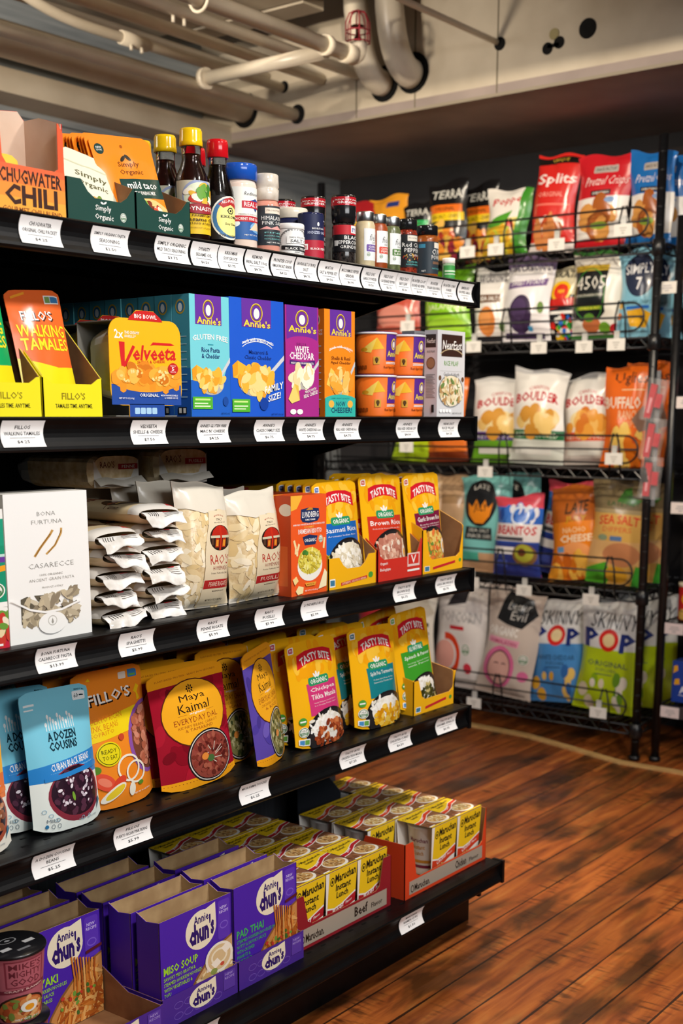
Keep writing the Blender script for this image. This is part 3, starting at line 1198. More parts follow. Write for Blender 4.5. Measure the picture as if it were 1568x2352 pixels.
# bottles
CAPY, CAPR = '#f2c411', '#c8141e'
oil = clear('sesame_oil', '#3a0f08', .05, 1.3, trans=.35)
soyl = M('#0d0605', 'gloss')
sesp = [('bottle', [(.0, .0), (.0245, .0), (.0262, .006), (.0262, .082), (.024, .096), (.0165, .112), (.0145, .120), (.0145, .146), (.0, .146)], GLASS),
        ('oil', [(.0, .003), (.0240, .004), (.0248, .008), (.0248, .080), (.0228, .095), (.0152, .111), (.0130, .120), (.0130, .128), (.0, .128)], M('#2a0c07', 'gloss')),
        ('cap', [(.0165, .139), (.0175, .140), (.0175, .146), (.0170, .147), (.0170, .160), (.0155, .164), (.0, .1645)], CAPY)]
dyn = [R(0, 0, 1, .50, '#e8bd22'), E(.5, .72, .36, .30, '#9aa7c9'), E(.5, .70, .33, .27, '#dfe6c8')] + B(.5, .74, .28, .18, 40, .05, ['#3f7d2e', '#c9372a', '#e9b53a', '#f3efdc', '#6aa13c'], 1.8, 2, .9) + [
    E(.5, .475, .36, .10, '#7d1a22'), E(.5, .475, .34, .088, '#9c2630'), T('DYNASTY', .22, .435, .78, .515, W_), T('PREMIUM', .32, .33, .68, .36, '#3a2410'), T('Sesame Oil', .2, .24, .8, .31, '#2a1808'),
    T('(100% PURE)', .28, .17, .72, .215, '#2a1808'), T('PRODUCT OF JAPAN', .28, .10, .72, .125, '#6a4a10')]
s0 = jar('sesame_oil_bottle', 'front sesame oil bottle with yellow cap next to the orange packets', 'bottle', (1.432, Y1 + .027, z), sesp, (.0266, .012, .088, -105, 75, '#c9c6ae', dyn))
dup(s0, 'yellow capped sesame oil bottle half hidden behind the front one', (1.440, Y1 + .090, z), rz=8)
dup(s0, 'rearmost yellow capped sesame oil bottle behind the taco packets', (1.445, Y1 + .150, z), rz=-10)
soyp = [('bottle', [(.0, .0), (.023, .0), (.0245, .006), (.0245, .030), (.023, .05), (.0245, .070), (.024, .082), (.0155, .108), (.0140, .116), (.0140, .138), (.0, .138)], GLASS),
        ('soy_sauce', [(.0, .003), (.0222, .004), (.0232, .03), (.0218, .05), (.0232, .07), (.0226, .081), (.0142, .107), (.0126, .116), (.0126, .121), (.0, .121)], soyl),
        ('cap', [(.0162, .131), (.0168, .132), (.0166, .152), (.0155, .157), (.0, .1575)], CAPR)]
kik = [E(.5, .5, .5, .5, '#e9e6d8'), E(.5, .5, .46, .46, '#3f76a8'), E(.55, .5, .41, .42, '#f0e88e'), P([(.18, .80), (.35, .93), (.5, .97), (.68, .93), (.84, .80), (.72, .72), (.5, .80), (.3, .72)], '#b52a2a'),
       T('ALL-PURPOSE', .26, .80, .78, .87, W_, arch=.05), O(.5, .66, .10, .085, .03, .025, K_, 6), E(.5, .66, .03, .025, K_), T('KIKKOMAN', .24, .49, .82, .56, K_), T('Soy Sauce', .34, .32, .74, .39, '#3a2c10'), T('OVER 300 YEARS OF', .2, .09, .8, .15, '#4a4436', arch=-.04)]
k0 = jar('soy_sauce_bottle', 'soy sauce bottle with red cap and round yellow label', 'bottle', (1.488, Y1 + .026, z), soyp, (.0250, .010, .074, -75, 75, '#151010', kik))
dup(k0, 'second red capped soy sauce bottle hidden behind the first', (1.510, Y1 + .095, z))
# salt shaker with blue lid
rs = [R(0, 0, 1, 1, '#f2efe6'), R(0, .0, 1, .34, '#2b5c9e'), E(.74, .24, .22, .11, '#7fb0d8'), P([(.5, .18), (.68, .36), (.80, .26), (.95, .40), (1.0, .18)], '#eecfae'), E(.22, .30, .10, .065, '#dfe6ea'), R(0, .335, 1, .45, '#b92430'),
      T('ANCIENT FINE SEA SALT', .18, .365, .92, .42, W_), T('Redmond', .40, .84, .74, .91, '#26323f', it=.2, b=.0), P([(.50, .73), (.66, .79), (.82, .73), (.66, .535)], '#2d4a8c'), R(.36, .60, .94, .735, '#c22434'), T('REAL SALT', .40, .625, .91, .715, W_),
      T('PERFECT FOR COOKING', .3, .465, .85, .49, '#8a8a84', res=1), T('NET WT 10 OZ', .4, .07, .7, .10, W_, res=1)]
jar('salt_shaker', 'tall pink salt shaker with wide bright blue lid', 'jar', (1.541, Y1 + .030, z),
    [('bottle', [(.0, .0), (.0255, .0), (.027, .004), (.027, .098), (.0245, .106), (.0, .106)], '#eed6c6'),
     ('lid', [(.0262, .105), (.0285, .106), (.0285, .127), (.0275, .1295), (.0, .1300)], '#1f55b8')], (.0274, .016, .094, -105, 75, '#f2efe6', rs))
pk = [R(0, .5, 1, 1, '#30363b'), R(.26, .80, .78, .95, '#e6d9c6'), T('FRONTIER', .3, .86, .74, .9, '#7a6a54'), T('HIMALAYAN', .16, .64, .88, .74, W_, b=.0), T('PINK SALT', .18, .52, .86, .61, W_, b=.0),
      P([(.1, .40), (.3, .48), (.42, .43), (.6, .50), (.74, .43), (.92, .48), (.95, .40)], '#e2a09a')] + [T(s, .24, .30 - .08 * i, .80, .335 - .08 * i, '#74b6b4', res=1) for i, s in enumerate(('FINE', 'NON-GMO', 'NON-IRRADIATED'))] + [T('NET WT 3.38 OZ', .3, .05, .8, .085, W_, res=1)]
jar('salt_grinder', 'pink salt grinder with clear plastic top beside the blue lidded shaker', 'jar', (1.592, Y1 + .018, z),
    [('bottle', [(.0, .0), (.0195, .0), (.0205, .004), (.0205, .072), (.018, .080), (.0, .080)], '#d9937f'),
     ('grinder_top', [(.0175, .081), (.0190, .082), (.0200, .098), (.0185, .100), (.0200, .102), (.0195, .1195), (.0180, .1215), (.0, .1215)], noisy('clear_plastic_ribs', '#cbbfae', '#e6ddcf', 60, .15))],
    (.0208, .012, .072, -100, 70, '#2c3136', pk))
tru = [O(.5, .55, .42, .5, .04, .045, '#8f8f8b', 30, -20, 200)] + [LN([(.5 + .36 * math.cos(a), .55 + .42 * math.sin(a)), (.5 + .42 * math.cos(a), .55 + .50 * math.sin(a))], .02, .02, '#77777a') for a in ls(18, 0, 3.3)] + [
    R(.28, .44, .98, .74, '#f6f5f1'), T('SAN FRANCISCO', .34, .64, .94, .71, '#3c3c3c'), T('SALT CO.', .36, .47, .95, .60, '#1c1c1c', b=.03), P([(.15, .20), (.95, .12), (.95, .32), (.15, .36)], '#1d1d1f'), T('BLACK TRUFFLE', .25, .19, .93, .29, W_, sl=-.03), T('SEA SALT', .46, .06, .78, .12, '#555555', res=1)]
jar('truffle_salt_tin', 'short white drum of truffle salt with dark line drawing', 'jar', (1.648, Y1 + .016, z), [('tin', [(.0, .0), (.0215, .0), (.0222, .003), (.0222, .044), (.0, .044)], '#ecebe6'), ('lid', [(.0228, .043), (.0234, .044), (.0234, .050), (.0225, .052), (.0, .052)], '#f2f1ec')],
    (.0226, .003, .042, -115, 65, '#efeeea', tru))
mor = [R(0, 0, 1, .42, '#b31e34'), E(.55, .78, .03, .045, W_), T('MORTON', .40, .66, .72, .70, W_, res=1), T('IODIZED SALT', .30, .56, .80, .62, '#c9cfe6'), R(.18, .20, .30, .33, W_), T('m', .20, .22, .28, .30, '#b31e34'), T('BLACK PEPPER', .36, .20, .84, .25, W_, res=1), R(.74, .85, .92, .88, '#c8c8d4')]
jar('salt_drum', 'navy salt drum with wide cream lid behind the truffle tin', 'jar', (1.720, Y1 + .073, z), [('drum', [(.0, .0), (.026, .0), (.026, .075), (.0, .075)], '#20264e'), ('lid', [(.0265, .073), (.0275, .074), (.0275, .088), (.0268, .090), (.0, .090)], '#e9e0cc')],
    (.0263, .004, .070, -120, 60, '#20264e', [T('SALT', .2, .5, .6, .7, '#c9cfe6')]))
jar('salt_and_pepper_drum', 'navy and red seasoning drum between truffle tin and grinders', 'jar', (1.706, Y1 + .020, z), [('drum', [(.0, .0), (.0215, .0), (.022, .002), (.022, .074), (.0215, .076), (.0, .076)], '#1d2348')], (.0223, .002, .073, -120, 70, '#1d2348', mor))
blk = [R(0, .0, 1, .30, '#c3192b'), R(.05, .0, .98, .02, W_)]
mcl = [R(0, .62, 1, 1, '#c0202c'), R(.56, .70, .80, .98, W_), T('m', .60, .74, .76, .90, '#1c3f94'), R(0, 0, 1, .64, '#17171a'), T('BLACK', .36, .46, .92, .60, W_), T('PEPPERCORN', .12, .28, .95, .42, W_), T('GRINDER', .24, .12, .84, .24, W_, b=.0), R(.06, .22, .18, .42, W_)]
capt = [T('ADJUSTABLE', .1, .52, .9, .72, W_, res=1), T('GRINDER', .18, .2, .82, .44, W_, res=1), E(.06, .5, .02, .12, W_), E(.94, .5, .02, .12, W_)]
m0 = jar('pepper_grinder', 'front black pepper grinder with red cap band beside the garlic jar', 'jar', (1.794, Y1 + .018, z),
         [('bottle', [(.0, .0), (.0195, .0), (.0205, .004), (.0205, .030), (.0185, .038), (.0205, .046), (.0205, .064), (.018, .070), (.0, .070)], noisy('peppercorns_in_glass', '#0f0d0c', '#3a3330', 240, .12)),
          ('grinder_top', [(.019, .070), (.0205, .071), (.0215, .085), (.0215, .113), (.0200, .1155), (.0, .116)], '#1a1a1c'),
          ('cap_band', [(.0218, .098), (.0218, .112)], '#b81f2a')], (.0208, .022, .066, -110, 60, '#17171a', mcl), capart=('cap_band', (.0219, .0219, .098, .112, -115, 60), capt))
dup(m0, 'second black pepper grinder standing behind the front one', (1.772, Y1 + .068, z), rz=-14)
for k, (x, y) in enumerate(((1.765, 1.500), (1.741, 1.545))):
    dup(m0, ('red capped pepper grinder rising behind the navy drum', 'red capped pepper grinder rising behind the cream lidded drum')[k], (x, y, z), rz=10)


def fieldday(label, x, y, body, band, title, lid='#b9bcbc'):
    art = [R(.02, .1, .98, .92, '#eef0ee'), T('field', .25, .62, .78, .82, '#3a3c40', it=.4, b=-.005), T('DAY', .40, .53, .64, .59, '#55585c', res=1), RR(.12, .28, .92, .50, band, .04, .04), T(title[0], .22, .40, .82, .465, W_, res=1), T(title[1], .22, .315, .82, .38, W_, res=1)] + usda(.22, .19, .09, .07)
    return jar('spice_jar', label, 'jar', (x, y, z), [('bottle', [(.0, .0), (.0165, .0), (.0175, .003), (.0175, .074), (.015, .080), (.0135, .083), (.0, .083)], body), ('lid', [(.0150, .081), (.0156, .082), (.0156, .095), (.0148, .097), (.0, .0975)], M(lid, 'metal'))],
               (.0178, .014, .068, -60, 62, '#eef0ee', art))


fieldday('spice jar of pale garlic powder with purple label band', 1.858, Y1 + .019, noisy('garlic_powder', '#c9b78e', '#d8c7a0', 90, .35), '#6b4aa0', ('GARLIC', 'POWDER'))
fieldday('spice jar of rusty cayenne with orange label band', 1.896, Y1 + .019, noisy('cayenne_powder', '#8e3c14', '#a44a1a', 90, .35), '#d8452a', ('CAYENNE', 'PEPPER'))
fieldday('spice jar of olive bay leaves with green label band', 1.935, Y1 + .018, noisy('bay_leaves', '#3f452a', '#7d8458', 60, .25), '#4d7a34', ('BAY', 'LEAF'))
rp = [R(.3, .80, .72, .97, '#e9e2d2'), T('FRONTIER', .34, .87, .68, .91, '#77705e', res=1), T('Red Chili', .12, .62, .90, .75, W_, b=.0), T('PEPPER', .20, .46, .82, .58, W_, b=.0), T('Crushed', .34, .34, .76, .43, W_, it=.3, b=.0), T('NON-GMO', .3, .14, .78, .19, '#62b8b4', res=1), T('NON-IRRADIATED', .26, .06, .82, .11, '#62b8b4', res=1)] + B(.5, .30, .42, .10, 26, .02, ['#b8392a', '#d8a84a'], 1.4, 4)
jar('spice_jar', 'black labelled jar of crushed red pepper with black lid', 'jar', (1.990, Y1 + .021, z), [('bottle', [(.0, .0), (.0185, .0), (.0195, .003), (.0195, .074), (.017, .082), (.0, .082)], noisy('red_pepper_flakes', '#4a160c', '#b0402a', 200, .2)), ('lid', [(.0180, .081), (.0188, .082), (.0188, .098), (.0180, .100), (.0, .100)], '#1a1b1c')],
    (.0198, .014, .072, -100, 62, '#1d1f22', rp))
cu = [R(.56, .80, .86, .97, '#e9e2d2'), R(.10, .80, .30, .92, '#3b8fb0'), T('CURRY', .50, .60, .98, .76, W_, b=.0), T('POWDER', .48, .44, .99, .58, W_, b=.0), R(.52, .30, .94, .38, '#7a5a44'), T('NON-GMO', .5, .14, .95, .19, '#62b8b4', res=1), T('NET', .2, .06, .32, .11, W_, res=1)]
jar('spice_jar', 'wider jar of orange curry powder with slate label and black lid', 'jar', (2.055, Y1 + .020, z), [('bottle', [(.0, .0), (.0205, .0), (.0215, .003), (.0215, .070), (.0185, .079), (.0, .079)], noisy('curry_powder', '#8a4516', '#a3571e', 120, .25)), ('lid', [(.0195, .078), (.0204, .079), (.0204, .094), (.0195, .096), (.0, .096)], '#17181a')],
    (.0218, .008, .066, -118, 62, '#2b3740', cu))
jar('spice_jar', 'small green jar with white lid at the right end of the top shelf', 'jar', (2.125, Y1 + .016, z), [('bottle', [(.0, .0), (.0115, .0), (.012, .002), (.012, .034), (.0, .034)], '#8aa98a'), ('lid', [(.0118, .034), (.0124, .035), (.0124, .044), (.0, .0445)], '#e6e4dc')],
    (.0123, .006, .030, -110, 60, '#3f9b4a', [R(.1, .3, .9, .36, W_), R(.1, .5, .9, .62, '#d8ecd0')]))

# ================================================================== second shelf
z = SHELF['S2']


def fillo(col, low):
    return [R(0, 0, 1, .36, '#f0dc1c'), P([(0, .36), (0, .46), (1, .30), (1, .0), (0, 0)], '#f0dc1c'), R(.70, .885, .96, .955, W_), R(.82, .895, .95, .945, '#3a7fb8'), R(.72, .895, .81, .945, '#7aa05a'), T("FILLO'S", .22, .745, .78, .825, '#1d1d1d', sl=-.01), T("FILLO'S", .20, .755, .76, .835, W_, sl=-.01),
            T('WALKING', .08, .625, .95, .725, '#f4e12a', sl=-.02, b=.03), T('TAMALES', .10, .515, .97, .615, '#f4e12a', sl=-.02, b=.03), P([(.1, .93), (.36, .965), (.36, .985), (.1, .95)], low)]


for k, (x, col, low, lb) in enumerate(((1.048, '#1aa35c', '#1aa35c', 'green'), (1.152, '#ee6a2c', '#f5a02c', 'orange'))):
    pouch('tamale_pouch', lb + ' tamale pouch standing in a yellow display tray', 'pouch', (x, Y1 + .028, z + .004), .094, .168, .026, fillo(col, low), col, col, seed=20 + k, lean=9, roll=-4)
    tray('pouch_tray', ('yellow tray holding the green tamale pouch', 'yellow tray holding the orange tamale pouch')[k], 'tray', (1.003 + .1075 * k, Y1, z), .104, .16, .044, .052, .135, '#efe01d', KRAFTD,
         [T("FILLO'S", .30, .44, .70, .62, '#8a7a12'), T('TAMALES TIME. ANYTIME.', .19, .22, .82, .33, '#2a2608')], (.10, .88), wallpts=[(0, 0), (.16, 0), (.16, .15), (.09, .14), (.004, .055), (0, .052)])

# macaroni bowls in a cardboard sleeve
VO = '#f5b414'
mac = ['#ec9a2c', '#f0ac3c', '#e08520', '#f4b850', '#d07418']


def velv():
    return [R(0, 0, 1, .36, '#234a9c'), T('2x', .06, .77, .185, .875, W_, b=.03), T('THE CREAMY', .20, .825, .41, .86, W_), T("SHELLS*", .20, .785, .36, .815, W_),
            P([(.12, .735), (.20, .73), (.195, .50), (.31, .70), (.345, .68), (.21, .45), (.15, .42)], '#d02020'), T('elveeta', .30, .52, .93, .70, '#d02020', sl=.02, b=.035, it=.15), P([(.56, .705), (.60, .745), (.86, .745), (.92, .725), (.86, .715), (.62, .715)], '#d02020'),
            T('SHELLS & CHEESE', .37, .485, .77, .52, '#c8201e', sl=.02), E(.5, .30, .5, .15, '#ee9c2c'), R(0, .24, 1, .36, '#f0a030')] + [P([(x - .05, .27), (x - .04, .27 - d), (x, .25 - d), (x + .04, .27 - d), (x + .05, .27)], '#ee9326') for x, d in ((.16, .11), (.40, .04), (.58, .10), (.77, .12), (.93, .08))] + \
        B(.5, .36, .47, .10, 44, .062, mac, 1.3, 4, 1.05) + B(.5, .33, .44, .08, 26, .014, ['#f8cc78', '#fad890'], 1.5, 5) + [
        E(.88, .44, .075, .07, '#c22020'), T('5', .86, .415, .90, .46, W_), T('READY IN', .84, .468, .92, .482, W_, res=1), T('MINUTES', .84, .395, .92, .408, W_, res=1),
        T('ORIGINAL', .38, .095, .66, .135, W_), T('NET WT 5 OZ (141g)', .09, .06, .30, .085, W_, res=1), T('MICROWAVABLE SHELLS', .69, .105, .94, .125, W_, res=1), T('& CHEESE SAUCE', .74, .075, .94, .095, W_, res=1)]


def bowl_pack(label, loc, rz=0, group=None):
    w, h, d = .142, .150, .062
    t = thing('macaroni_bowl_pack', label, 'bowl', loc, rz, group=group)
    rc, pts = .022, []
    for cx, cz, a in ((w - rc, rc + .016, -90), (w - rc, h - rc - .012, 0), (rc, h - rc - .012, 90), (rc, rc + .016, 180)):
        for k in range(6):
            q = math.radians(a + 18 * k)
            pts.append((cx + rc * math.cos(q), cz + rc * math.sin(q)))
    pts = pts[:12] + [(w * .72, h - .012), (w * .62, h), (w * .38, h), (w * .28, h - .012)] + pts[12:]
    body = [(.035, .016), (.035, 0), (.105, 0), (.105, .016)]
    pts = pts[:0] + body[::1] + pts
    g = G()
    g.slab(pts, 'y', 0, .0012, M(VO))
    S = flat((.002, 0, .017), (w - .004, 0, 0), (0, 0, h - .030))
    S.paint(g, velv())
    S = flat((0, 0, 0), (w, 0, 0), (0, 0, h))
    S.paint(g, [R(.25, .0, .74, .12, '#234a9c')] + [RR(.32 + .08 * k, .025, .39 + .08 * k, .085, '#a9cde8', .01, .01) for k in range(4)] + [P([(.26, .905), (.29, .94), (.38, .995), (.5, 1.0), (.62, .995), (.71, .94), (.74, .905)], '#c8201e'), T('BIG BOWL', .35, .925, .66, .965, W_, b=.03)])
    g.build('sleeve_front', t)
    g = G()
    gp = M('#8f8c84')
    g.box(.01, w - .01, .0014, d + .016, h - .017, h - .0155, gp)
    g.box(.01, w - .01, .0014, d + .016, .0005, .0015, gp)
    g.box(.01, w - .01, d + .0155, d + .0165, .001, h - .016, gp)
    g.build('sleeve_band', t)
    g = G()
    rows = []
    for y, s in ((.0014, 1.0), (.006, .97), (d * .75, .84), (d, .76)):
        row = []
        for cx, cz, a in ((1, -1, -90), (1, 1, 0), (-1, 1, 90), (-1, -1, 180)):
            for k in range(5):
                q = math.radians(a + 22.5 * k)
                hx, hz, r = (w / 2 - .004) * s, (h / 2 - .018) * s, .026 * s
                row.append((w / 2 + cx * (hx - r) + r * math.cos(q), y, h / 2 + cz * (hz - r) + r * math.sin(q)))
        rows.append(row)
    bm = M('#e9e7e2', 'gloss')
    for a, b in zip(rows[:-1], rows[1:]):
        for k in range(20):
            g.poly([a[k], b[k], b[(k + 1) % 20], a[(k + 1) % 20]], bm, False)
    g.poly(rows[-1], bm)
    g.build('plastic_bowl', t)
    return t


v0 = bowl_pack('front yellow macaroni bowl pack with red script title', (1.232, Y1 + .002, z))
dup(v0, 'second macaroni bowl pack, its white tub hidden behind the front pack', (1.262, Y1 + .105, z), rz=2)
dup(v0, 'rearmost macaroni bowl pack showing only a strip behind the orange tamale pouch', (1.300, Y1 + .205, z), rz=-2)


def annie(base, low, panel, title, food, px=(.14, .80), extra=(), tcol='#1d3a7c', pan_h=.76):
    a = [R(0, 0, 1, .40, low), R(px[0], pan_h, px[1], 1.0, panel)] if pan_h else []
    cx = (px[0] + px[1]) / 2
    w = px[1] - px[0]
    a += [E(cx, .885, w * .21, .080, '#e8c93e'), E(cx, .885, w * .165, .064, panel), O(cx, .885, w * .19, .072, w * .02, .008, '#7a5a1a', 24), E(cx, .878, w * .10, .045, '#efeae4'),
          T("Annie's", px[0] + w * .06, .765, px[1] - w * .03, .825, '#f2d83a', sl=-.006, b=.035)]
    return a + list(title) + food + list(extra)


def spoon(cx, cy, rx, ry, seed, cols, ar, n=34, s=.065):
    return [LN([(cx + rx * .7, cy + ry * .3), (1.02, cy + ry * 1.9)], .05, .035, '#c9ccd0'), E(cx, cy - ry * .25, rx * 1.05, ry * .95, '#b4b0a8')] + B(cx, cy, rx, ry, n, s, cols, 1.9, seed, ar)


def cheese(x, y, s, ar):
    return [P([(x, y), (x + s, y - .02), (x + s * 1.1, y + s * .55 / ar), (x + s * .35, y + s * .85 / ar), (x - s * .05, y + s * .6 / ar)], '#f2b234'), P([(x, y), (x + s * .35, y + .03), (x + s * .35, y + s * .85 / ar), (x - s * .05, y + s * .6 / ar)], '#e59a20')]


GL = [R(.02, .065, .52, .165, '#54b030'), R(.08, .135, .46, .15, '#c9e68a'), R(.06, .105, .40, .115, '#e9f5d0'), R(.06, .082, .46, .092, '#e9f5d0')]
sideT = [E(.48, .90, .28, .060, '#c9a83a'), E(.48, .90, .22, .047, '#2d6f98'), E(.48, .895, .12, .035, '#dfe9ee')] + [L_ for k in range(9) for L_ in (E(.42, .68 - .062 * k, .07, .012, '#173f5c'), R(.2, .655 - .062 * k, .82, .662 - .062 * k, '#bfe2ea'))] + [R(.25, .02, .75, .08, '#1a1f2a'), R(.3, .03, .45, .07, W_), R(.55, .03, .7, .07, W_)]
gfw, gfd, gfh = .087, .036, .181
gf = annie('#74cbd4', '#74cbd4', '#65309a', [P([(0, 0), (1, 0), (1, .50), (.85, .34), (0, .30)], '#1f5fc0'), T('GLUTEN FREE', .06, .62, .95, .665, W_, arch=.02, b=.03), R(.44, .595, .58, .602, '#2a8fa0'), T('Rice Pasta', .28, .535, .74, .575, '#1b3f74'), T('& Cheddar', .28, .485, .74, .525, '#1b3f74')],
           cheese(.04, .30, .30, 2) + spoon(.52, .30, .30, .10, 7, ['#f2b23a', '#f7c65c', '#eaa02c', '#fad689'], 2.05), extra=GL + [E(.86, .13, .07, .04, '#1a4a9c'), T('NET WT 6 OZ', .74, .02, .96, .035, '#12356c', res=1)])
side_gf = [R(0, 0, 1, .40, '#2a76b8'), R(0, 0, 1, .3, '#1f5fc0')] + sideT
o = carton('macaroni_box', 'front light blue gluten free macaroni box with purple panel', 'box', (1.392, Y1, z), gfw, gfd, gfh, gf, '#74cbd4', side_gf, right='#4aa3b8')
for k in range(9):
    b = o.copy()
    COL.objects.link(b)
    place(b, (1.392 + .001 * (k % 3), Y1 + .0375 * (k + 1), z))
    tag(b, ('light blue macaroni box directly behind the front gluten free box', 'light blue macaroni box in the row running back from the gluten free box')[k > 0], 'box', 'light blue boxes in a row to the back' if k else None)
fam = annie('#1c57c8', '#1c57c8', '#65309a', [T('made with organic pasta', .22, .605, .80, .645, W_, arch=.03), O(.5, .57, .32, .10, .01, .006, W_, 16, 30, 150), O(.5, .545, .32, .10, .01, .006, W_, 16, 30, 150), T('Macaroni &', .34, .535, .70, .57, '#12307c'), T('Classic Cheddar', .26, .49, .76, .525, '#12307c')],
            cheese(.05, .33, .24, 1.4) + spoon(.47, .31, .30, .115, 9, ['#f2b23a', '#f7c65c', '#eaa02c', '#fad689'], 1.4, 44, .055), (.22, .76), [R(.02, .04, .34, .15, '#54b030'), R(.05, .12, .30, .135, '#c9e68a'), R(.05, .085, .30, .095, '#e9f5d0'), R(.05, .062, .26, .07, '#e9f5d0'),
            T('FAMILY', .62, .20, .97, .26, W_, sl=.05, b=.03), T('SIZE!', .68, .125, .92, .185, W_, sl=.04, b=.03), E(.60, .11, .08, .055, '#123f9c'), T('NET WT 10.5 OZ', .74, .015, .97, .03, '#12307c', res=1)])
carton('macaroni_box', 'wide royal blue family size macaroni box', 'box', (1.4795, Y1, z), .130, .05, .183, fam, '#1c57c8', sideT)
wcc = ['#f3e3b4', '#f8edca', '#e9d59c', '#fbf4dc']
wc = annie('#6d2c95', '#a82b86', '#6d2c95', [R(0, 0, 1, .67, '#a82b86'), E(.5, .67, .5, .06, '#a82b86'), T('SHELLS &', .32, .645, .62, .67, '#5a1a4c'), T('WHITE', .28, .585, .70, .64, W_, b=.03), T('CHEDDAR', .12, .52, .86, .585, W_, b=.03), P([(.12, .475), (.12, .515), (.5, .50), (.88, .515), (.88, .475), (.5, .46)], '#4a1f6a'), T('MADE WITH ORGANIC PASTA', .16, .478, .84, .497, W_, res=1)],
           spoon(.50, .35, .32, .085, 5, wcc, 2.0, 30, .075) + [P([(.06, .16), (.24, .30), (.36, .28), (.40, .15), (.16, .12)], '#f0d070'), P([(.24, .30), (.36, .28), (.40, .15)], '#e2b84c'), T('MADE WITH', .56, .21, .90, .235, W_, sl=.04, res=1), T('REAL CHEESE!', .52, .165, .95, .20, W_, sl=.05), E(.2, .045, .09, .025, W_), E(.4, .045, .09, .025, W_)], (.04, .96), pan_h=.70)
carton('macaroni_box', 'magenta and purple white cheddar shells box', 'box', (1.6135, Y1, z), .087, .037, .180, wc, '#a82b86', [R(0, .67, 1, 1, '#5a2480'), R(0, 0, 1, .67, '#8a2270')] + sideT, top='#6d2c95', right='#7a2a80')
orc = ['#f0a83a', '#f6bf5e', '#e8952a', '#f9d080']
ra = annie('#f08a1c', '#f08a1c', '#65309a', [T('made with organic', .16, .61, .92, .645, W_, arch=.03), O(.5, .57, .40, .09, .012, .006, W_, 14, 30, 150), T('Shells & Real', .22, .535, .84, .57, '#7a3a10'), T('Aged Cheddar', .20, .49, .86, .525, '#7a3a10')],
           [P([(.06, .30), (.20, .46), (.34, .42), (.30, .26)], '#f6c95a')] + spoon(.54, .33, .34, .10, 6, orc, 2.05, 30, .08), (.18, .88), [R(0, 0, 1, .17, '#35b5a8'), E(.5, .15, .55, .06, '#35b5a8'), T('SAME GREAT QUALITY', .2, .165, .8, .18, '#0d5a58', res=1), T('NOW', .36, .095, .66, .145, '#14335c', b=.03), T('CHEESIER!', .18, .035, .88, .09, '#14335c', b=.03), E(.2, .12, .09, .035, '#f0b64a'), E(.82, .12, .09, .035, '#f0b64a')])
carton('macaroni_box', 'bright orange aged cheddar shells box beside the noodle cups', 'box', (1.7165, Y1, z), .086, .037, .180, ra, '#f08a1c', [E(.48, .90, .28, .06, '#d8c9a4'), E(.48, .90, .22, .047, '#3a4a7c'), T('IN ABOUT', .1, .79, .9, .81, W_, res=1), T('MINUTES', .1, .76, .9, .78, W_, res=1)] + sideT[3:], right='#d9741a')
cuf = [P([(.36, .56), (.60, .90), (.70, .62)], '#f2c02c'), P([(.36, .56), (.60, .90), (.52, .52)], '#f8d860'), E(.42, .60, .05, .05, '#e8a020'), R(.73, .32, 1, 1, '#59298c'), E(.87, .74, .055, .15, '#e8c93e'), E(.87, .74, .04, .11, '#59298c'), E(.87, .73, .028, .08, '#efeae4'), T("Annie's", .75, .42, .99, .58, '#f2d83a', b=.03),
       R(.73, .27, 1, .285, W_), R(.73, .235, 1, .25, W_), T('made with organic', .74, .255, .99, .275, W_, res=1), T('Real Aged Cheddar', .70, .10, 1, .19, '#7a2f10'), RR(.55, .22, .64, .42, '#d9a43a', .01, .02), E(.595, .34, .025, .06, '#5a3a10'), T('1', .585, .25, .605, .30, K_)] + [RR(.22 + .05 * k, .10, .26 + .05 * k, .20, '#a04a14', .008, .02) for k in range(5)] + [E(.16, .22, .05, .07, '#8a3a10')]
for i, (x, zz, lb) in enumerate(((1.921, 0, 'bottom left orange macaroni cup of the stacked four'), (1.921, .0765, 'top left orange macaroni cup of the stacked four'), (2.016, 0, 'bottom right orange macaroni cup beside the rice box'), (2.016, .0765, 'top right orange macaroni cup beside the rice box'))):
    y = Y1 + .042
    if i == 0:
        c0 = thing('macaroni_cup', lb, 'cup', (x, y, z + zz))
        g = G()
        g.lathe([(0, 0), (.0345, 0), (.0345, .003), (.0388, .072), (0, .072)], M('#ea6f1f'), 36)
        cyl(.0346, .0388, .002, .072, -172, 40, 24).paint(g, cuf)
        g.build('cup', c0)
        g = G()
        g.lathe([(.0385, .0712), (.0408, .0718), (.0410, .0738), (.0398, .0752), (0, .0756)], M('#ece9ea', 'gloss'), 36)
        g.lathe([(.0405, .0735), (.0380, .0759), (0, .0762)], M('#5b2c86', 'film'), 36)
        g.build('lid', c0)
    else:
        dup(c0, lb, (x, y, z + zz), rz=-4 * i)
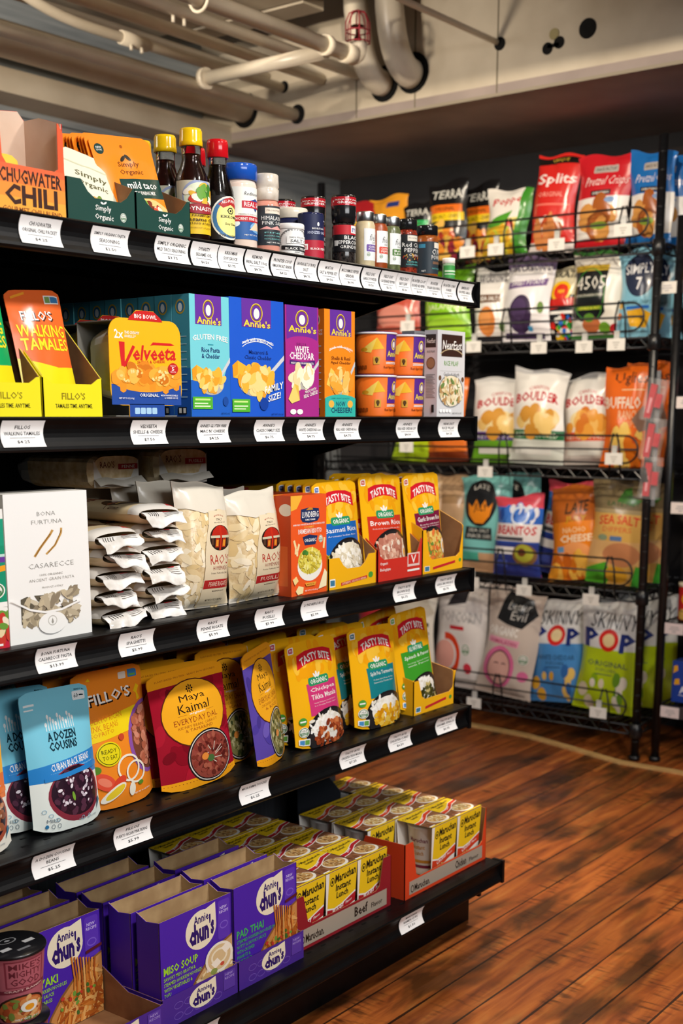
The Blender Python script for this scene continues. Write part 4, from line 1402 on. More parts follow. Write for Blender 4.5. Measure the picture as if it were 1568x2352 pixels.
nef = [R(.14, .70, .90, .955, '#3b241c'), O(.52, .62, .55, .17, .03, .008, '#cdb68a', 20, 40, 140), T('NearEast', .18, .78, .87, .885, W_, it=.1), T('RICE PILAF', .24, .595, .76, .65, '#6da04a'), R(.1, .53, .9, .533, '#b0b0aa'), T('Garlic & Herb', .22, .475, .80, .515, '#55504a', b=0), E(.1, .45, .05, .03, '#6a4a32'), E(.93, .44, .05, .03, '#6a4a32'), E(.5, .30, .46, .195, '#8d8f92'), E(.5, .30, .42, .18, '#efe2c4')] + \
    B(.5, .30, .40, .17, 110, .032, ['#e9d8ae', '#d8c08c', '#f4ead0', '#b98f5a', '#6f8a4a'], 2.2, 12, 1.7) + [RR(.08 + .11 * k, .05, .17 + .11 * k, .085, '#ffffff', .01, .01) for k in range(4)] + [T('NET WT 5.9 OZ', .55, .03, .88, .05, '#4a4a4a', res=1)]
nes = [R(.1, .80, .88, .95, '#3b3230'), T('NearEast', .16, .85, .82, .90, W_, it=.1), T('RICE PILAF', .2, .74, .8, .765, '#6a6a6a', res=1), E(.5, .62, .34, .07, '#7a5a44'), E(.5, .62, .28, .055, '#9a7a5a')] + lines(.15, .85, .22, .5, 16, '#8f8f92') + [R(.6, .05, .8, .14, '#1b1b1c')]
o = carton('rice_box', 'pale grey rice pilaf box at the right end of the second shelf', 'box', (2.066, Y1, z), .098, .030, .164, nef, '#d6d6d8', nes, right='#cfcfd4')
b = o.copy()
COL.objects.link(b)
place(b, (2.063, Y1 + .052, z))
tag(b, 'second grey rice box standing just behind the end one', 'box')
# ================================================================== third shelf: pasta and rice
z = SHELF['S3']
PASTA = ['#e9d3a6', '#f0dfba', '#dcc08a', '#f5e8cc', '#e2c998']
CAS = ['#b9ab90', '#a3957a', '#cfc3aa', '#8d806a', '#c4b596']


def within(cx, cy, rx, ry):
    return lambda x, y: ((x - cx) / rx) ** 2 + ((y - cy) / ry) ** 2 < 1


bona = [T('BONA', .38, .845, .60, .873, '#8f8c86', b=-.01), T('FURTUNA', .31, .79, .68, .818, '#8f8c86', b=-.01)] + [LN([(.33, .575), (.40, .63), (.52, .71), (.56, .745)], .030, .015, '#c09248'), LN([(.34, .58), (.42, .645), (.53, .72)], .010, .006, '#7d5420'), LN([(.47, .585), (.58, .64), (.66, .72), (.665, .755)], .026, .013, '#c89c54'), LN([(.49, .59), (.59, .65), (.665, .74)], .009, .005, '#7d5420'),
        T('CASARECCE', .25, .495, .80, .528, '#8f8c86', b=-.015), T('100% ORGANIC', .38, .44, .66, .455, '#a09c94', res=1), T('ANCIENT GRAIN PASTA', .25, .405, .80, .425, '#9c988f', b=-.01), T('PRODUCT of ITALY', .40, .355, .66, .368, '#aaa69e', res=1),
        P([(.14, .13), (.14, .30), (.22, .315), (.36, .25), (.56, .215), (.70, .22), (.82, .245), (.82, .15), (.66, .135), (.5, .10), (.30, .12)], '#5d5647'), P([(.30, .315), (.46, .31), (.60, .27), (.62, .25), (.44, .24), (.34, .275)], '#5d5647'), P([(.64, .30), (.80, .33), (.81, .30), (.68, .27)], '#5d5647')]
for cx, cy, rx, ry, n, sd in ((.26, .20, .10, .075, 26, 1), (.48, .165, .14, .04, 30, 2), (.72, .185, .09, .04, 22, 3), (.46, .275, .13, .022, 16, 4), (.73, .302, .06, .015, 9, 5)):
    bona += B(cx, cy, rx, ry, n, .030, CAS, 2.6, sd, 1.5)
bona += [E(.5, .115, .17, .075, '#f3f2ee'), O(.5, .13, .055, .035, .008, .006, '#b9b6ae', 20), P([(.485, .12), (.5, .15), (.515, .12), (.5, .105)], '#9a978e'), P([(.0, .30), (.05, .30), (.24, .23), (.42, .20), (.62, .205), (.86, .25), (.86, .235), (.62, .19), (.42, .185), (.24, .215), (.05, .285)], '#f3f2ee')]
carton('pasta_box', 'white windowed casarecce pasta box on the third shelf', 'box', (1.035, Y1, z), .143, .055, .203, bona, '#f2f1ed', top='#e4dfd4', right='#dedad2')
grn = [R(0, .74, 1, .93, '#1f9a78'), R(0, .30, 1, .74, '#17916d'), R(.5, .62, 1, .66, '#6a3a9a'), P([(.4, .56), (1, .60), (1, .56), (.5, .52)], '#f0a020'), R(.6, .66, 1, .68, '#bfe0d4')] + usda(.80, .42, .18, .065) + [R(.4, .30, 1, .335, W_), E(.7, .16, .5, .16, '#f3f1ea'), R(0, 0, 1, .09, '#c8203a')] + B(.75, .17, .32, .12, 40, .05, ['#efe3c8', '#c8392c', '#6a9a3a', '#e9d3a6'], 1.8, 6, 1.6) + [R(.3, .02, .9, .035, W_), R(.3, .05, .8, .065, W_)]
carton('pasta_box', 'teal green and white pasta box cut by the left edge of the photo', 'box', (.918, Y1 - .004, z), .112, .05, .185, grn, '#f0efe9', top='#d8d4c8')

RAOC = noisy('pasta_through_film', '#cdb080', '#ecd9b2', 70, .22, .15)
RAOW = noisy('milky_film', '#c9c0ae', '#e6dfd2', 18, .2, .1)


def rao(kind, ar, seed, keep=None):
    a = B(.30, .40, .36, .38, 90, .040, PASTA, 2.4, seed, ar) + B(.75, .16, .25, .15, 40, .040, PASTA, 2.4, seed + 1, ar) + B(.8, .72, .2, .10, 24, .04, PASTA, 2.4, seed + 2, ar)
    a += [R(0, .80, 1, 1, '#ded5c4'), P([(.1, .80), (.4, .76), (.7, .79), (.9, .77), (1, .80)], '#ded5c4'), P([(.34, .02), (1, .02), (1, .78), (.48, .78), (.38, .56), (.34, .40)], '#e4d3b2')]
    lab = [T('IMPORTED FROM', .60, .725, .82, .737, '#a8281c', arch=.012, res=1), T('ITALY', .64, .70, .78, .718, '#2a1c14', res=1), T('BRONZE DIE CUT', .58, .68, .84, .69, '#2a1c14', res=1),
          E(.70, .565, .24, .10, '#2f2019'), P([(.49, .575), (.54, .625), (.62, .655), (.70, .664), (.78, .655), (.86, .625), (.91, .575)], '#b52a1c'), R(.48, .565, .92, .585, '#cfc6a8'), R(.50, .51, .55, .565, '#54382a'), R(.585, .49, .665, .565, '#a8321c'), R(.60, .50, .65, .55, '#e0912c'), R(.735, .49, .815, .565, '#a8321c'), R(.75, .50, .80, .55, '#e0912c'), R(.68, .47, .72, .66, '#c2301c'), R(.84, .515, .89, .565, '#54382a'),
          T("RAO'S", .47, .355, .93, .435, '#b32a22', b=-.005), T('HOMEMADE', .54, .31, .90, .342, '#8f2a22', b=0), T('Premium, Traditionally Crafted', .50, .275, .92, .294, '#3a2a20', b=-.005, res=1),
          R(.36, .165, .99, .235, '#b3282a'), T(kind, .48, .182, .92, .218, '#f3dcc4', b=0), T('MACARONI PRODUCT', .60, .137, .86, .148, '#2a1c14', res=1), T('NET WT 16 OZ (1 LB) 454 g', .50, .06, .88, .08, '#2a1c14', res=1)]
    return a + [(c, [[(.03 + .90 * x, y) for x, y in q] for q in ps]) for c, ps in lab]


pen = bag('pasta_bag', 'front clear bag of penne with red band, next to the stacked spaghetti', 'bag', (1.432, Y1 + .030, z + .001), .118, .200, .058, rao('PENNE RIGATE', 1.7, 1), RAOC, RAOW, seed=3, lean=2, roll=2, skew=.03, bend=.04, sq=6, wr=.7)
dup(pen, 'penne bag directly behind the front penne bag', (1.425, Y1 + .095, z + .001), rz=-3, lean=1)
dup(pen, 'middle penne bag of the dim row behind the spaghetti', (1.428, Y1 + .165, z + .001), rz=2, lean=1)
dup(pen, 'rearmost penne bag of the dim row behind the spaghetti', (1.420, Y1 + .235, z + .001), rz=-2, lean=2)
fus = bag('pasta_bag', 'front clear bag of fusilli beside the orange risotto box', 'bag', (1.560, Y1 + .030, z + .001), .128, .182, .060, rao('FUSILLI', 1.4, 8), RAOC, RAOW, seed=9, lean=1, roll=-1, bend=.03, sq=6, wr=.7)
dup(fus, 'fusilli bag behind the front one, its milky top showing', (1.556, Y1 + .098, z + .001), rz=3, lean=0, roll=1)


def sup(t, a, b, p=2.6):
    c, s = math.cos(t), math.sin(t)
    return a * math.copysign(abs(c) ** (2 / p), c), b * math.copysign(abs(s) ** (2 / p), s)


def spaghetti(label, loc, rz=0, roll=0, seed=0, group=None):
    """long flat pack lying front to back with a crumpled clear end"""
    w, h, L_ = .088, .031, .25
    rn = random.Random(seed)
    t = thing('spaghetti_pack', label, 'pack', loc, rz, 0, roll, group)
    prof = [(0, .55), (.02, .85), (.06, 1), (.94, 1), (.98, .85), (1, .5)]

    def fn(u, v):
        q = interp(v, prof)
        x, zz = sup(math.pi * u, w / 2 * (.8 + .2 * q), h / 2 * q)
        return (-x, v * L_, h / 2 + zz + .0006 * math.sin(40 * v + seed))

    def fb(u, v):
        q = interp(v, prof)
        x, zz = sup(-math.pi * u, w / 2 * (.8 + .2 * q), h / 2 * q)
        return (-x, v * L_, h / 2 + zz)
    vv = [0, .02, .06, .15, .3, .5, .7, .85, .94, .98, 1]
    top, bot = Surf(ls(12), vv, fn), Surf(ls(12), vv, fb, flip=True)
    body = M('#dcc49a', 'film')
    g = G()
    top.skin(g, body)
    bot.skin(g, body)
    top.paint(g, [R(0, 0, 1, .09, '#d9d2c8'), E(.52, .34, .30, .13, '#3a1f14'), LN([(.25, .34), (.8, .36)], .03, .02, '#a3321c'), LN([(.3, .28), (.75, .42)], .03, .02, '#c9a04a'), R(.62, .03, .82, .14, '#c4202a'), T('ITALY', .10, .20, .20, .30, '#5a1a14', res=1), R(.08, .33, .22, .335, '#5a1a14'), T("RAO'S", .3, .55, .74, .68, '#8f2a22')], 'film')
    g.build('body', t)
    n = 9
    fl = 1 if seed % 2 else -1
    hang = .013 + .008 * rn.random()

    def sheet(u, v):
        s = 2 * u - 1
        x = s * w * .43 * (1 - .10 * v) + .002 * math.sin(9 * v + seed)
        y = -.020 * v + .003 * math.sin(5 * u + seed)
        zz = h * .62 - hang * v * v + .003 * math.sin(9 * u + 3 * v + seed) * v + .005 * fl * s * v
        return (x, y, zz)

    def sheet_b(u, v):
        p = sheet(u, v)
        return (p[0], p[1], p[2] - .0008 - .012 * (1 - v) * (1 - (2 * u - 1) ** 2))
    g = G()
    film = noisy('white_pack_end', '#cfc9c0', '#f1eeea', 45, .18, .2) if 'white_pack_end' not in bpy.data.materials else bpy.data.materials['white_pack_end']
    A, Bt = Surf(ls(n), ls(5), sheet, flip=True), Surf(ls(n), ls(5), sheet_b)
    A.skin(g, film)
    Bt.skin(g, film)
    A.paint(g, [R(.12 + .06 * k, .15, .14 + .06 * k, .5, '#55504c') for k in range(5)] + [R(.55, .2 + .12 * k, .9, .24 + .12 * k, '#8a8580') for k in range(4)] + [R(.60, 0, .78, .12, '#c4202a')], 'film')
    g.build('end_seal', t)
    return t


def lying_bag(label, loc, w, h, L_, word, rz):
    t = thing('pasta_bag', label, 'bag', loc, rz)
    prof = [(0, .90), (.04, 1), (.7, 1), (.9, .8), (1, .2)]

    def ring(v, k, n=20):
        q = interp(v, prof)
        x, zz = sup(2 * math.pi * k / n, w / 2 * q, h / 2 * (q if v < .5 else q * q), 4)
        return (x + .002 * math.sin(5 * v * 6 + k), v * L_, h / 2 + zz)
    g = G()
    vv = [0, .04, .12, .3, .5, .7, .82, .92, 1]
    for a, b in zip(vv[:-1], vv[1:]):
        for k in range(20):
            g.poly([ring(a, k), ring(a, k + 1), ring(b, k + 1), ring(b, k)][::-1], RAOC if a < .7 else RAOW, False)
    g.poly([ring(0, k) for k in range(20)][::-1], RAOC)
    S = flat((-w * .45, 0, h * .06), (w * .9, 0, 0), (0, 0, h * .88))
    S.paint(g, [P([(0, 0), (0, .9), (.18, .3), (.5, .22), (.82, .3), (1, .9), (1, 0)], '#d9d4ca'), T("RAO'S", .14, .62, .46, .84, '#5a1a1a', b=0), R(.54, .56, .98, .74, '#b3282a'), T(word, .62, .60, .92, .70, W_, res=1), R(0, .05, 1, .28, '#e0dbd2')], 'film')
    g.build('body', t)
    g = G()
    Fs = Surf(ls(8), ls(3), lambda u, v: ((u - .5) * w * .94, -.004 - .012 * v, h * .30 - .010 * v + .003 * math.sin(8 * u)), flip=True)
    Fb = Surf(ls(8), ls(3), lambda u, v: ((u - .5) * w * .94, -.004 - .012 * v, h * .30 - .0106 * v + .003 * math.sin(8 * u)))
    Fs.skin(g, RAOW)
    Fb.skin(g, RAOW)
    g.build('end_seal', t)
    return t


lying_bag('pasta bag lying flat on the rear bags with its end facing out, on the left', (1.362, 1.51, z + .192), .112, .054, .20, 'PENNE', 4)
lying_bag('pasta bag lying flat on the rear bags with its end facing out, on the right', (1.506, 1.505, z + .192), .112, .062, .20, 'FUSILLI', -6)
for k in range(6):
    spaghetti(('lowest', 'second lowest', 'third', 'fourth', 'fifth', 'topmost')[k] + ' spaghetti pack in the stack right beside the penne bag', (1.341 + .006 * math.sin(k * 2.1), Y1 + .022 + .006 * math.cos(k * 1.7), z + .0285 * k), rz=(k * 37 % 9) - 4 - (6 if k == 5 else 0), roll=(k * 29 % 7) - 3, seed=k)
for k in range(5):
    spaghetti(('lowest', 'second lowest', 'third', 'fourth', 'topmost')[k] + ' spaghetti pack in the stack beside the white pasta box', (1.243 + .006 * math.cos(k * 2.3), Y1 + .012 + .006 * math.sin(k * 1.3), z + .0285 * k), rz=(k * 41 % 9) - 4, roll=(k * 23 % 7) - 3, seed=k + 9)

lu = [P([(0, .85), (.16, .87), (.30, .97), (.32, 1), (0, 1)], '#f2b43a'), P([(.28, .86), (.5, .875), (.78, .86), (.80, .77), (.74, .735), (.5, .72), (.32, .735), (.27, .77)], '#1c2f5c'), T('LUNDBERG', .31, .775, .77, .835, W_), T('FAMILY FARMS', .40, .745, .68, .762, W_, res=1), P([(.42, .85), (.5, .875), (.6, .87), (.62, .85)], '#c98a2c'),
      T('ARBORIO WHITE RICE & SEASONING MIX', .06, .70, .95, .718, W_, res=1), T('GOURMET', .36, .672, .64, .69, '#f2c04a', res=1), T('PARMESAN RISOTTO', .20, .615, .86, .665, W_, b=.03), P([(.32, .585), (.5, .605), (.74, .585), (.68, .50), (.38, .50)], '#1c2f5c'), T('ORGANIC', .37, .53, .70, .565, W_)] + usda(.83, .55, .06, .038) + \
     [LN([(.08, .56), (.13, .48), (.12, .42)], .05, .03, '#f3d9a0'), LN([(.22, .52), (.17, .45), (.16, .40)], .05, .03, '#f3d9a0'), LN([(.94, .56), (.91, .45)], .05, .03, '#f3d9a0'), E(.52, .29, .35, .155, '#f0ede2'), E(.52, .34, .335, .135, '#d8c94e')] + B(.52, .34, .31, .115, 90, .024, ['#e6da62', '#d0bc3a', '#f0e890', '#c2ac34'], 2, 3, 1.7) + [E(.36, .43, .06, .025, '#3f7a2c'), E(.42, .42, .04, .02, '#4d8a34'),
      P([(.02, .17), (.12, .20), (.18, .15), (.08, .11)], '#f3d890'), P([(.10, .05), (.18, .10), (.32, .08), (.30, .02), (.16, .01)], '#f6e0a4'), P([(.74, .04), (.92, .24), (.99, .20), (.97, .06)], '#f8e8bc'), P([(.36, .12), (.68, .12), (.64, .085), (.40, .085)], '#e9a23a'), T('MADE IN USA', .42, .092, .62, .11, '#7a2a10', res=1), T('NET WT 5.5 OZ (155 g)', .36, .03, .72, .048, W_, res=1)]
o = carton('rice_box', 'orange parmesan risotto box between fusilli and yellow rice pouches', 'box', (1.6235, Y1, z), .097, .037, .172, lu, '#ea5a22', [R(0, 0, 1, 1, '#c8481a'), E(.7, .86, .4, .06, '#e9dcc8'), R(.2, .1, .8, .5, '#d8662c')], top='#d9501e')
for k in range(2):
    b = o.copy()
    COL.objects.link(b)
    place(b, (1.621, Y1 + .042 * (k + 1), z))
    tag(b, ('orange risotto box just behind the front one', 'rear orange risotto box in the row behind the front one')[k], 'box')

YB = '#f4b416'


def tasty(block, title, subs, food, rice=True, mark='#2a6db8', pill='ORGANIC', bx=(.26, .90), seed=1, egg=False, fy=0.0):
    a = B(.5, .80, .44, .16, 26, .05, ['#f2a412', '#f7c23c'], 1.6, seed)
    a += [P([(.16, .745), (.20, .875), (.36, .905), (.55, .912), (.74, .905), (.88, .875), (.90, .745), (.72, .785), (.54, .80), (.34, .785)], '#d3202c'), T('TASTY BITE', .24, .765, .84, .838, W_, arch=.045, b=.04), RR(.05, .90, .16, .965, W_, .012, .012), RR(.065, .91, .145, .955, mark, .01, .01), T('90', .08, .918, .13, .946, W_, res=1),
          R(bx[0], .30, bx[1], .60, block), RR(.30, .575, .74, .655, '#2c9460', .04, .03), T(pill, .34, .59, .70, .635, W_, b=.03), E(.50, .675, .022, .028, W_), E(.455, .665, .035, .014, W_, rot=-.6), E(.545, .665, .035, .014, W_, rot=.6)]
    n = len(title)
    for i, s in enumerate(title):
        y = .555 - .062 * i
        a.append(T(s, bx[0] + .05, y - .048, bx[1] - .04, y, W_, b=.015))
    y = .555 - .062 * n - .012
    for s in subs:
        a.append(T(s, bx[0] + .09, y - .016, bx[1] - .08, y, W_, b=-.01, res=1))
        y -= .026
    a += [E(.62, .12 + fy, .47, .225, '#1f1d1e'), E(.66, .10 + fy, .46, .225, '#2a2728')]
    if not rice:
        a += [E(.62, .10 + fy, .43, .20, food[1])] + B(.60, .13 + fy, .40, .16, 110, .032, food, 1.7, seed + 9, 1.5)
    if rice:
        a += [E(.60, .16, .34, .135, '#f3f0e6')] + B(.54, .20, .34, .10, 60, .022, ['#faf8f0', '#e9e4d4', '#fdfcf6'], 2.4, seed + 3, 1.5)
    a += B(.66, .09 + fy, .36, .125, 80, .034, food, 1.35, seed + 7, 1.5)
    if egg:
        a += [E(.93, .22, .07, .08, '#f5efe0'), E(.95, .22, .04, .045, '#f0a83a')]
    return a + usda(.12, .17, .07, .048) + [RR(.04, .035, .20, .105, W_, .01, .01), RR(.055, .045, .12, .095, '#4a8fc8', .008, .008), RR(.125, .045, .19, .095, '#6aa84a', .008, .008), E(.12, .27, .055, .036, '#4c9a3a'), R(.08, .262, .16, .276, W_)]


ybt = [R(.02, .08, .13, .34, W_), R(.03, .12, .12, .30, '#3f7a9c'), E(.88, .30, .05, .10, '#4c9a3a'), P([(.25, .08), (.80, .20), (.80, .30), (.25, .18)], '#c9252c'), T('AUTHENTIC. DELICIOUS. INDIAN.', .27, .105, .78, .175, '#f7dcb0', sl=.09, res=1)]
trw = dict(wallpts=[(0, 0), (.14, 0), (.14, .135), (.10, .135), (.004, .062), (0, .06)])
RICEW = ['#f6f1e2', '#e8dfc8', '#fbf8ee', '#d9cdb0']
bs = pouch('rice_pouch', 'front yellow basmati rice pouch with blue block', 'pouch', (1.793, Y1 + .020, z + .004), .128, .186, .026, tasty('#1f63b4', ['Basmati Rice'], ['Aromatic Indian Rice'], RICEW, False, '#2a5fb4', bx=(.10, .92), fy=.10), YB, seed=31, lean=6, roll=-1)
for k in range(4):
    dup(bs, ('basmati pouch directly behind the front blue block pouch', 'basmati pouch deeper in the tray, only its yellow top showing')[k > 0], (1.786 - .002 * k, Y1 + .040 + .022 * k, z + .004), lean=5 - k, group='rear basmati pouches in the tray' if k else None)
tray('rice_tray', 'yellow tray with stepped cut-out holding the basmati pouches', 'tray', (1.727, Y1, z), .142, .14, .034, .056, .13, YB, KRAFTD, ybt, (.30, .76), **trw)
br = pouch('rice_pouch', 'front brown rice pouch with red block and pink rice', 'pouch', (1.930, Y1 + .022, z + .004), .134, .192, .028, tasty('#cf3a24', ['Brown Rice'], ['Delicately Steamed Brown Rice'], ['#d8a48c', '#c98a74', '#e6c0a8', '#b87460', '#efe0cc'], False, '#c9402c', bx=(.10, .94), seed=4, egg=True, fy=.12), YB, seed=33, lean=6, roll=1)
for k in range(4):
    dup(br, ('brown rice pouch directly behind the front red block pouch', 'brown rice pouch deeper in the red tray, only its yellow top showing')[k > 0], (1.926 + .004 * (k % 2), Y1 + .042 + .022 * k, z + .004), lean=5 - k, roll=(-4, 2, -1, 3)[k], group='rear brown rice pouches in the tray' if k else None)
tray('rice_tray', 'red tray holding the brown rice pouches', 'tray', (1.872, Y1 - .002, z), .146, .14, .040, .072, .13, '#d03226', KRAFTD, [T('Organic', .05, .40, .22, .50, W_, res=1), T('Biologique', .05, .24, .28, .34, W_, res=1), R(.66, .28, .94, .64, '#e8c8c0'), R(.68, .34, .92, .60, '#d03226'), T('V', .74, .36, .86, .58, W_), R(.66, .15, .94, .20, W_)], (.06, .90), **trw)
gb = pouch('rice_pouch', 'garlic brown rice pouch with purple block at the shelf end', 'pouch', (2.072, Y1 + .022, z + .004), .126, .190, .026, tasty('#7a1c3e', ['Garlic Brown Rice'], ['Brown Rice with Roasted', 'Garlic & Vegetables'], ['#d8b048', '#e8c870', '#c88a34', '#6a8a3a', '#e8753c'], False, '#c9402c', bx=(.20, .96), seed=6, egg=True, fy=.10), YB, seed=35, lean=5, roll=-2)
dup(gb, 'second garlic rice pouch close behind the purple block pouch', (2.066, Y1 + .046, z + .004), lean=3, roll=2)
tray('rice_tray', 'half empty yellow tray at the right end of the third shelf', 'tray', (2.0205, Y1 - .002, z), .147, .14, .026, .086, .13, YB, KRAFTD, [R(.05, .05, .17, .17, W_), R(.06, .06, .16, .16, '#3f7a9c'), P([(.25, .07), (.80, .15), (.80, .21), (.25, .13)], '#c9252c'), E(.92, .20, .03, .045, '#4c9a3a')], (.16, .92), wallpts=[(0, 0), (.14, 0), (.14, .135), (.10, .135), (.004, .090), (0, .086)])
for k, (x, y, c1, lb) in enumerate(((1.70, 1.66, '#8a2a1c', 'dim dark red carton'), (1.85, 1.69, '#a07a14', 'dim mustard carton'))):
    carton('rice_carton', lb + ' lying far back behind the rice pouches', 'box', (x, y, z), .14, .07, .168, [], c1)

# ================================================================== fourth shelf: bean pouches
z = SHELF['S4']
Y4 = 1.385
spoons = []
for k in range(12):
    x = .30 + .036 * k
    hh = .755 + .018 * ((k * 7) % 4)
    spoons += [LN([(x, .71), (x, hh)], .010, .006, '#eef4f5'), E(x, hh, .016, .016, '#eef4f5')]


def dozen(top, band, low, kind, beans, bowl, hi):
    return [R(0, .40, 1, 1, top)] + spoons + [T('A DOZEN', .29, .635, .70, .70, '#16323f', b=.05), T('COUSINS', .29, .565, .70, .63, '#16323f', b=.05), P([(0, .36), (0, .465), (1, .53), (1, .42)], band), T(kind, .26, .425, .86, .475, W_, sl=.035, b=.02), T('SLOW SIMMERED WITH ONIONS, BELL PEPPERS AND SPICES', .24, .398, .92, .412, '#9fd4ee', sl=.035, res=1),
        R(0, 0, 1, .37, low), P([(0, .36), (0, .40), (1, .44), (1, .36)], band), RR(.76, .885, .95, .95, '#e8f4f6', .012, .01), T('60', .785, .90, .85, .935, '#16323f'), R(.865, .912, .93, .922, '#16323f'), T('READY IN', .80, .957, .94, .968, '#16323f', res=1), R(.05, .90, .20, .915, '#e8f4f6'), R(.05, .87, .18, .88, '#e8f4f6'),
        E(.58, .245, .40, .20, bowl), E(.58, .262, .365, .175, '#2b1826')] + B(.58, .265, .33, .15, 60, .040, beans, 1.4, 3, 1.7) + B(.58, .275, .31, .135, 34, .016, hi, 1.6, 5, 1.7) + [P([(.16, .36), (.16, .39), (1, .435), (1, .40)], band), E(.50, .23, .02, .035, '#7aa83a', rot=.4)] + \
        [O(.12 + .07 * (k % 3), .16 - .035 * k, .028, .014, .006, .004, '#8fb6cc', 12) for k in range(3)] + [O(.62 + .1 * k, .06, .025, .016, .006, .004, '#8fb6cc', 12) for k in range(2)] + [T('MILD', .14, .075, .30, .10, '#6a7a84', b=-.01), E(.14, .045, .02, .018, '#2a78a8'), O(.21, .045, .022, .018, .005, .004, '#6a7a84', 12), O(.28, .045, .022, .018, .005, .004, '#6a7a84', 12), T('NET WT. 10 OZ (283g)', .56, .045, .86, .06, '#9aa4aa', res=1), P([(.90, .10), (.97, .14), (.95, .17), (.91, .16), (.88, .08)], '#2f6a8a')]


BB = ['#3a2030', '#4a2838', '#2e1a28', '#563044']
dz = pouch('bean_pouch', 'front sky blue black bean pouch with spoon drawings', 'pouch', (1.140, Y4 + .012, z), .126, .207, .040, dozen('#7ccbe2', '#2a83cc', '#e6eee8', 'CUBAN BLACK BEANS', BB, '#8a3040', ['#e9e2ea', '#c9bcc8']), '#7ccbe2', seed=41, lean=7, roll=1)
dup(dz, 'sky blue bean pouch right behind the front one, lettering half covered', (1.098, Y4 + .055, z), lean=7, roll=2)
for k in range(4):
    dup(dz, 'sky blue bean pouch further back, only its top edge showing', (1.085 + .004 * k, Y4 + .100 + .042 * k, z), lean=6, roll=(-2, 2, 0, 3)[k], group='rear sky blue bean pouches')
pouch('bean_pouch', 'amber and orange bean pouch cut by the left edge of the photo', 'pouch', (.972, Y4 + .008, z), .126, .207, .040, dozen('#f2b23c', '#e8792c', '#efe9dc', 'REFRIED PINTO BEANS', ['#9a5a3a', '#b8744c', '#84482c', '#c88a62'], '#a8503a', ['#e9d8c8', '#d8b8a0']), '#f2b23c', seed=43, lean=7, roll=2)
pouch('bean_pouch', 'lime green pouch glowing behind the sky blue pouches', 'pouch', (1.225, Y4 + .255, z), .13, .215, .03, [R(.1, .3, .9, .6, '#8ab82c')], '#a4c81e', seed=44, lean=4)
PB = ['#c4785c', '#b5644a', '#d89078', '#a85440', '#cf8468']
fi = [T("FILLO'S", .19, .745, .81, .825, '#2a1608', sl=.02, b=.03), T("FILLO'S", .17, .755, .79, .835, W_, sl=.02, b=.03), RR(.66, .905, .77, .955, '#e6d8c8', .01, .01), RR(.80, .905, .93, .965, '#3f7fb8', .01, .01), R(.82, .915, .91, .93, '#6aa84a'), P([(.84, .80), (.90, .85), (.94, .83), (.90, .79), (.93, .74), (.88, .73), (.88, .78)], '#f0c41c'), P([(.20, .935), (.24, .955), (.26, .93)], '#f0c41c'),
      P([(0, .48), (0, .62), (.80, .70), (1, .70), (1, .56)], '#f2d31c'), T('PUERTO RICAN', .12, .62, .60, .66, '#d8801c', sl=.025, b=0), T('PINK BEANS', .12, .565, .52, .608, '#d8801c', sl=.02, b=0), T('SOFRITO', .13, .525, .44, .555, '#d8801c', sl=.02, b=0),
      E(.98, .46, .36, .27, '#8e55a8', rot=.2), E(1.0, .46, .325, .245, '#7a4432', rot=.2)] + B(.98, .46, .28, .215, 70, .040, PB, 1.45, 6, 1.6) + [E(.32, .40, .16, .088, '#e8d81c'), O(.32, .40, .145, .078, .008, .006, '#5a5a10', 28), T('READY', .22, .405, .42, .435, '#4a4a10', b=.01), T('TO EAT', .22, .36, .42, .39, '#4a4a10', b=.01),
      O(.56, .27, .17, .10, .028, .016, '#f0ead8', 28), O(.66, .23, .15, .085, .026, .015, '#f0ead8', 28), E(.22, .205, .14, .06, '#e2523a', rot=-.3), E(.22, .205, .08, .03, '#ee8468', rot=-.3), E(.40, .18, .10, .04, '#d8462e', rot=.3), E(.32, .115, .17, .042, '#efe8d8', rot=.3), E(.34, .118, .13, .030, '#e6c832', rot=.3), E(.58, .11, .05, .05, '#f0ead8', rot=.4), E(.72, .14, .04, .016, '#5a8a2c'), E(.13, .30, .06, .03, '#5a8a2c'), E(.52, .50, .04, .025, '#c8482c'), T('NET WT 10 OZ (283 g)', .62, .06, .88, .075, W_, sl=.012, res=1)]
fl_ = pouch('bean_pouch', 'bright orange pink bean pouch behind the front sky blue pouch', 'pouch', (1.262, Y4 + .034, z), .142, .214, .042, fi, '#ee8a26', '#ee8a26', seed=46, lean=6, roll=0)
for k in range(4):
    dup(fl_, ('orange bean pouch in shade right behind the pink bean pouch', 'shaded orange bean pouch further back behind the pink bean pouch')[k > 0], (1.245 - .008 * k, Y4 + .085 + .040 * k, z), lean=5, roll=(1, -2, 2, 0)[k], group='shaded orange bean pouches' if k else None)


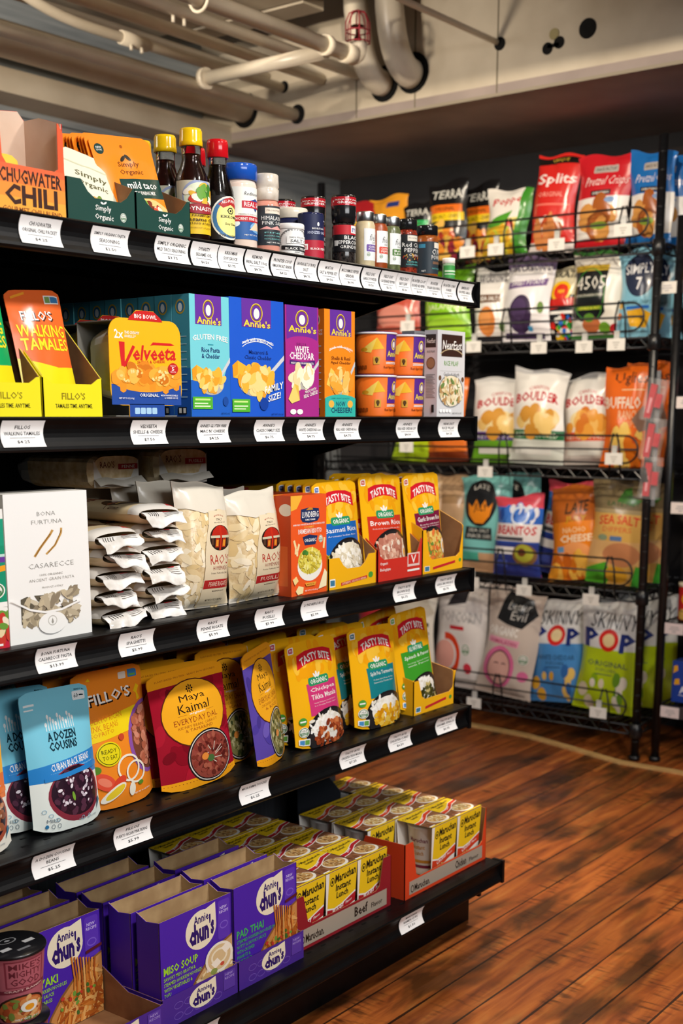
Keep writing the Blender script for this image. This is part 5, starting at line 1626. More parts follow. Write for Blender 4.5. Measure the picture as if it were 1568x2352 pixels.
def maya(bg, spots, title, sub, food, seed):
    a = B(.5, .5, .5, .42, 60, .05, spots, 1.6, seed)
    a += [R(0, .885, 1, 1, '#f5a51c'), R(0, 0, 1, .085, '#f5a51c'), T('PLANT-BASED PROTEIN - READY IN 90 SECONDS', .10, .935, .90, .95, '#8a3a1c', b=-.005, res=1)] + [R(.02 + .04 * k, .055, .03 + .04 * k, .062, '#8a3a1c') for k in range(24)]
    a += [E(.52, .62, .43, .285, '#5a2a18'), E(.52, .62, .42, .275, '#f5ad24')]
    a += [E(.51 + .035 * math.cos(q), .825 + .026 * math.sin(q), .013, .008, '#2a1a14', 10, rot=q) for q in ls(8, 0, 6.283)] + [E(.51, .825, .012, .009, '#2a1a14')]
    a += [T('Maya', .34, .715, .68, .785, '#2a1a14', b=.0), T('Kaimal', .30, .635, .72, .71, '#2a1a14', b=.0), T('organic', .42, .605, .64, .63, W_, it=.3), R(.28, .617, .40, .619, '#8a3a1c'), R(.66, .617, .78, .619, '#8a3a1c'), T(title, .22, .545, .82, .592, '#8f2a1c', b=-.01)]
    for i, s in enumerate(sub):
        a.append(T(s, .26 + .08 * i, .505 - .032 * i, .80 - .08 * i, .53 - .032 * i, '#8f2a1c', b=-.015, res=1))
    a += [E(.62, .235, .325, .225, '#241c1c'), O(.62, .235, .31, .212, .012, .008, '#d8d4cc', 36), E(.62, .235, .285, .195, food[1])] + B(.62, .235, .26, .175, 130, .024, food, 1.3, seed + 2, 1.15) + [LN([(.62 + .05 * math.cos(q), .24 + .04 * math.sin(q)), (.66 + .13 * math.cos(q + .5), .25 + .09 * math.sin(q + .5))], .008, .006, '#d8cfc0') for q in ls(7, 0, 6)] + [E(.60, .21, .05, .03, '#4a6a3a'), E(.52, .24, .05, .03, '#e08a3c')]
    return a


RF = ['#7a3428', '#93463a', '#642a22', '#a85c48', '#5a201c', '#8a3a30']
mr = pouch('dal_pouch', 'wide red dal pouch with amber circle and bowl of beans', 'pouch', (1.417, Y4 + .012, z), .172, .194, .034, maya('#9e1428', ['#8a1022', '#b01a30', '#7a0e1e'], 'EVERYDAY DAL', ['KIDNEY BEAN, CARROT', '& TAMARIND'], RF, 2), '#a0152a', '#f5a51c', seed=51, lean=7, roll=-2)
dup(mr, 'red dal pouch tucked behind the front red one', (1.402, Y4 + .052, z), lean=6, roll=1)
for k in range(3):
    dup(mr, 'shaded red dal pouch further back, only its amber top showing', (1.395 + .006 * k, Y4 + .095 + .045 * k, z), lean=5, roll=(2, -2, 1)[k], group='rear red dal pouches')
YF = ['#6a6434', '#8a8450', '#545024', '#a39a62', '#3f4a26', '#c4bc8a']
mp = pouch('chana_pouch', 'front purple chana pouch turned sideways with tall amber oval', 'pouch', (1.597, Y4 + .012, z), .132, .203, .034, maya('#5d4aa8', ['#5040a0', '#6f5cb8', '#4a3a90'], 'EVERYDAY CHANA', ['CHICKPEAS, COCONUT', '& KALE'], YF, 4), '#5d4aa8', '#f5a51c', seed=53, lean=7, roll=-3, rz=20)
dup(mp, 'purple chana pouch facing straight out, half hidden by red and purple pouches', (1.545, Y4 + .062, z), lean=6, roll=1)
for k in range(3):
    dup(mp, 'shaded purple chana pouch further back, its amber top showing', (1.540 + .012 * k, Y4 + .110 + .045 * k, z), lean=5, roll=(2, -2, 1)[k], rz=4, group='rear purple chana pouches')
tk = pouch('curry_pouch', 'yellow tikka masala pouch with pink block', 'pouch', (1.735, Y4 + .012, z), .142, .196, .034, tasty('#d23a78', ['Chickpea', 'Tikka Masala'], ['Hearty Chickpeas, Corn and Carrots', 'in a Creamy Tomato Sauce'], ['#b5542c', '#98401e', '#c96a3c', '#84341a', '#d8824c'], True, '#c03a5c', seed=11), YB, seed=55, lean=7, roll=-1)
for k in range(4):
    dup(tk, ('tikka masala pouch peeking from behind the pink block pouch', 'shaded yellow tikka pouch further back under the shelf')[k > 0], ((1.722, 1.712, 1.700, 1.690)[k], Y4 + .055 + .05 * k, z), lean=6 - k, roll=(2, -3, 2, -1)[k], rz=(0, 4, -3, 2)[k], group='shaded tikka pouches' if k else None)
sp_ = pouch('curry_pouch', 'yellow split pea turmeric pouch with teal block', 'pouch', (1.912, Y4 + .010, z), .150, .196, .036, tasty('#1c7f88', ['Split Pea Turmericy'], ['Yellow Split Peas & Veg', 'Simmered in Tomato Sauce'], ['#eaa818', '#f4bf30', '#d89010', '#f8cf58'], True, '#2a6f88', seed=13), YB, seed=57, lean=7, roll=1)
for k in range(4):
    dup(sp_, ('split pea pouch peeking from behind the teal block pouch', 'shaded yellow split pea pouch further back under the shelf')[k > 0], ((1.882, 1.872, 1.868, 1.862)[k], Y4 + .058 + .05 * k, z), lean=6 - k, roll=(-2, 3, -2, 1)[k], rz=(0, -4, 3, -2)[k], group='shaded split pea pouches' if k else None)
sn = pouch('curry_pouch', 'yellow spinach paneer pouch with green block leaning in its tray', 'pouch', (2.075, Y4 + .024, z + .006), .132, .202, .030, tasty('#3f9a2c', ['Spinach & Paneer'], ['Creamy Spinach Sauce', 'with Paneer'], ['#4a4a22', '#3a3c1c', '#5f5c2c', '#2e3016', '#c9b878'], True, '#5aa83a', 'ALL NATURAL', seed=15, bx=(.14, .94)), YB, seed=59, lean=8, roll=-3)
dup(sn, 'spinach pouch drooping sideways behind the green block pouch', (2.050, Y4 + .075, z + .006), lean=6, roll=-9)
tray('curry_tray', 'yellow tray holding the spinach pouches at the right end of the fourth shelf', 'tray', (2.020, Y4, z), .148, .14, .028, .070, .085, YB, KRAFTD, [R(.05, .06, .17, .22, W_), R(.06, .08, .16, .20, '#3f7a9c'), P([(.28, .10), (.80, .20), (.80, .28), (.28, .18)], '#c9252c'), E(.91, .24, .035, .06, '#4c9a3a')], (.20, .97), wallpts=[(0, 0), (.14, 0), (.14, .09), (.07, .085), (.004, .072), (0, .07)])

# ================================================================== bottom shelf: noodle boxes and cup cases
z = SHELF['S5']
PU, PU2 = '#4a22a8', '#4b2a92'


def chunlogo(cx, cy, s, ar):
    k = s
    return [E(cx, cy + .01 * ar * k, .215 * k, .20 * k * ar, '#efe4c8', 32, .0), P([(cx + .02 * k, cy + .19 * k * ar), (cx + .205 * k, cy + .235 * k * ar), (cx + .215 * k, cy), (cx, cy)], '#efe4c8'),
            T('Annie', cx - .10 * k, cy + .075 * k * ar, cx + .11 * k, cy + .165 * k * ar, '#2b1466', sl=.01, b=.04), T('chun', cx - .165 * k, cy - .13 * k * ar, cx + .11 * k, cy + .08 * k * ar, '#2b1466', sl=.012, b=.09), T("'s", cx + .115 * k, cy - .09 * k * ar, cx + .185 * k, cy + .13 * k * ar, '#2b1466', b=.08)]


NOO = ['#c9762c', '#b5601e', '#dc9244', '#a34e18', '#e0a860']
SOUP = ['#e8d2a4', '#d9bc84', '#f2e4c4', '#c9a468', '#efe2d0']


def chun(title, sub, food, soup=False, tcol='#9fd82c'):
    a = chunlogo(.56, .76, 1.0, .95) + [RR(.80, .58, .97, .97, '#5b34b4', .03, .03), T('NEW', .83, .88, .93, .91, '#cfc0f0', res=1), T('RECIPE', .82, .84, .95, .87, '#cfc0f0', res=1), O(.885, .72, .06, .04, .012, .012, '#7a58cc', 16),
        T(title, .04, .475, .04 + .052 * len(title), .555, tcol, b=.045)]
    for i, s in enumerate(sub):
        a.append(T(s, .04, .42 - .052 * i, .04 + .0225 * len(s), .455 - .052 * i, tcol, b=.02, res=1))
    a += [P([(.26, 0), (.34, .16), (.48, .32), (.66, .46), (.86, .56), (1, .60), (1, 0)], '#8a5a30'), P([(.29, 0), (.37, .16), (.51, .31), (.68, .445), (.87, .54), (1, .58), (1, 0)], '#c98a4a' if not soup else '#c9a070')]
    if soup:
        return a + B(.74, .26, .30, .24, 110, .026, SOUP, 2.8, 4, 1.0, lambda x, y: y < .85 * (x - .34) + .08) + [O(.80, .42, .20, .15, .035, .025, '#efe6d4', 28), E(.80, .42, .165, .125, '#d8bc8c'), O(.80, .43, .12, .08, .025, .02, '#efe2c4', 20), P([(.68, .38), (.77, .42), (.83, .36), (.74, .32)], '#f4ead8'), P([(.83, .50), (.92, .54), (.97, .47), (.89, .43)], '#f4ead8'), E(.72, .30, .05, .03, '#8a9a4a'), E(.60, .22, .04, .025, '#8a9a4a'), E(.84, .34, .03, .02, '#c8503a')]
    return a + B(.76, .24, .30, .24, 150, .018, food, 5.0, 4, 1.0, lambda x, y: y < .85 * (x - .34) + .06) + [LN([(.62 + .036 * k, .66 - .012 * k), (.65 + .03 * k, .44), (.63 + .036 * k, .22)], .020, .020, food[k % 5]) for k in range(9)] + B(.72, .22, .26, .16, 14, .018, ['#6f9a3a', '#c83a2a', '#3f6a2a'], 1.4, 7) + [LN([(.80, .64), (1, .67)], .03, .03, '#5a1a24')]


def chun_box(label, loc, art, rz=0, group=None):
    h = .168
    t = tray('noodle_box', label, 'box', loc, .158, .050, h, h, h + .004, PU, KRAFT, art, rz=rz, wallpts=[(0, 0), (.050, 0), (.050, h + .006), (.028, h - .004), (0, h)], group=group)
    g = G()
    g.box(.004, .154, .004, .046, .002, .118, M('#3a2412', 'matte'))
    g.build('noodle_tray', t)
    return t


def chun_tray(label, loc, w, d, hb=.048, hf=.044):
    return tray('noodle_display_tray', label, 'tray', loc, w, d, hf, hf + .006, hb, PU2, KRAFTD, [R(0, 0, 1, 1, '#4a2a90')] + [O(.2 + .13 * (k % 5), .25 + .35 * (k // 5), .06, .12, .008, .03, '#6a4cae', 14) for k in range(8)] + chunlogo(.52, .52, .85, 2.2) + [R(.80, .30, .96, .92, '#5a3aa2'), T('NEW', .83, .78, .93, .86, '#a894d8', res=1), T('RECIPE', .82, .66, .95, .74, '#a894d8', res=1)],
                (.05, .95), wallpts=[(0, 0), (d, 0), (d, hb), (d * .62, hb), (d * .25, hf + .004), (0, hf + .004)])


MI = chun('MISO SOUP', ['SAVORY MISO BROTH &', 'STEAMED HOKKIEN NOODLES', 'WITH VEGETABLES &', 'TOFU'], SOUP, True)
PT = chun('PAD THAI', ['STEAMED HOKKIEN NOODLES IN A', 'NUTTY & SAVORY SAUCE', 'WITH CRUSHED', 'PEANUTS &', 'VEGETABLES'], NOO, False, '#3fae5c')
TE = chun('TERIYAKI', ['STEAMED HOKKIEN NOODLES', 'IN A TANGY SAUCE', 'WITH VEGETABLES'], NOO, False)
chun_tray('purple display tray in front of the miso soup boxes', (1.211, 1.284, z), .166, .20)
m1 = chun_box('front purple miso soup box with cut open top', (1.2145, 1.290, z + .003), MI, 0)
for k in range(3):
    dup(m1, ('second purple miso soup box from the front', 'third purple miso soup box from the front', 'rearmost purple box of the miso soup column')[k], (1.2145 + .003 * k, 1.352 + .066 * k, z + .003))
chun_tray('purple display tray in front of the pad thai boxes', (1.381, 1.284, z), .164, .20)
m2 = chun_box('front purple pad thai box with cut open top', (1.384, 1.296, z + .003), PT, 0)
for k in range(2):
    dup(m2, ('second purple pad thai box behind the front one', 'rearmost purple box of the pad thai column')[k], (1.384 + .004 * k, 1.362 + .070 * k, z + .003))
chun_tray('partly empty kraft lined purple tray at the bottom left', (1.038, 1.275, z), .166, .30, hb=.10)
m3 = chun_box('front purple teriyaki noodle box standing deep in its tray', (1.0415, 1.405, z + .003), TE, 0)
dup(m3, 'second purple teriyaki noodle box in shade', (1.038, 1.470, z + .003))
dup(m3, 'rearmost purple teriyaki noodle box in shade', (1.036, 1.535, z + .003))

# instant noodle cups in printed sleeves
SW = '#f2ede4'


def mfront(band, bandt, food):
    return [R(0, .36, 1, 1, '#f0c81c'), P([(0, .36), (0, .40), (.25, .36), (.5, .39), (.8, .47), (1, .52), (1, .30), (.8, .28), (.5, .20), (.25, .18), (0, .20)], W_), P([(0, .37), (.25, .335), (.5, .365), (.8, .445), (1, .49), (1, .33), (.8, .30), (.5, .22), (.25, .20), (0, .22)], band), T(bandt, .20, .25, .60, .34, W_, sl=.08, b=.02), T('Flavor', .66, .34, .88, .385, W_, sl=.03, res=1),
            O(.12, .83, .075, .075, .02, .02, K_, 18), E(.12, .83, .03, .03, K_), T('Maruchan', .22, .78, .96, .93, K_, sl=.03, b=.05), T('Instant', .26, .64, .80, .76, K_, b=.05), T('Lunch', .30, .51, .72, .62, K_, b=.05), R(0, 0, 1, .19, '#b98a54')] + B(.5, .10, .5, .10, 60, .035, food, 2.0, 5) + [LN([(.15 + .14 * k, .0), (.3 + .13 * k, .19)], .03, .03, '#f0e2c0') for k in range(5)]


def mtop(band, bandt, food):
    return [R(0, 0, 1, 1, '#8a5a3c')] + B(.3, .3, .3, .3, 30, .06, ['#7a4a30', '#9a6a48'], 1.4, 3) + [P([(0, .50), (0, 1), (1, 1), (1, .84), (.7, .78), (.4, .60), (.2, .52)], '#f0c81c'), P([(0, .34), (0, .50), (.2, .52), (.4, .60), (.7, .78), (1, .84), (1, .72), (.7, .64), (.4, .46), (.2, .38)], W_), P([(0, .36), (0, .48), (.2, .50), (.4, .58), (.7, .76), (1, .82), (1, .74), (.7, .66), (.4, .48), (.2, .40)], band), T(bandt, .25, .46, .50, .54, W_, sl=.14, b=.02),
            O(.10, .86, .05, .05, .015, .015, K_, 14), T('Maruchan', .17, .80, .62, .90, K_, sl=.03, b=.05), T('Instant', .20, .69, .48, .78, K_, sl=.03, b=.05), T('Lunch', .60, .84, .84, .92, K_, sl=.03, b=.05), E(.64, .30, .32, .24, '#efe9dc'), E(.64, .33, .28, .20, '#c99a5c')] + B(.64, .33, .25, .17, 70, .022, food, 1.8, 6) + [R(0, 0, 1, .05, '#f0c81c'), R(0, .05, .2, .09, W_)]


def soup_cup(label, loc, band, bandt, food, group=None):
    t = thing('instant_noodle_cup', label, 'cup', loc, group=group)
    w, d, h = .092, .086, .112
    g = G()
    F = Surf([0, 1], [0, 1], lambda u, v: ((u - .5) * (w - .010 * (1 - v)), .005 * (1 - v), h * v))
    Bk = Surf([0, 1], [0, 1], lambda u, v: ((u - .5) * (w - .010 * (1 - v)), d - .005 * (1 - v), h * v), flip=True)
    sm = M(SW)
    F.skin(g, sm, smooth=False)
    F.paint(g, mfront(band, bandt, food))
    g.build('sleeve_front', t)
    g = G()
    Bk.skin(g, sm, smooth=False)
    Bk.paint(g, [R(0, .36, 1, 1, '#f0c81c'), R(0, .2, 1, .36, band)])
    g.build('sleeve_back', t)
    g = G()
    S = flat((-w / 2, 0, h), (w, 0, 0), (0, d, 0))
    S.skin(g, sm, smooth=False)
    S.paint(g, mtop(band, bandt, food))
    g.build('sleeve_top', t)
    g = G()
    g.lathe([(0, .001), (.030, .001), (.031, .004), (.0395, .100), (.0405, .101), (.0405, .104), (0, .104)], M('#ece8e2', 'gloss'), 24, (0, d / 2))
    C_ = cyl(.0313, .0392, .006, .098, -130, -40, 10, (0, d / 2))
    C_.paint(g, [R(.0, .12, 1, .19, '#7a2440'), R(0, .24, 1, .31, '#c98a34'), T('Maruchan', .15, .72, .85, .82, '#7a2440'), T('Instant', .3, .56, .75, .66, '#c98a34'), T('Lunch', .34, .42, .7, .52, '#c98a34')], 'gloss')
    g.build('cup', t)
    return t


BEEF = ['#c49a5c', '#d8b478', '#a87840', '#e6d0a0', '#8a5a34']
CHK = ['#e8cf90', '#f0dfb0', '#d8b466', '#f6ecd0', '#c99a4a']
beef = soup_cup('front left beef noodle cup in the dark red case', (1.592, 1.309, z + .003), '#b5202a', 'Beef', BEEF)
nm1 = (('front middle', 'front right'), ('second row left', 'second row middle', 'second row right'), ('third row left', 'third row middle', 'third row right'), ('shaded rear left', 'shaded rear middle', 'shaded rear right'))
for r_ in range(4):
    for c_ in range(3):
        if r_ == 0 and c_ == 0:
            continue
        dup(beef, nm1[r_][c_ - (1 if r_ == 0 else 0)] + ' beef noodle cup in the dark red case', (1.592 + .0935 * c_, 1.309 + .0895 * r_, z + .003))


def case_front(col, bandt, y1):
    return [R(.05, .06, .95, y1, '#a89a8a'), O(.085, y1 * .5, .018, .07, .006, .02, '#2a1a14', 16), T('Maruchan.', .11, y1 * .30, .29, y1 * .72, '#2a1a14', b=.04), T(bandt, .60, y1 * .34, .74, y1 * .84, '#2a1a14', b=.04), T('Flavor', .78, y1 * .38, .90, y1 * .64, '#2a1a14', b=.02)]


tray('noodle_case', 'dark red cardboard case of beef noodle cups', 'tray', (1.541, 1.302, z), .288, .375, .042, .100, .04, '#8e1c26', KRAFTD, case_front('#8e1c26', 'Beef', .38), (.135, .875), wallpts=[(0, 0), (.375, 0), (.375, .04), (.11, .04), (.09, .100), (0, .100)])
chk = soup_cup('front middle chicken noodle cup beside the empty slot', (2.014, 1.302, z + .003), '#d8401f', 'Chicken', CHK)
for r_, c_, lb in ((0, 1, 'front right'), (1, 0, 'second row middle'), (1, 1, 'second row right'), (1, -1, 'second row left, facing the empty slot'), (2, 0, 'third row middle'), (2, 1, 'third row right'), (2, -1, 'shaded third row left'), (3, 1, 'rearmost right')):
    dup(chk, lb + ' chicken noodle cup in the orange case', (2.014 + .0935 * c_, 1.302 + .0895 * r_, z + .003))
tray('noodle_case', 'orange red cardboard case of chicken noodle cups at the shelf end', 'tray', (1.861, 1.292, z), .297, .375, .036, .112, .05, '#d8441f', KRAFTD, case_front('#d8441f', 'Chicken', .30), (.13, .955), wallpts=[(0, 0), (.375, 0), (.375, .05), (.12, .05), (.095, .112), (0, .112)])
g = G()
g.slab([(2.165, .0), (2.03, .0), (2.03, .195), (2.06, .20), (2.165, .15)], 'y', 1.700, 1.702, M('#3a3e46', 'matte'))
g.slab([(1.580, .0), (1.700, .0), (1.700, .195), (1.66, .19), (1.58, .125)], 'x', 2.029, 2.031, M('#3a3e46', 'matte'))
for v_ in range(len(g.v)):
    g.v[v_] = (g.v[v_][0], g.v[v_][1], g.v[v_][2] + z)
tag(g.build('cardboard_divider'), 'dark grey cardboard corner standing behind the chicken noodle cups', 'divider')

# pink noodle cups with black lids
lidm = M('#17171a', 'film')
CUPA = [R(0, 0, 1, 1, '#b5606c'), R(.42, .54, .84, .97, '#8a3442'), R(.44, .56, .82, .95, '#b5606c'), T("MIKE'S", .46, .83, .80, .93, '#6a2430'), T('MIGHTY', .46, .71, .80, .81, '#6a2430'), T('GOOD', .47, .58, .79, .69, '#6a2430', b=.03), P([(.34, .44), (.90, .50), (.90, .56), (.34, .50)], '#7a2c3a'), T('CRAFT RAMEN', .40, .475, .84, .505, '#e8c0b8', sl=.03, res=1), E(.60, .16, .30, .26, '#3a1e18'), E(.60, .16, .27, .23, '#c86a34')] + B(.6, .16, .25, .2, 50, .03, ['#d88a4c', '#a84a24', '#e8b070', '#7a8a3a'], 2, 3) + [E(.66, .22, .10, .09, '#f4efe4'), E(.66, .21, .055, .05, '#f0a024'), T('NET WT 1.7 OZ', .5, .02, .8, .05, W_, res=1)]


def ramen(label, loc, rz=0):
    t = thing('ramen_cup', label, 'cup', loc, rz)
    g = G()
    g.lathe([(0, 0), (.034, 0), (.035, .003), (.0435, .098), (0, .098)], M('#b5606c'), 32)
    cyl(.0351, .0436, .004, .097, -135, 60, 18).paint(g, CUPA)
    g.build('cup', t)
    g = G()
    g.lathe([(.0430, .097), (.0462, .0985), (.0468, .101), (.0455, .103), (0, .1035)], lidm, 32)
    S = Surf([0, 1], [0, 1], lambda u, v: ((u - .5) * .086, (v - .5) * .086, .1036))
    S.paint(g, [O(.5, .62, .16, .10, .02, .02, '#8a8a8c', 18), E(.5, .62, .05, .03, '#8a8a8c'), R(.18, .30, .36, .40, '#b9b9ba'), R(.64, .34, .84, .44, '#b9b9ba'), R(.38, .16, .62, .22, '#77777a')], 'film')
    g.build('lid', t)
    return t


r0 = ramen('upper pink ramen cup with black lid, stacked at the bottom left', (.985, 1.338, z + .1045))
dup(r0, 'lower pink ramen cup carrying the stacked one', (.985, 1.338, z), rz=20)
dup(r0, 'single pink ramen cup whose black lid peeks over the lower photo edge', (.955, 1.262, z), rz=-10)
# ================================================================== snack bags on the wire rack
FX = 3.625


def rbag(name, label, row, y, w, h, t, art, col, seed, dx=0.0, lean=3, roll=0, dz=0.0, **kw):
    def wrp(x):
        return x + .45 * x * (1 - x) ** 2

    flat_ = []
    for s_ in art:
        flat_ += s_ if isinstance(s_, list) else [s_]
    art = [(c_, [[(wrp(min(max(px, 0), 1)), py) for px, py in q] for q in ps]) for c_, ps in flat_]
    return bag(name, label, 'bag', (FX + dx + t / 2, y, RACK[row] + .004 + dz), w, h, t, art, col, seed=seed, rz=-90, lean=lean, roll=roll, **kw)


def rdup(o, label, row, y, dx, lean=2, roll=0, t=.05, group=None):
    return dup(o, label, (FX + dx + t, y, RACK[row] + .004), rz=-90, lean=lean, roll=roll, group=group)


CHIPO = ['#e89a2c', '#d8781c', '#f0b84c', '#c8641c']
# ---- top row
rbag('snack_bag', 'dark red snack bag at the far left of the top row, behind the grinders', 'R1', 2.75, .15, .225, .06, [R(.1, .5, .9, .7, '#e8c040')], '#a82228', 61, roll=4)
rbag('snack_bag', 'crinkled orange yellow snack bag above the spice jars', 'R1', 2.62, .165, .235, .07, [R(.45, .82, .8, .9, '#2a3a7a'), E(.4, .45, .3, .2, '#f0cc7a')] + B(.45, .25, .35, .15, 20, .07, CHIPO, 1.2, 2), '#e39a2a', 62, roll=-5)
TV = ['#e8902c', '#d85a24', '#f0c04a', '#b83a2a', '#e8b858', '#8a2a3a']


def terra(band, two=None):
    a = [T('TERRA', .10, .78, .92, .89, '#d8d6cc', b=.02)] + [R(.04, .60, .92, .70, band), T('ORIGINAL', .2, .625, .75, .675, '#3a2410', res=1)]
    if two:
        a += [R(.0, .50, .95, .60, two), T('SEA SALT - CHIPS', .1, .53, .85, .575, '#3a2a10', res=1)]
    return a + B(.45, .24, .42, .22, 46, .085, TV, 1.2, 5, 1.5)


rbag('chip_bag', 'smaller black chip bag with green band in the top row', 'R1', 2.515, .125, .20, .05, terra('#2fb060'), '#18181a', 63)
to = rbag('chip_bag', 'black chip bag with orange and yellow bands in the top row', 'R1', 2.392, .158, .255, .06, terra('#e8701c', '#ecc81c'), '#141416', 64, lean=2)
rdup(to, 'second black chip bag behind and right of the banded one', 'R1', 2.325, .085, roll=-3)
rbag('snack_bag', 'white red and green popped snack bag leaning left in the top row', 'R1', 2.172, .170, .205, .06, [R(0, .55, 1, 1, '#ece6dc'), T('Popped', .08, .74, .92, .88, '#c8282c', it=.2, b=.03), P([(0, .5), (.3, .6), (.62, .66), (.5, .48), (.2, .42)], '#4f9a2c'), R(0, 0, 1, .45, '#e8c02a'), P([(.72, 0), (.80, 1), (1, 1), (1, 0)], '#3f8f2c'), E(.62, .42, .10, .08, '#d8402c')] + B(.4, .2, .35, .18, 20, .07, ['#f0d850', '#e8b02a', '#c9d84a'], 1.2, 3), '#e8d87a', 65, roll=-4, skew=.16)
spl_ = rbag('pretzel_bag', 'tall narrow red pretzel bag with black top in the top row', 'R1', 2.004, .160, .295, .06, [R(.0, .90, 1, .97, '#1a1614'), T('UNIQUE', .3, .915, .7, .955, '#c9a83a', res=1), T('Splits', .05, .66, .96, .80, '#f4ece6', b=.03), T('ORIGINAL', .12, .56, .72, .61, '#f0b0a0', b=0), R(.1, .47, .9, .49, '#e87a6a'), E(.42, .27, .36, .10, '#f0e4d8'), P([(.1, .22), (.4, .38), (.8, .22), (.4, .28)], '#c8542c'), R(0, 0, 1, .10, '#d8d0cc')] + B(.4, .2, .3, .08, 14, .07, ['#b8602c', '#d8884c'], 1.8, 3), '#d42a24', 66, lean=5, roll=3)
prz = ['#c87a34', '#a85a20', '#d8984c']


def pretz(base):
    return [R(0, 0, 1, .54, '#ece8e2'), R(0, 0, 1, .10, base), RR(.26, .80, .74, .88, '#b8b0a8', .02, .02), T('SNACK FACTORY', .29, .82, .71, .86, '#3a2a2a', res=1), T('Pretzel Crisps', .10, .635, .92, .76, '#f4e8e4', it=.25, b=-.005), R(.24, .555, .66, .61, '#221a1c'), T('EVERYTHING', .28, .57, .62, .595, W_, res=1)] + B(.42, .32, .32, .13, 10, .14, prz, 1.2, 3, 1.4) + [O(.42, .30, .22, .08, .05, .03, '#8a4a1c', 20), E(.66, .50, .12, .03, '#7a9ac8'), E(.42, .24, .18, .04, '#8aa83a')]


rbag('pretzel_bag', 'wide red pretzel crisp bag with white lower half in the top row', 'R1', 1.826, .188, .272, .06, pretz('#c8202a'), '#c8202a', 67, lean=3)
pb = rbag('pretzel_bag', 'blue pretzel crisp bag half behind the rack post in the top row', 'R1', 1.668, .150, .262, .05, pretz('#1f6cb8'), '#1f6cb8', 68, lean=3)
for k in range(2):
    rdup(pb, ('second blue pretzel crisp bag seen right of the rack post', 'third blue pretzel crisp bag deepest on the top shelf')[k], 'R1', 1.668 - .004 * k, .075 * (k + 1), 2)
# ---- second row
rbag('snack_bag', 'pinkish red snack bag seen above the orange macaroni cups', 'R2', 2.60, .20, .215, .07, [E(.5, .45, .44, .2, '#d88a78'), E(.45, .2, .4, .12, '#c8604c'), R(.1, .75, .9, .9, '#8a2a24')], '#c2503e', 71, roll=2)
rbag('chip_bag', 'lime green jalapeno chip bag under the end of the top shelf', 'R2', 2.392, .195, .245, .075, [R(0, .62, 1, 1, '#5f9a1a'), T('JALAPENO', .12, .44, .92, .53, '#e4f0b8', b=.02), E(.5, .25, .45, .12, '#a4d83a')], '#86c41e', 72)
jk = [R(0, .84, 1, 1, '#d8d6d2'), T("JACKSON'S", .08, .80, .92, .93, '#55505a', b=.03), RR(.12, .55, .82, .66, '#6a4a34', .03, .02), T('SEA SALT', .2, .575, .74, .635, W_, res=1), E(.40, .30, .27, .20, '#e08a44'), E(.36, .34, .18, .12, '#e89c58'), R(.06, .02, .9, .10, '#2a2a2e'), E(.85, .22, .08, .07, '#5a7a3a')]
rbag('chip_bag', 'white chip bag with orange sweet potato in the second row', 'R2', 2.232, .145, .235, .06, jk, '#eae6e0', 73, dx=.03)
jp = [R(0, .84, 1, 1, '#6a5a7a'), R(.05, .78, .95, .88, '#e8e4e2'), T("JACKSON'S", .06, .80, .94, .92, '#55506a', b=.03), P([(.04, .62), (.9, .66), (.92, .74), (.06, .70)], '#6a4a86'), T('SWEET POTATO', .12, .65, .84, .71, W_, sl=.03, res=1), E(.38, .32, .27, .23, '#3c2a4a'), E(.34, .38, .17, .13, '#4e3a60'), E(.84, .40, .07, .07, '#6a8a3a'), R(.06, .03, .9, .10, '#4a3a5a'), RR(.55, .12, .66, .18, '#4a9ac8', .01, .01)]
rbag('chip_bag', 'white chip bag with dark purple potato in the second row', 'R2', 2.085, .180, .262, .06, jp, '#ece8ea', 74, lean=2, roll=2, skew=.02)
kd = [R(0, .62, 1, 1, '#d8cfae'), T('PIRATE', .12, .86, .88, .95, '#2a2a2a', b=.03), E(.48, .66, .30, .15, '#e8b81c'), E(.48, .66, .22, .11, '#d8301c'), T('NEW', .38, .64, .58, .69, '#f4e02a'), P([(.06, .42), (.94, .46), (.90, .58), (.12, .56)], '#c8241c'), R(.1, .36, .9, .40, W_)] + B(.5, .18, .46, .17, 46, .055, ['#d8281c', '#2a6ac8', '#2f9a3a', '#ecc01c', '#e8e8e2'], 1.2, 9, 1.6)
rbag('snack_bag', 'black snack bag sprinkled with bright coloured shapes in the second row', 'R2', 1.968, .135, .225, .06, kd, '#1c1c20', 75, dx=.03)
cc = [R(.02, .77, .72, .84, '#c8a838'), P([(.02, .26), (.02, .77), (.72, .77), (.72, .30), (.5, .20), (.2, .20)], '#16191a'), O(.37, .50, .34, .30, .02, .012, '#3f8a3a', 30), T('4505', .06, .56, .70, .71, '#e8e4d8', b=.0), R(.1, .47, .64, .51, '#2a3a2a'), T('CHICHARRONES', .06, .48, .68, .51, '#d8d4c4', res=1), R(.12, .33, .64, .37, '#7a9a2a'), T('CHILE & SALT', .16, .335, .6, .365, '#e8d84a', res=1), E(.40, .16, .18, .09, '#b8683c'), E(.66, .12, .12, .07, '#6a9a2c'), E(.90, .10, .14, .07, '#b8242c'), E(.35, .24, .10, .05, '#5a8a2c')]
rbag('pork_rind_bag', 'white pork rind bag with a large black numbered panel', 'R2', 1.835, .182, .262, .075, cc, '#e9e5da', 76, lean=1, seal='#3f7a3a')
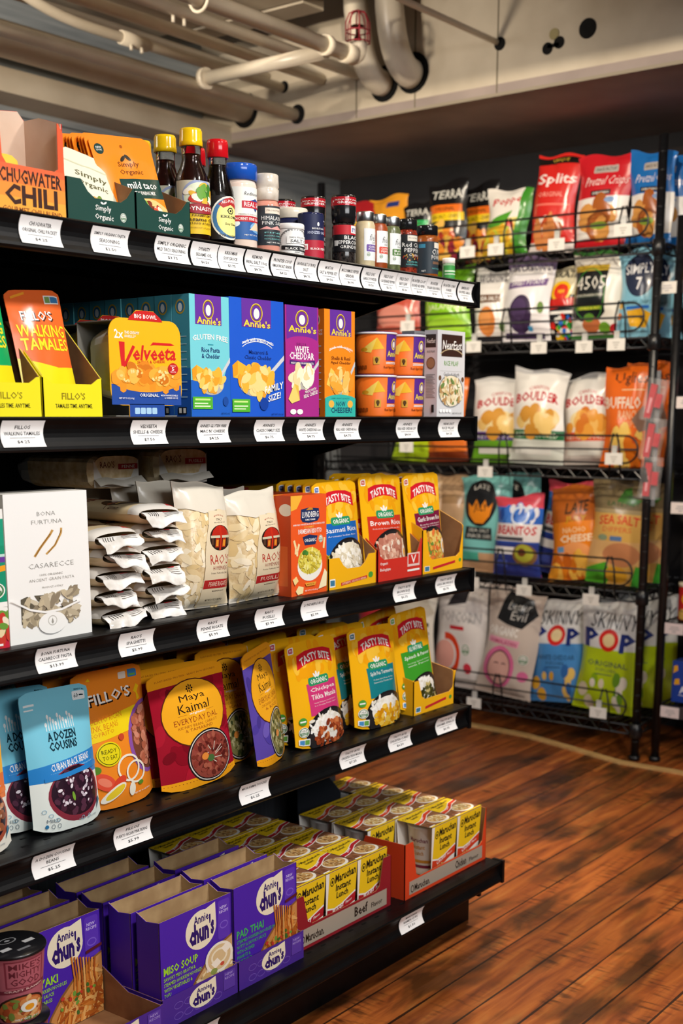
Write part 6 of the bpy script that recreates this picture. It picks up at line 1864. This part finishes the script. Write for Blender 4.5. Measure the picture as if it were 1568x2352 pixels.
s7 = [E(.5, .70, .40, .25, '#26304a'), T('SIMPLY', .14, .70, .88, .82, '#eef0f2', sl=.02, b=.02), T('7', .42, .53, .58, .67, '#eef0f2', b=.03), T('LENTIL CHIPS', .14, .365, .86, .41, '#2a4a5a', b=0), R(.18, .315, .82, .35, '#2a6ac0'), P([(.2, .30), (.3, .12), (.7, .10), (.88, .26), (.6, .32)], '#e8b02a'), E(.06, .36, .05, .04, '#d8a838'), E(.06, .24, .05, .04, '#e07a2c')]
sm_ = rbag('chip_bag', 'light blue lentil chip bag with dark round emblem, next to the post', 'R2', 1.692, .140, .258, .05, s7, '#86c2da', 77, lean=2)
for k in range(2):
    rdup(sm_, ('second light blue lentil chip bag right of the rack post', 'third light blue lentil chip bag deepest on its shelf')[k], 'R2', 1.690, .075 * (k + 1), 2)
# ---- third row
rbag('snack_bag', 'lime and blue snack bag low behind the end of the second shelf', 'R3', 2.53, .16, .27, .07, [R(0, .55, 1, .75, '#2a4aa8'), R(0, .2, 1, .55, '#b8d020'), R(.2, .3, .8, .4, '#6a8a1a')], '#a8c822', 81, roll=3)
rbag('snack_bag', 'plain orange snack bag left of the white canyon chip bags', 'R3', 2.385, .17, .28, .07, [R(.05, .5, .95, .8, '#d8641c'), R(0, .0, 1, .12, '#7a3418'), R(.1, .3, .9, .42, '#f09a4c')], '#e8782a', 82, roll=-2)


def bould(low, band, chips, t1='KETTLE COOKED'):
    return [R(0, 0, 1, .30, low), R(0, .26, 1, .36, band), T(t1, .08, .28, .92, .335, '#e8f0dc', b=0), P([(.02, .72), (.2, .80), (.8, .80), (.98, .72), (.96, .58), (.8, .64), (.2, .64), (.04, .58)], '#f4f0ea'), T('BOULDER', .08, .63, .92, .735, '#c0242c', arch=.04, b=.05), T('CANYON', .30, .775, .70, .815, '#c0242c', arch=.02, b=.01, res=1), E(.5, .49, .34, .12, '#f0dca4')] + B(.5, .45, .40, .12, 22, .10, chips, 1.15, 4, 1.3) + [R(.1, .1, .8, .17, '#e8e8e0')]


CH = ['#e8b85a', '#f0cc7c', '#d89a3c', '#f4dca0']
rbag('chip_bag', 'white canyon chip bag with green and purple base', 'R3', 2.196, .232, .278, .075, bould('#6aa82a', '#54308a', CH), '#efece6', 83, dx=.04, lean=2, seal='#d8d6d2')
rbag('chip_bag', 'white canyon chip bag with dark green band', 'R3', 2.030, .205, .300, .075, bould('#dfe4da', '#1f6a3a', CH), '#eeebe4', 84, lean=1, roll=2, dx=-.012, seal='#c9c8c6')
rbag('chip_bag', 'white canyon chip bag with orange red band', 'R3', 1.868, .190, .282, .070, bould('#dcd4cc', '#d8542c', ['#e8a03c', '#d87a24', '#f0bc64']), '#eeebe4', 85, dx=.035, lean=3, roll=-2, seal='#c9c8c6')
ug = [T('Uglies', .18, .80, .94, .93, '#3a2a20', b=.01), T('BUFFALO', .02, .585, .84, .70, '#f4e6d4', b=.04), T('RANCH', .30, .48, .80, .57, '#f0c8a0', b=.02), T('CHIPS', .32, .405, .74, .47, '#f0b080', b=.0), R(.34, .76, .9, .772, '#f4c898')] + B(.5, .2, .42, .16, 22, .10, ['#e8a83c', '#d8701c', '#f0c864', '#c8501c'], 1.15, 4) + [P([(.62, .48), (.90, .62), (1, .40), (.8, .36)], '#8a6a5a')]
ugl = rbag('chip_bag', 'bright orange chip bag with slab lettering next to the rack post', 'R3', 1.718, .165, .318, .055, ug, '#ea6c1c', 86, lean=3, dz=-.012)
rdup(ugl, 'second bright orange chip bag just right of the rack post', 'R3', 1.712, .085, 2, 3)
# ---- fourth row
for k, (y, c1) in enumerate(((2.66, '#c9a680'), (2.50, '#d4b48e'), (2.37, '#c4a07a'))):
    rbag('snack_bag', ('tan snack bag at the left of the fourth row, furthest left', 'middle tan snack bag showing above the rice pouches', 'right tan snack bag showing above the rice pouches')[k], 'R4', y, .16, .325, .07, [R(.1, .7, .9, .8, '#a8845c')], c1, 90 + k, dx=.05, roll=2 - 2 * k)
lj = [R(0, .80, 1, 1, '#7cc4c0'), E(.40, .70, .36, .235, '#1c1c1e'), T('LATE', .24, .83, .56, .875, '#e8e4d8', arch=.02, b=.02), P([(.12, .70), (.16, .58), (.3, .50), (.5, .50), (.64, .58), (.68, .72), (.58, .66), (.5, .74), (.4, .66), (.3, .74), (.22, .66)], '#ec8c1c'), T('JULY', .26, .60, .56, .70, '#1c1c1e', b=.03), R(.12, .33, .72, .46, '#22282a'), T('SEA SALT', .18, .41, .66, .445, '#d8d8d0', b=0), T('SNACK CHIPS', .16, .35, .70, .39, '#d8d8d0', b=0), R(0, 0, 1, .20, '#c9a07a'), R(0, .10, .4, .2, '#4fb09a')]
lt = rbag('chip_bag', 'pale teal chip bag with black and orange round badge', 'R4', 2.245, .205, .335, .065, lj, '#7cc4c0', 93, dx=.03, lean=2, roll=1)
rdup(lt, 'darker teal chip bag hidden behind and right of the pale teal one', 'R4', 2.165, .09, 2, -2)
bn = [R(0, .86, 1, 1, '#d84a5a'), R(0, .66, 1, .86, '#2a62c0')] + B(.5, .76, .48, .09, 24, .07, ['#4a82d8', '#1c4aa0', '#e8e8f0', '#3a72cc'], 1.2, 6) + [O(.55, .76, .20, .12, .04, .03, '#d8e4f4', 20), R(0, .44, 1, .66, '#e8e2e0'), T('BEANITOS', .06, .52, .94, .635, '#c8242c', b=.05), R(.05, .45, .7, .495, '#4a4a52'), R(0, 0, 1, .42, '#2c3a86'), R(.04, .28, .5, .37, '#e8e4e2'), E(.70, .28, .28, .14, '#7a5a34'), E(.70, .30, .22, .11, '#a8a83a'), E(.66, .31, .10, .05, '#6a3a24'), R(.06, .12, .3, .2, '#4a5ab0')]
bf = rbag('chip_bag', 'front blue bean chip bag with pink top seal', 'R4', 2.088, .185, .268, .070, bn, '#2a55b0', 94, lean=3, dx=-.015, seal='#d8506a')
rdup(bf, 'rear blue bean chip bag rising behind the front one, tilted right', 'R4', 1.998, .085, 2, 9).scale = (1, 1, 1.18)
lo = [R(0, .62, 1, 1, '#b8601c'), T('LATE', .28, .70, .78, .82, '#3a2a14', sl=.02, b=.03), T('JULY', .30, .60, .76, .68, '#c8a01c', b=.02), T('NACHO', .24, .50, .76, .56, '#f4d0a0', b=.02), T('CHEESE', .18, .40, .88, .48, '#f6e4c4', b=.04), E(.5, .28, .36, .12, '#f0a060'), R(.12, .30, .26, .36, '#6a9ac8')] + B(.5, .12, .46, .10, 20, .09, CHIPO, 1.2, 3)
rbag('chip_bag', 'orange nacho cheese chip bag tilted left in the fourth row', 'R4', 1.892, .190, .305, .065, lo, '#e8841c', 95, dx=.03, lean=4, roll=-8, skew=.10)
se = [R(0, .74, 1, 1, '#7a6a4a'), P([(.40, .82), (.50, .95), (.62, .98), (.70, .86), (.9, .84), (.72, .78)], '#3f7a2c'), T('LATE JULY', .25, .76, .85, .82, '#3a5a2a', res=1), R(0, .70, 1, .74, '#a8946a'), T('SEA SALT', .12, .58, .88, .67, '#d8482c', arch=.02, b=.03), T('DIPPERS', .20, .52, .76, .57, '#d86a3c', b=.0), E(.22, .46, .09, .03, '#8a9a7a'), RR(.36, .435, .60, .48, '#5a7aa8', .02, .01), R(0, .2, 1, .43, '#dcae72'), E(.6, .3, .36, .12, '#c8865a'), P([(0, .0), (0, .14), (.3, .22), (.4, .1), (.3, 0)], '#4fa82c'), P([(.75, 0), (.9, .2), (1, .18), (1, 0)], '#3fa838'), E(.5, .10, .22, .08, '#d8a02c')]
ss = rbag('chip_bag', 'tan and yellow sea salt chip bag with green lower corners', 'R4', 1.738, .205, .322, .070, se, '#d8aa58', 96, lean=3, roll=2)
rdup(ss, 'second sea salt chip bag right of the rack post', 'R4', 1.712, .095, 2)
# ---- bottom row
rp_ = [T('RIPS', .10, .52, .95, .70, '#1c1614', b=.06), P([(.02, .76), (.3, .92), (.8, .95), (1, .80), (.8, .72), (.3, .74)], '#c9bfae'), R(0, 0, 1, .4, '#e4ded4')]
rbag('snack_bag', 'white snack bag with heavy black lettering behind the spinach pouch', 'R5', 2.53, .215, .325, .075, rp_, '#e0dace', 101)
rbag('snack_bag', 'crimson snack bag in the bottom row behind the yellow pouches', 'R5', 2.70, .19, .33, .075, [R(.1, .4, .9, .6, '#e8b0a0')], '#a8242c', 109, dx=.02)
cn = [R(0, .80, 1, 1, '#d8d2cc'), P([(.22, .74), (.40, .92), (.66, .90), (.60, .78), (.40, .76)], '#2a2428'), T('POPCORN', .10, .60, .92, .70, '#b8b4b2', b=.05), R(.30, .535, .62, .57, '#c82a34'), O(.24, .30, .30, .20, .08, .06, '#d8401c', 26, -80, 100), E(.22, .30, .2, .13, '#e8a89a')] + usda(.66, .36, .09, .055) + [E(.70, .19, .09, .05, '#d83a4c'), R(.2, .06, .9, .09, '#a8a29c')]
rbag('popcorn_bag', 'white popcorn bag with dark red swirl in the bottom row', 'R5', 2.340, .225, .395, .080, cn, '#e2dcd8', 102, dx=.03, lean=2, roll=1)
le = [P([(.18, .72), (.30, .97), (.78, .95), (.96, .80), (.72, .66), (.40, .68)], '#1f2022'), T('Lesser', .36, .82, .80, .90, '#d8d4cc', it=.2, b=-.005), T('Evil', .44, .73, .76, .81, '#d8d4cc', it=.2, b=-.005), T('ORGANIC', .06, .575, .66, .66, '#f4f0ea', b=.05), P([(.06, .50), (.7, .48), (.72, .545), (.08, .56)], '#e8a0b8'), T('HIMALAYAN', .12, .50, .66, .54, '#b8486a', sl=-.01, res=1), E(.36, .28, .30, .20, '#e070a0', 18), E(.36, .27, .22, .17, '#d8a89c'), O(.36, .27, .22, .17, .02, .014, '#6a3444', 30), LN([(.26, .31), (.30, .32), (.34, .31)], .014, .01, '#4a2a30'), LN([(.40, .31), (.44, .32), (.48, .31)], .014, .01, '#4a2a30'), LN([(.31, .20), (.36, .18), (.42, .20)], .014, .01, '#6a2434')] + usda(.82, .38, .09, .05) + [E(.84, .22, .10, .05, '#e070a0'), R(.3, .02, .9, .05, '#a89a90')]
rbag('popcorn_bag', 'pinkish grey popcorn bag with black blob and pink oval', 'R5', 2.140, .222, .372, .085, le, '#cfc0b4', 103, lean=4, roll=4, skew=.04)


def skinny(low, dots, txt):
    return [R(0, .58, 1, 1, '#dfe0e0'), T('SKINNY', .14, .76, .94, .90, '#2a2a2c', it=.15, b=-.005), T('P', .06, .58, .30, .75, '#1f2f7a', b=.07), T('P', .70, .56, .94, .73, '#1f2f7a', b=.07), E(.49, .66, .18, .10, '#d8281f'), E(.49, .66, .11, .06, '#e8cf9a'), R(0, 0, 1, .50, low), E(.5, .50, .52, .04, low), T(txt[0], .14, .42, .86, .47, '#1c3a5a', b=.01), T(txt[1], .30, .37, .66, .405, '#1c3a5a', b=.0, res=1)] + B(.5, .17, .46, .16, 14, .055, dots, 1.1, 5) + [R(.3, .345, .6, .352, '#1c3a5a')]


sk = rbag('popcorn_bag', 'white and blue popcorn bag with big navy letters in the bottom row', 'R5', 1.950, .215, .345, .080, skinny('#4a8fd0', ['#e8b03a', '#f0c86a', '#3a7ac0', '#2f6ab0'], ('WHITE CHEDDAR', 'POPCORN')), '#4a8fd0', 104, dx=.03, lean=5, roll=-5, skew=.06, seal='#2a4a7a')
sg_ = rbag('popcorn_bag', 'white and lime popcorn bag with big navy letters by the rack post', 'R5', 1.758, .225, .362, .085, skinny('#b8d01c', ['#e8dcc0', '#f0e8d8', '#8ab01a', '#6a9a2a'], ('ORIGINAL', 'POPCORN')), '#b8d01c', 105, lean=4, roll=2, seal='#5a6a3a')
for k in range(2):
    rdup(sg_, ('second lime popcorn bag seen between the two rack posts', 'third lime popcorn bag deepest on the bottom shelf')[k], 'R5', 1.745 - .02 * k, .10 * (k + 1), 2, t=.08)

# ------------------------------------------------------------------ price cards clipped to the rack
CARDW = M('#e9e6df', 'card')


def card(label, y, zc, tilt=0):
    t = thing('price_card', label, 'price card', (RX0 - .026, y, zc), -90 + tilt)
    g = G()
    g.box(-.028, .028, -.0008, .0008, -.0175, .0175, CARDW)
    flat((-.028, -.0008, -.0175), (.056, 0, 0), (0, 0, .035)).paint(g, [R(.30, .62, .70, .72, '#bdbab2'), R(.36, .42, .64, .52, '#bdbab2'), R(.42, .2, .58, .32, '#bdbab2')])
    g.build('card', t)
    g = G()
    g.box(-.008, .008, .001, .008, .012, .040, noisy('clear_clip', '#b9b9b4', '#d6d6d2', 40, .15) if 'clear_clip' not in bpy.data.materials else bpy.data.materials['clear_clip'])
    g.build('clip', t)
    return t


for y, zc, lb in ((2.241, 1.585, 'below the right black chip bag of the top row'), (2.136, 1.585, 'below the white popped snack bag'), (1.922, 1.583, 'below the gap between the two red pretzel bags'), (1.703, 1.606, 'in front of the blue pretzel bag, highest of the rack'),
                  (2.211, 1.290, 'just right of the grey rice box, below the white sweet potato bag'), (1.972, 1.279, 'below the black snack bag with coloured shapes'), (1.816, 1.277, 'below the white numbered pork rind bag'), (1.710, 1.280, 'below the light blue lentil chip bag'), (2.472, 1.365, 'in front of the lime green chip bag, above the orange cups'),
                  (2.472, .967, 'in front of the lime and blue snack bag'), (2.157, .891, 'below the white canyon chip bag with the purple base'), (1.702, .942, 'in front of the bright orange lettered chip bag'),
                  (2.000, .513, 'below the two blue bean chip bags'), (1.760, .504, 'below the sea salt chip bag with green corners'), (2.200, .524, 'half hidden by the end of the third shelf'), (2.182, .111, 'lowest left, beside the end of the fourth shelf'), (1.719, .144, 'in front of the lime popcorn bag at the bottom')):
    card('white price card ' + lb, y, zc - .002, tilt=4 if y < 1.72 else 0)

# ------------------------------------------------------------------ neighbouring rack at the right edge
rk = thing('wire_rack', 'second black wire rack cut off by the right edge of the photo', 'rack', (3.60, 1.545, 0))
rinv = Matrix.Translation((-3.60, -1.545, 0))


def r2(gg, name):
    o = gg.build(name, rk)
    o.matrix_parent_inverse = rinv


for x, y in ((3.60, 1.545), (4.0, 1.545), (3.60, 0.75), (4.0, 0.75)):
    g = G()
    g.tube([(x, y, 0.012), (x, y, 1.637)], 0.0135, WIRE, 12)
    g.lathe([(0.018, 0.0), (0.018, 0.014), (0.013, 0.016)], WIRE, 12, (x, y))
    r2(g, 'post')
L2 = (.186, .448, .815, 1.125, 1.455)
for zz in L2:
    g = G()
    for x in (3.60, 4.0):
        g.tube([(x, 1.545, zz - .004), (x, .75, zz - .004)], .0035, WIRE, 6)
        g.tube([(x, 1.545, zz - .03), (x, .75, zz - .03)], .0035, WIRE, 6)
    for y in (1.545, .75):
        g.tube([(3.6, y, zz - .004), (4.0, y, zz - .004)], .0035, WIRE, 6)
    for k in range(1, 30):
        y = 1.545 - .795 * k / 30
        g.tube([(3.6, y, zz - .001), (4.0, y, zz - .001)], .0018, WIRE, 4, caps=False)
    r2(g, 'wire_shelf')
    g = G()
    g.box(3.586, 3.589, .77, 1.528, zz - .036, zz + .002, M('#3a3a3e', 'gloss'))
    r2(g, 'label_strip')
for zz, c1, lb in ((1.455, '#e8e4dc', 'highest'), (1.125, '#e6dcd8', 'second highest'), (.815, '#e6dcd8', 'middle'), (.448, '#e4d6d6', 'second lowest'), (.186, '#e4d6d6', 'lowest')):
    g = G()
    g.box(-.03, .03, -.0008, .0008, -.017, .017, M(c1))
    flat((-.03, -.0008, -.017), (.06, 0, 0), (0, 0, .034)).paint(g, [R(.3, .6, .75, .7, '#b5b0b2'), R(.25, .4, .8, .5, '#b5b0b2'), R(.4, .18, .62, .3, '#b5b0b2')])
    o = g.build('price_card')
    place(o, (3.584, (1.575 if zz > 1.4 else 1.497), zz - .018), -90)
    tag(o, lb + ' price card on the rack cut by the right photo edge', 'price card')
t = jar('sauce_bottle', 'bottle with red and yellow label at the upper right photo edge', 'bottle', (3.66, 1.485, 1.457), [('bottle', [(0, 0), (.026, 0), (.028, .005), (.028, .09), (.013, .12), (.012, .14), (0, .14)], '#6a2a14'), ('cap', [(.0135, .138), (.014, .139), (.014, .16), (0, .161)], '#c8281c')],
        (.0283, .02, .085, -150, 60, '#e8b42a', [R(0, 0, 1, .3, '#c8241c'), R(.2, .5, .8, .7, '#c8241c')]))
carton('snack_box', 'pink and teal snack box at the right photo edge', 'box', (3.655, 1.512, 1.128), .11, .05, .10, [R(0, 0, 1, .25, '#3f9a94'), R(0, .8, 1, 1, '#3f9a94'), R(.1, .35, .9, .7, '#c84a6a')], '#d8a0ac', rz=-90)
carton('snack_box', 'lime green box in the middle of the right photo edge', 'box', (3.655, 1.512, .818), .12, .05, .085, [R(0, .6, .12, .95, '#c8242c'), R(.2, .7, .9, .8, '#5a8a1a'), R(.2, .4, .9, .46, '#6a9a1c'), R(.2, .2, .8, .26, '#6a9a1c')], '#b4d024', rz=-90)
jar('canister', 'red canister with white lid at the right photo edge', 'canister', (3.665, 1.478, .450), [('canister', [(0, 0), (.04, 0), (.04, .105), (0, .105)], '#c8201c'), ('lid', [(.041, .104), (.042, .105), (.042, .116), (0, .117)], '#d8d0b8')], (.0403, .004, .10, -110, 70, '#c8201c', [E(.62, .66, .16, .18, '#e8a81c'), T('original', .52, .63, .72, .70, '#5a2a10', res=1), E(.60, .16, .26, .2, '#e0b45a'), T('breadcrumb', .42, .24, .78, .32, '#3a2410', res=1)]), rz=-90)
pw = [R(0, 0, 1, 1, '#1f3f9a'), P([(.02, .7), (.16, .78), (.14, .9), (.04, .88)], '#e8a81c'), P([(.06, .42), (.22, .44), (.20, .58), (.08, .56)], '#e8a81c'), T('ACT II', .22, .22, .90, .40, '#e8ecf4', b=.05), R(.5, .05, .62, .14, '#e8a81c'), R(.2, .17, .9, .185, '#e8ecf4')]
carton('popcorn_box', 'blue microwave popcorn box at the lower right photo edge', 'box', (3.645, 1.520, .189), .115, .06, .13, pw, '#1f3f9a', rz=-90)
bag('snack_bag', 'glossy clear snack bag standing behind the blue popcorn box', 'bag', (3.76, 1.45, .189), .12, .22, .08, B(.5, .4, .4, .3, 30, .08, ['#8a7a6a', '#a89888', '#c9bcae'], 1.3, 3), '#57504c', seed=120, rz=-90, kind='gloss')
# clip strip with red sticks in clear packets, hung on the post of the neighbouring rack
cs = G()
cs.box(3.572, 3.5735, 1.575, 1.597, .80, 1.20, noisy('clear_plastic_strip', '#6a6c70', '#8d9094', 30, .1))
tag(cs.build('clip_strip'), 'narrow clear plastic strip hanging between the two racks', 'strip')
REDS = M('#c8182c', 'gloss')
for k, (zz, rr) in enumerate(((1.115, 12), (1.000, 9), (.885, 4))):
    t = thing('stick_packet', ('top', 'middle', 'lowest')[k] + ' clear packet of red sticks on the hanging strip', 'packet', (3.558, 1.588, zz), -90, 0, rr)
    g = G()
    g.box(-.016, .004, -.006, .002, -.055, .045, REDS)
    flat((-.016, -.006, -.055), (.02, 0, 0), (0, 0, .1)).paint(g, [R(.3, .15, .7, .6, '#e8a0a8')])
    g.build('red_stick', t)
    g = G()
    g.box(.006, .026, -.004, .003, -.02, .02, REDS)
    g.build('red_tab', t)
    g = G()
    Fp = Surf(ls(5), ls(6), lambda u, v: ((u - .45) * .062, -.010 - .003 * math.sin(9 * u + 11 * v), (v - .5) * .125))
    Fp.skin(g, WRAP)
    Bp = Surf(ls(5), ls(6), lambda u, v: ((u - .45) * .062, .006 + .002 * math.sin(8 * u + 7 * v), (v - .5) * .125), flip=True)
    Bp.skin(g, WRAP)
    g.build('clear_wrapper', t)

# ------------------------------------------------------------------ paper price tags in the gondola rails
TAGP = M('#f1f0ee', 'card')


def price_tag(label, shelf, x, l1, l2, price, w=.069):
    zt = SHELF[shelf]
    y0 = LIPY if shelf != 'S5' else 1.257
    cv = lip_curve(6)[::-1]

    def fn(u, v):
        f = v * 6
        i = min(int(f), 5)
        a = cv[i][0] + (cv[i + 1][0] - cv[i][0]) * (f - i)
        b = cv[i][1] + (cv[i + 1][1] - cv[i][1]) * (f - i)
        return (x + (u - .5) * w, y0 - .0026 + a, zt + b)
    S = Surf([0, 1], ls(6), fn)
    Bk = Surf([0, 1], ls(6), lambda u, v: Vector(fn(u, v)) + Vector((0, .0005, 0)), flip=True)
    g = G()
    S.skin(g, TAGP)
    Bk.skin(g, TAGP)
    wd = lambda s: min(.42, .030 * len(s))
    if l1:
        S.paint(g, [T(l1, .5 - wd(l1), .68, .5 + wd(l1), .82, '#101012', b=.015, res=1), R(.20, .335, .80, .35, '#2a2a2e'), T(price, .5 - .030 * len(price), .12, .5 + .030 * len(price), .25, '#101012', b=.015, res=1)])
    if l2:
        S.paint(g, [T(l2, .5 - wd(l2), .44, .5 + wd(l2), .58, '#101012', b=.015, res=1)])
    tag(g.build('price_tag'), 'white price tag ' + label, 'price tag')


for a in ((1.101, 'CHUGWATER', 'ORIGINAL CHILI PACKET', '$4.25', 'under the orange chili carton'), (1.220, 'SIMPLY ORGANIC FAJITA', 'SEASONING', '$2.50', 'under the tray of cream packets'), (1.338, 'SIMPLY ORGANIC', 'MILD TACO SEASONING', '$3.75', 'under the tray of orange taco packets'),
          (1.405, 'DYNASTY', 'SESAME OIL', '$6.50', 'under the front sesame oil bottle'), (1.463, 'KIKKOMAN', 'SOY SAUCE', '$3.75', 'under the soy sauce bottle'), (1.523, 'REDMOND', 'REAL SALT 10oz', '$8.75', 'under the blue lidded salt shaker'), (1.584, 'FRONTIER COOP', 'HIMALAYAN SALT GRINDER', '$8.25', 'under the pink salt grinder'), (1.643, 'SAN FRAN SALT CO TRUFFLE', 'SALT', '$8.75', 'under the white truffle salt tin'),
          (1.703, 'MORTON', 'SALT & PEPPER SET', '$4.50', 'under the navy and red salt drum'), (1.761, 'MCCORMICK PEPPER', 'GRINDER', '$6.00', 'under the front pepper grinder'), (1.819, 'FIELD DAY', 'GARLIC POWDER', '$5.50', 'under the garlic powder jar'), (1.873, 'FIELD DAY', 'CAYENNE PEPPER', '$5.25', 'under the cayenne jar'), (1.921, 'FIELD DAY', 'BAY LEAF', '$5.50', 'under the bay leaf jar'),
          (1.968, 'FRONTIER CO-OP', 'CRUSHED RED PEPPER', '$6.50', 'under the crushed red pepper jar'), (2.019, 'FRONTIER', 'ITALIAN SEASONING', '$7.50', 'left of the one under the curry jar'), (2.071, 'FRONTIER CURRY', 'POWDER', '$6.99', 'under the curry powder jar'), (2.127, "EMPEROR'S", 'CHOPPED GARLIC', '$7.25', 'last at the right end of the top rail')):
    i = a[0]
    price_tag(a[4], 'S1', a[0], a[1], a[2], a[3], w=.067 if i < 1.36 or 1.35 < i < 1.38 else (.056 if i < 1.80 else .050))
for a in ((1.056, 'FILLOS', 'WALKING TAMALES', '$4.25', 'under the yellow tamale trays'), (1.281, 'VELVEETA', 'SHELLS & CHEESE', '$7.50', 'under the macaroni bowl pack'), (1.416, "ANNIE'S GLUTEN FREE", "MAC N' CHEESE", '$4.25', 'under the light blue macaroni box'), (1.545, "ANNIE'S", 'CLASSIC FAMILY SIZE', '$6.75', 'under the royal blue family box'), (1.651, "ANNIE'S", 'WHITE CHEDDAR 6oz', '$4.75', 'under the magenta shells box'), (1.752, "ANNIE'S", 'REAL AGED CHEDDAR 6oz', '$4.75', 'under the orange shells box'), (1.936, "ANNIE'S", 'REAL AGED CHEDDAR CUP', '$4.00', 'under the orange macaroni cups'), (2.076, 'NEAR EAST', 'RICE PILAF', '$4.25', 'under the grey rice box')):
    price_tag(a[4], 'S2', *a[:4])
for a in ((1.093, 'BONA FURTUNA', 'CASARECCE PASTA', '$13.99', 'under the white casarecce box'), (1.243, "RAO'S", 'SPAGHETTI', '$5.99', 'under the spaghetti stacks'), (1.405, "RAO'S", 'PENNE RIGATE', '$5.99', 'under the penne bag'), (1.540, "RAO'S", 'FUSILLI', '$5.99', 'under the fusilli bag'), (1.658, 'LUNDBERG RICE', '', '$5.99', 'under the orange risotto box'), (1.930, 'TASTY BITE', 'BROWN RICE', '$6.75', 'under the red brown rice tray'), (2.074, 'TASTY BITE', 'GARLIC BROWN RICE', '$5.75', 'under the half empty yellow tray')):
    price_tag(a[4], 'S3', *a[:4])
for a in ((1.071, 'A DOZEN COUSINS', 'BEANS', '$5.25', 'under the sky blue bean pouch'), (1.222, 'FILLOS', 'PUERTO RICAN PINK BEANS', '$5.99', 'under the orange pink bean pouch'), (1.497, 'MAYA KAIMAL POUCHES', '', '$6.25', 'between the red dal and purple chana pouches'), (1.768, 'TASTY BITE', 'CHICKPEA TIKKA MASALA', '$7.25', 'under the pink block tikka pouch'), (1.920, 'TASTY BITE', 'CHICKPEA CURRY', '$6.50', 'under the teal block split pea pouch'), (2.084, 'TASTY BITE', 'KASHMIR SPINACH', '$6.75', 'under the spinach pouch tray'), (.935, '', '', '', 'at the left photo edge below the amber bean pouch')):
    price_tag(a[4], 'S4', *a[:4], w=.074)
price_tag('under the orange case of chicken cups', 'S5', 1.836, 'MARUCHAN', 'RAMEN CUPS', '$1.50', w=.076)
price_tag('at the bottom photo edge below the miso boxes', 'S5', 1.267, '', '', '', w=.076)
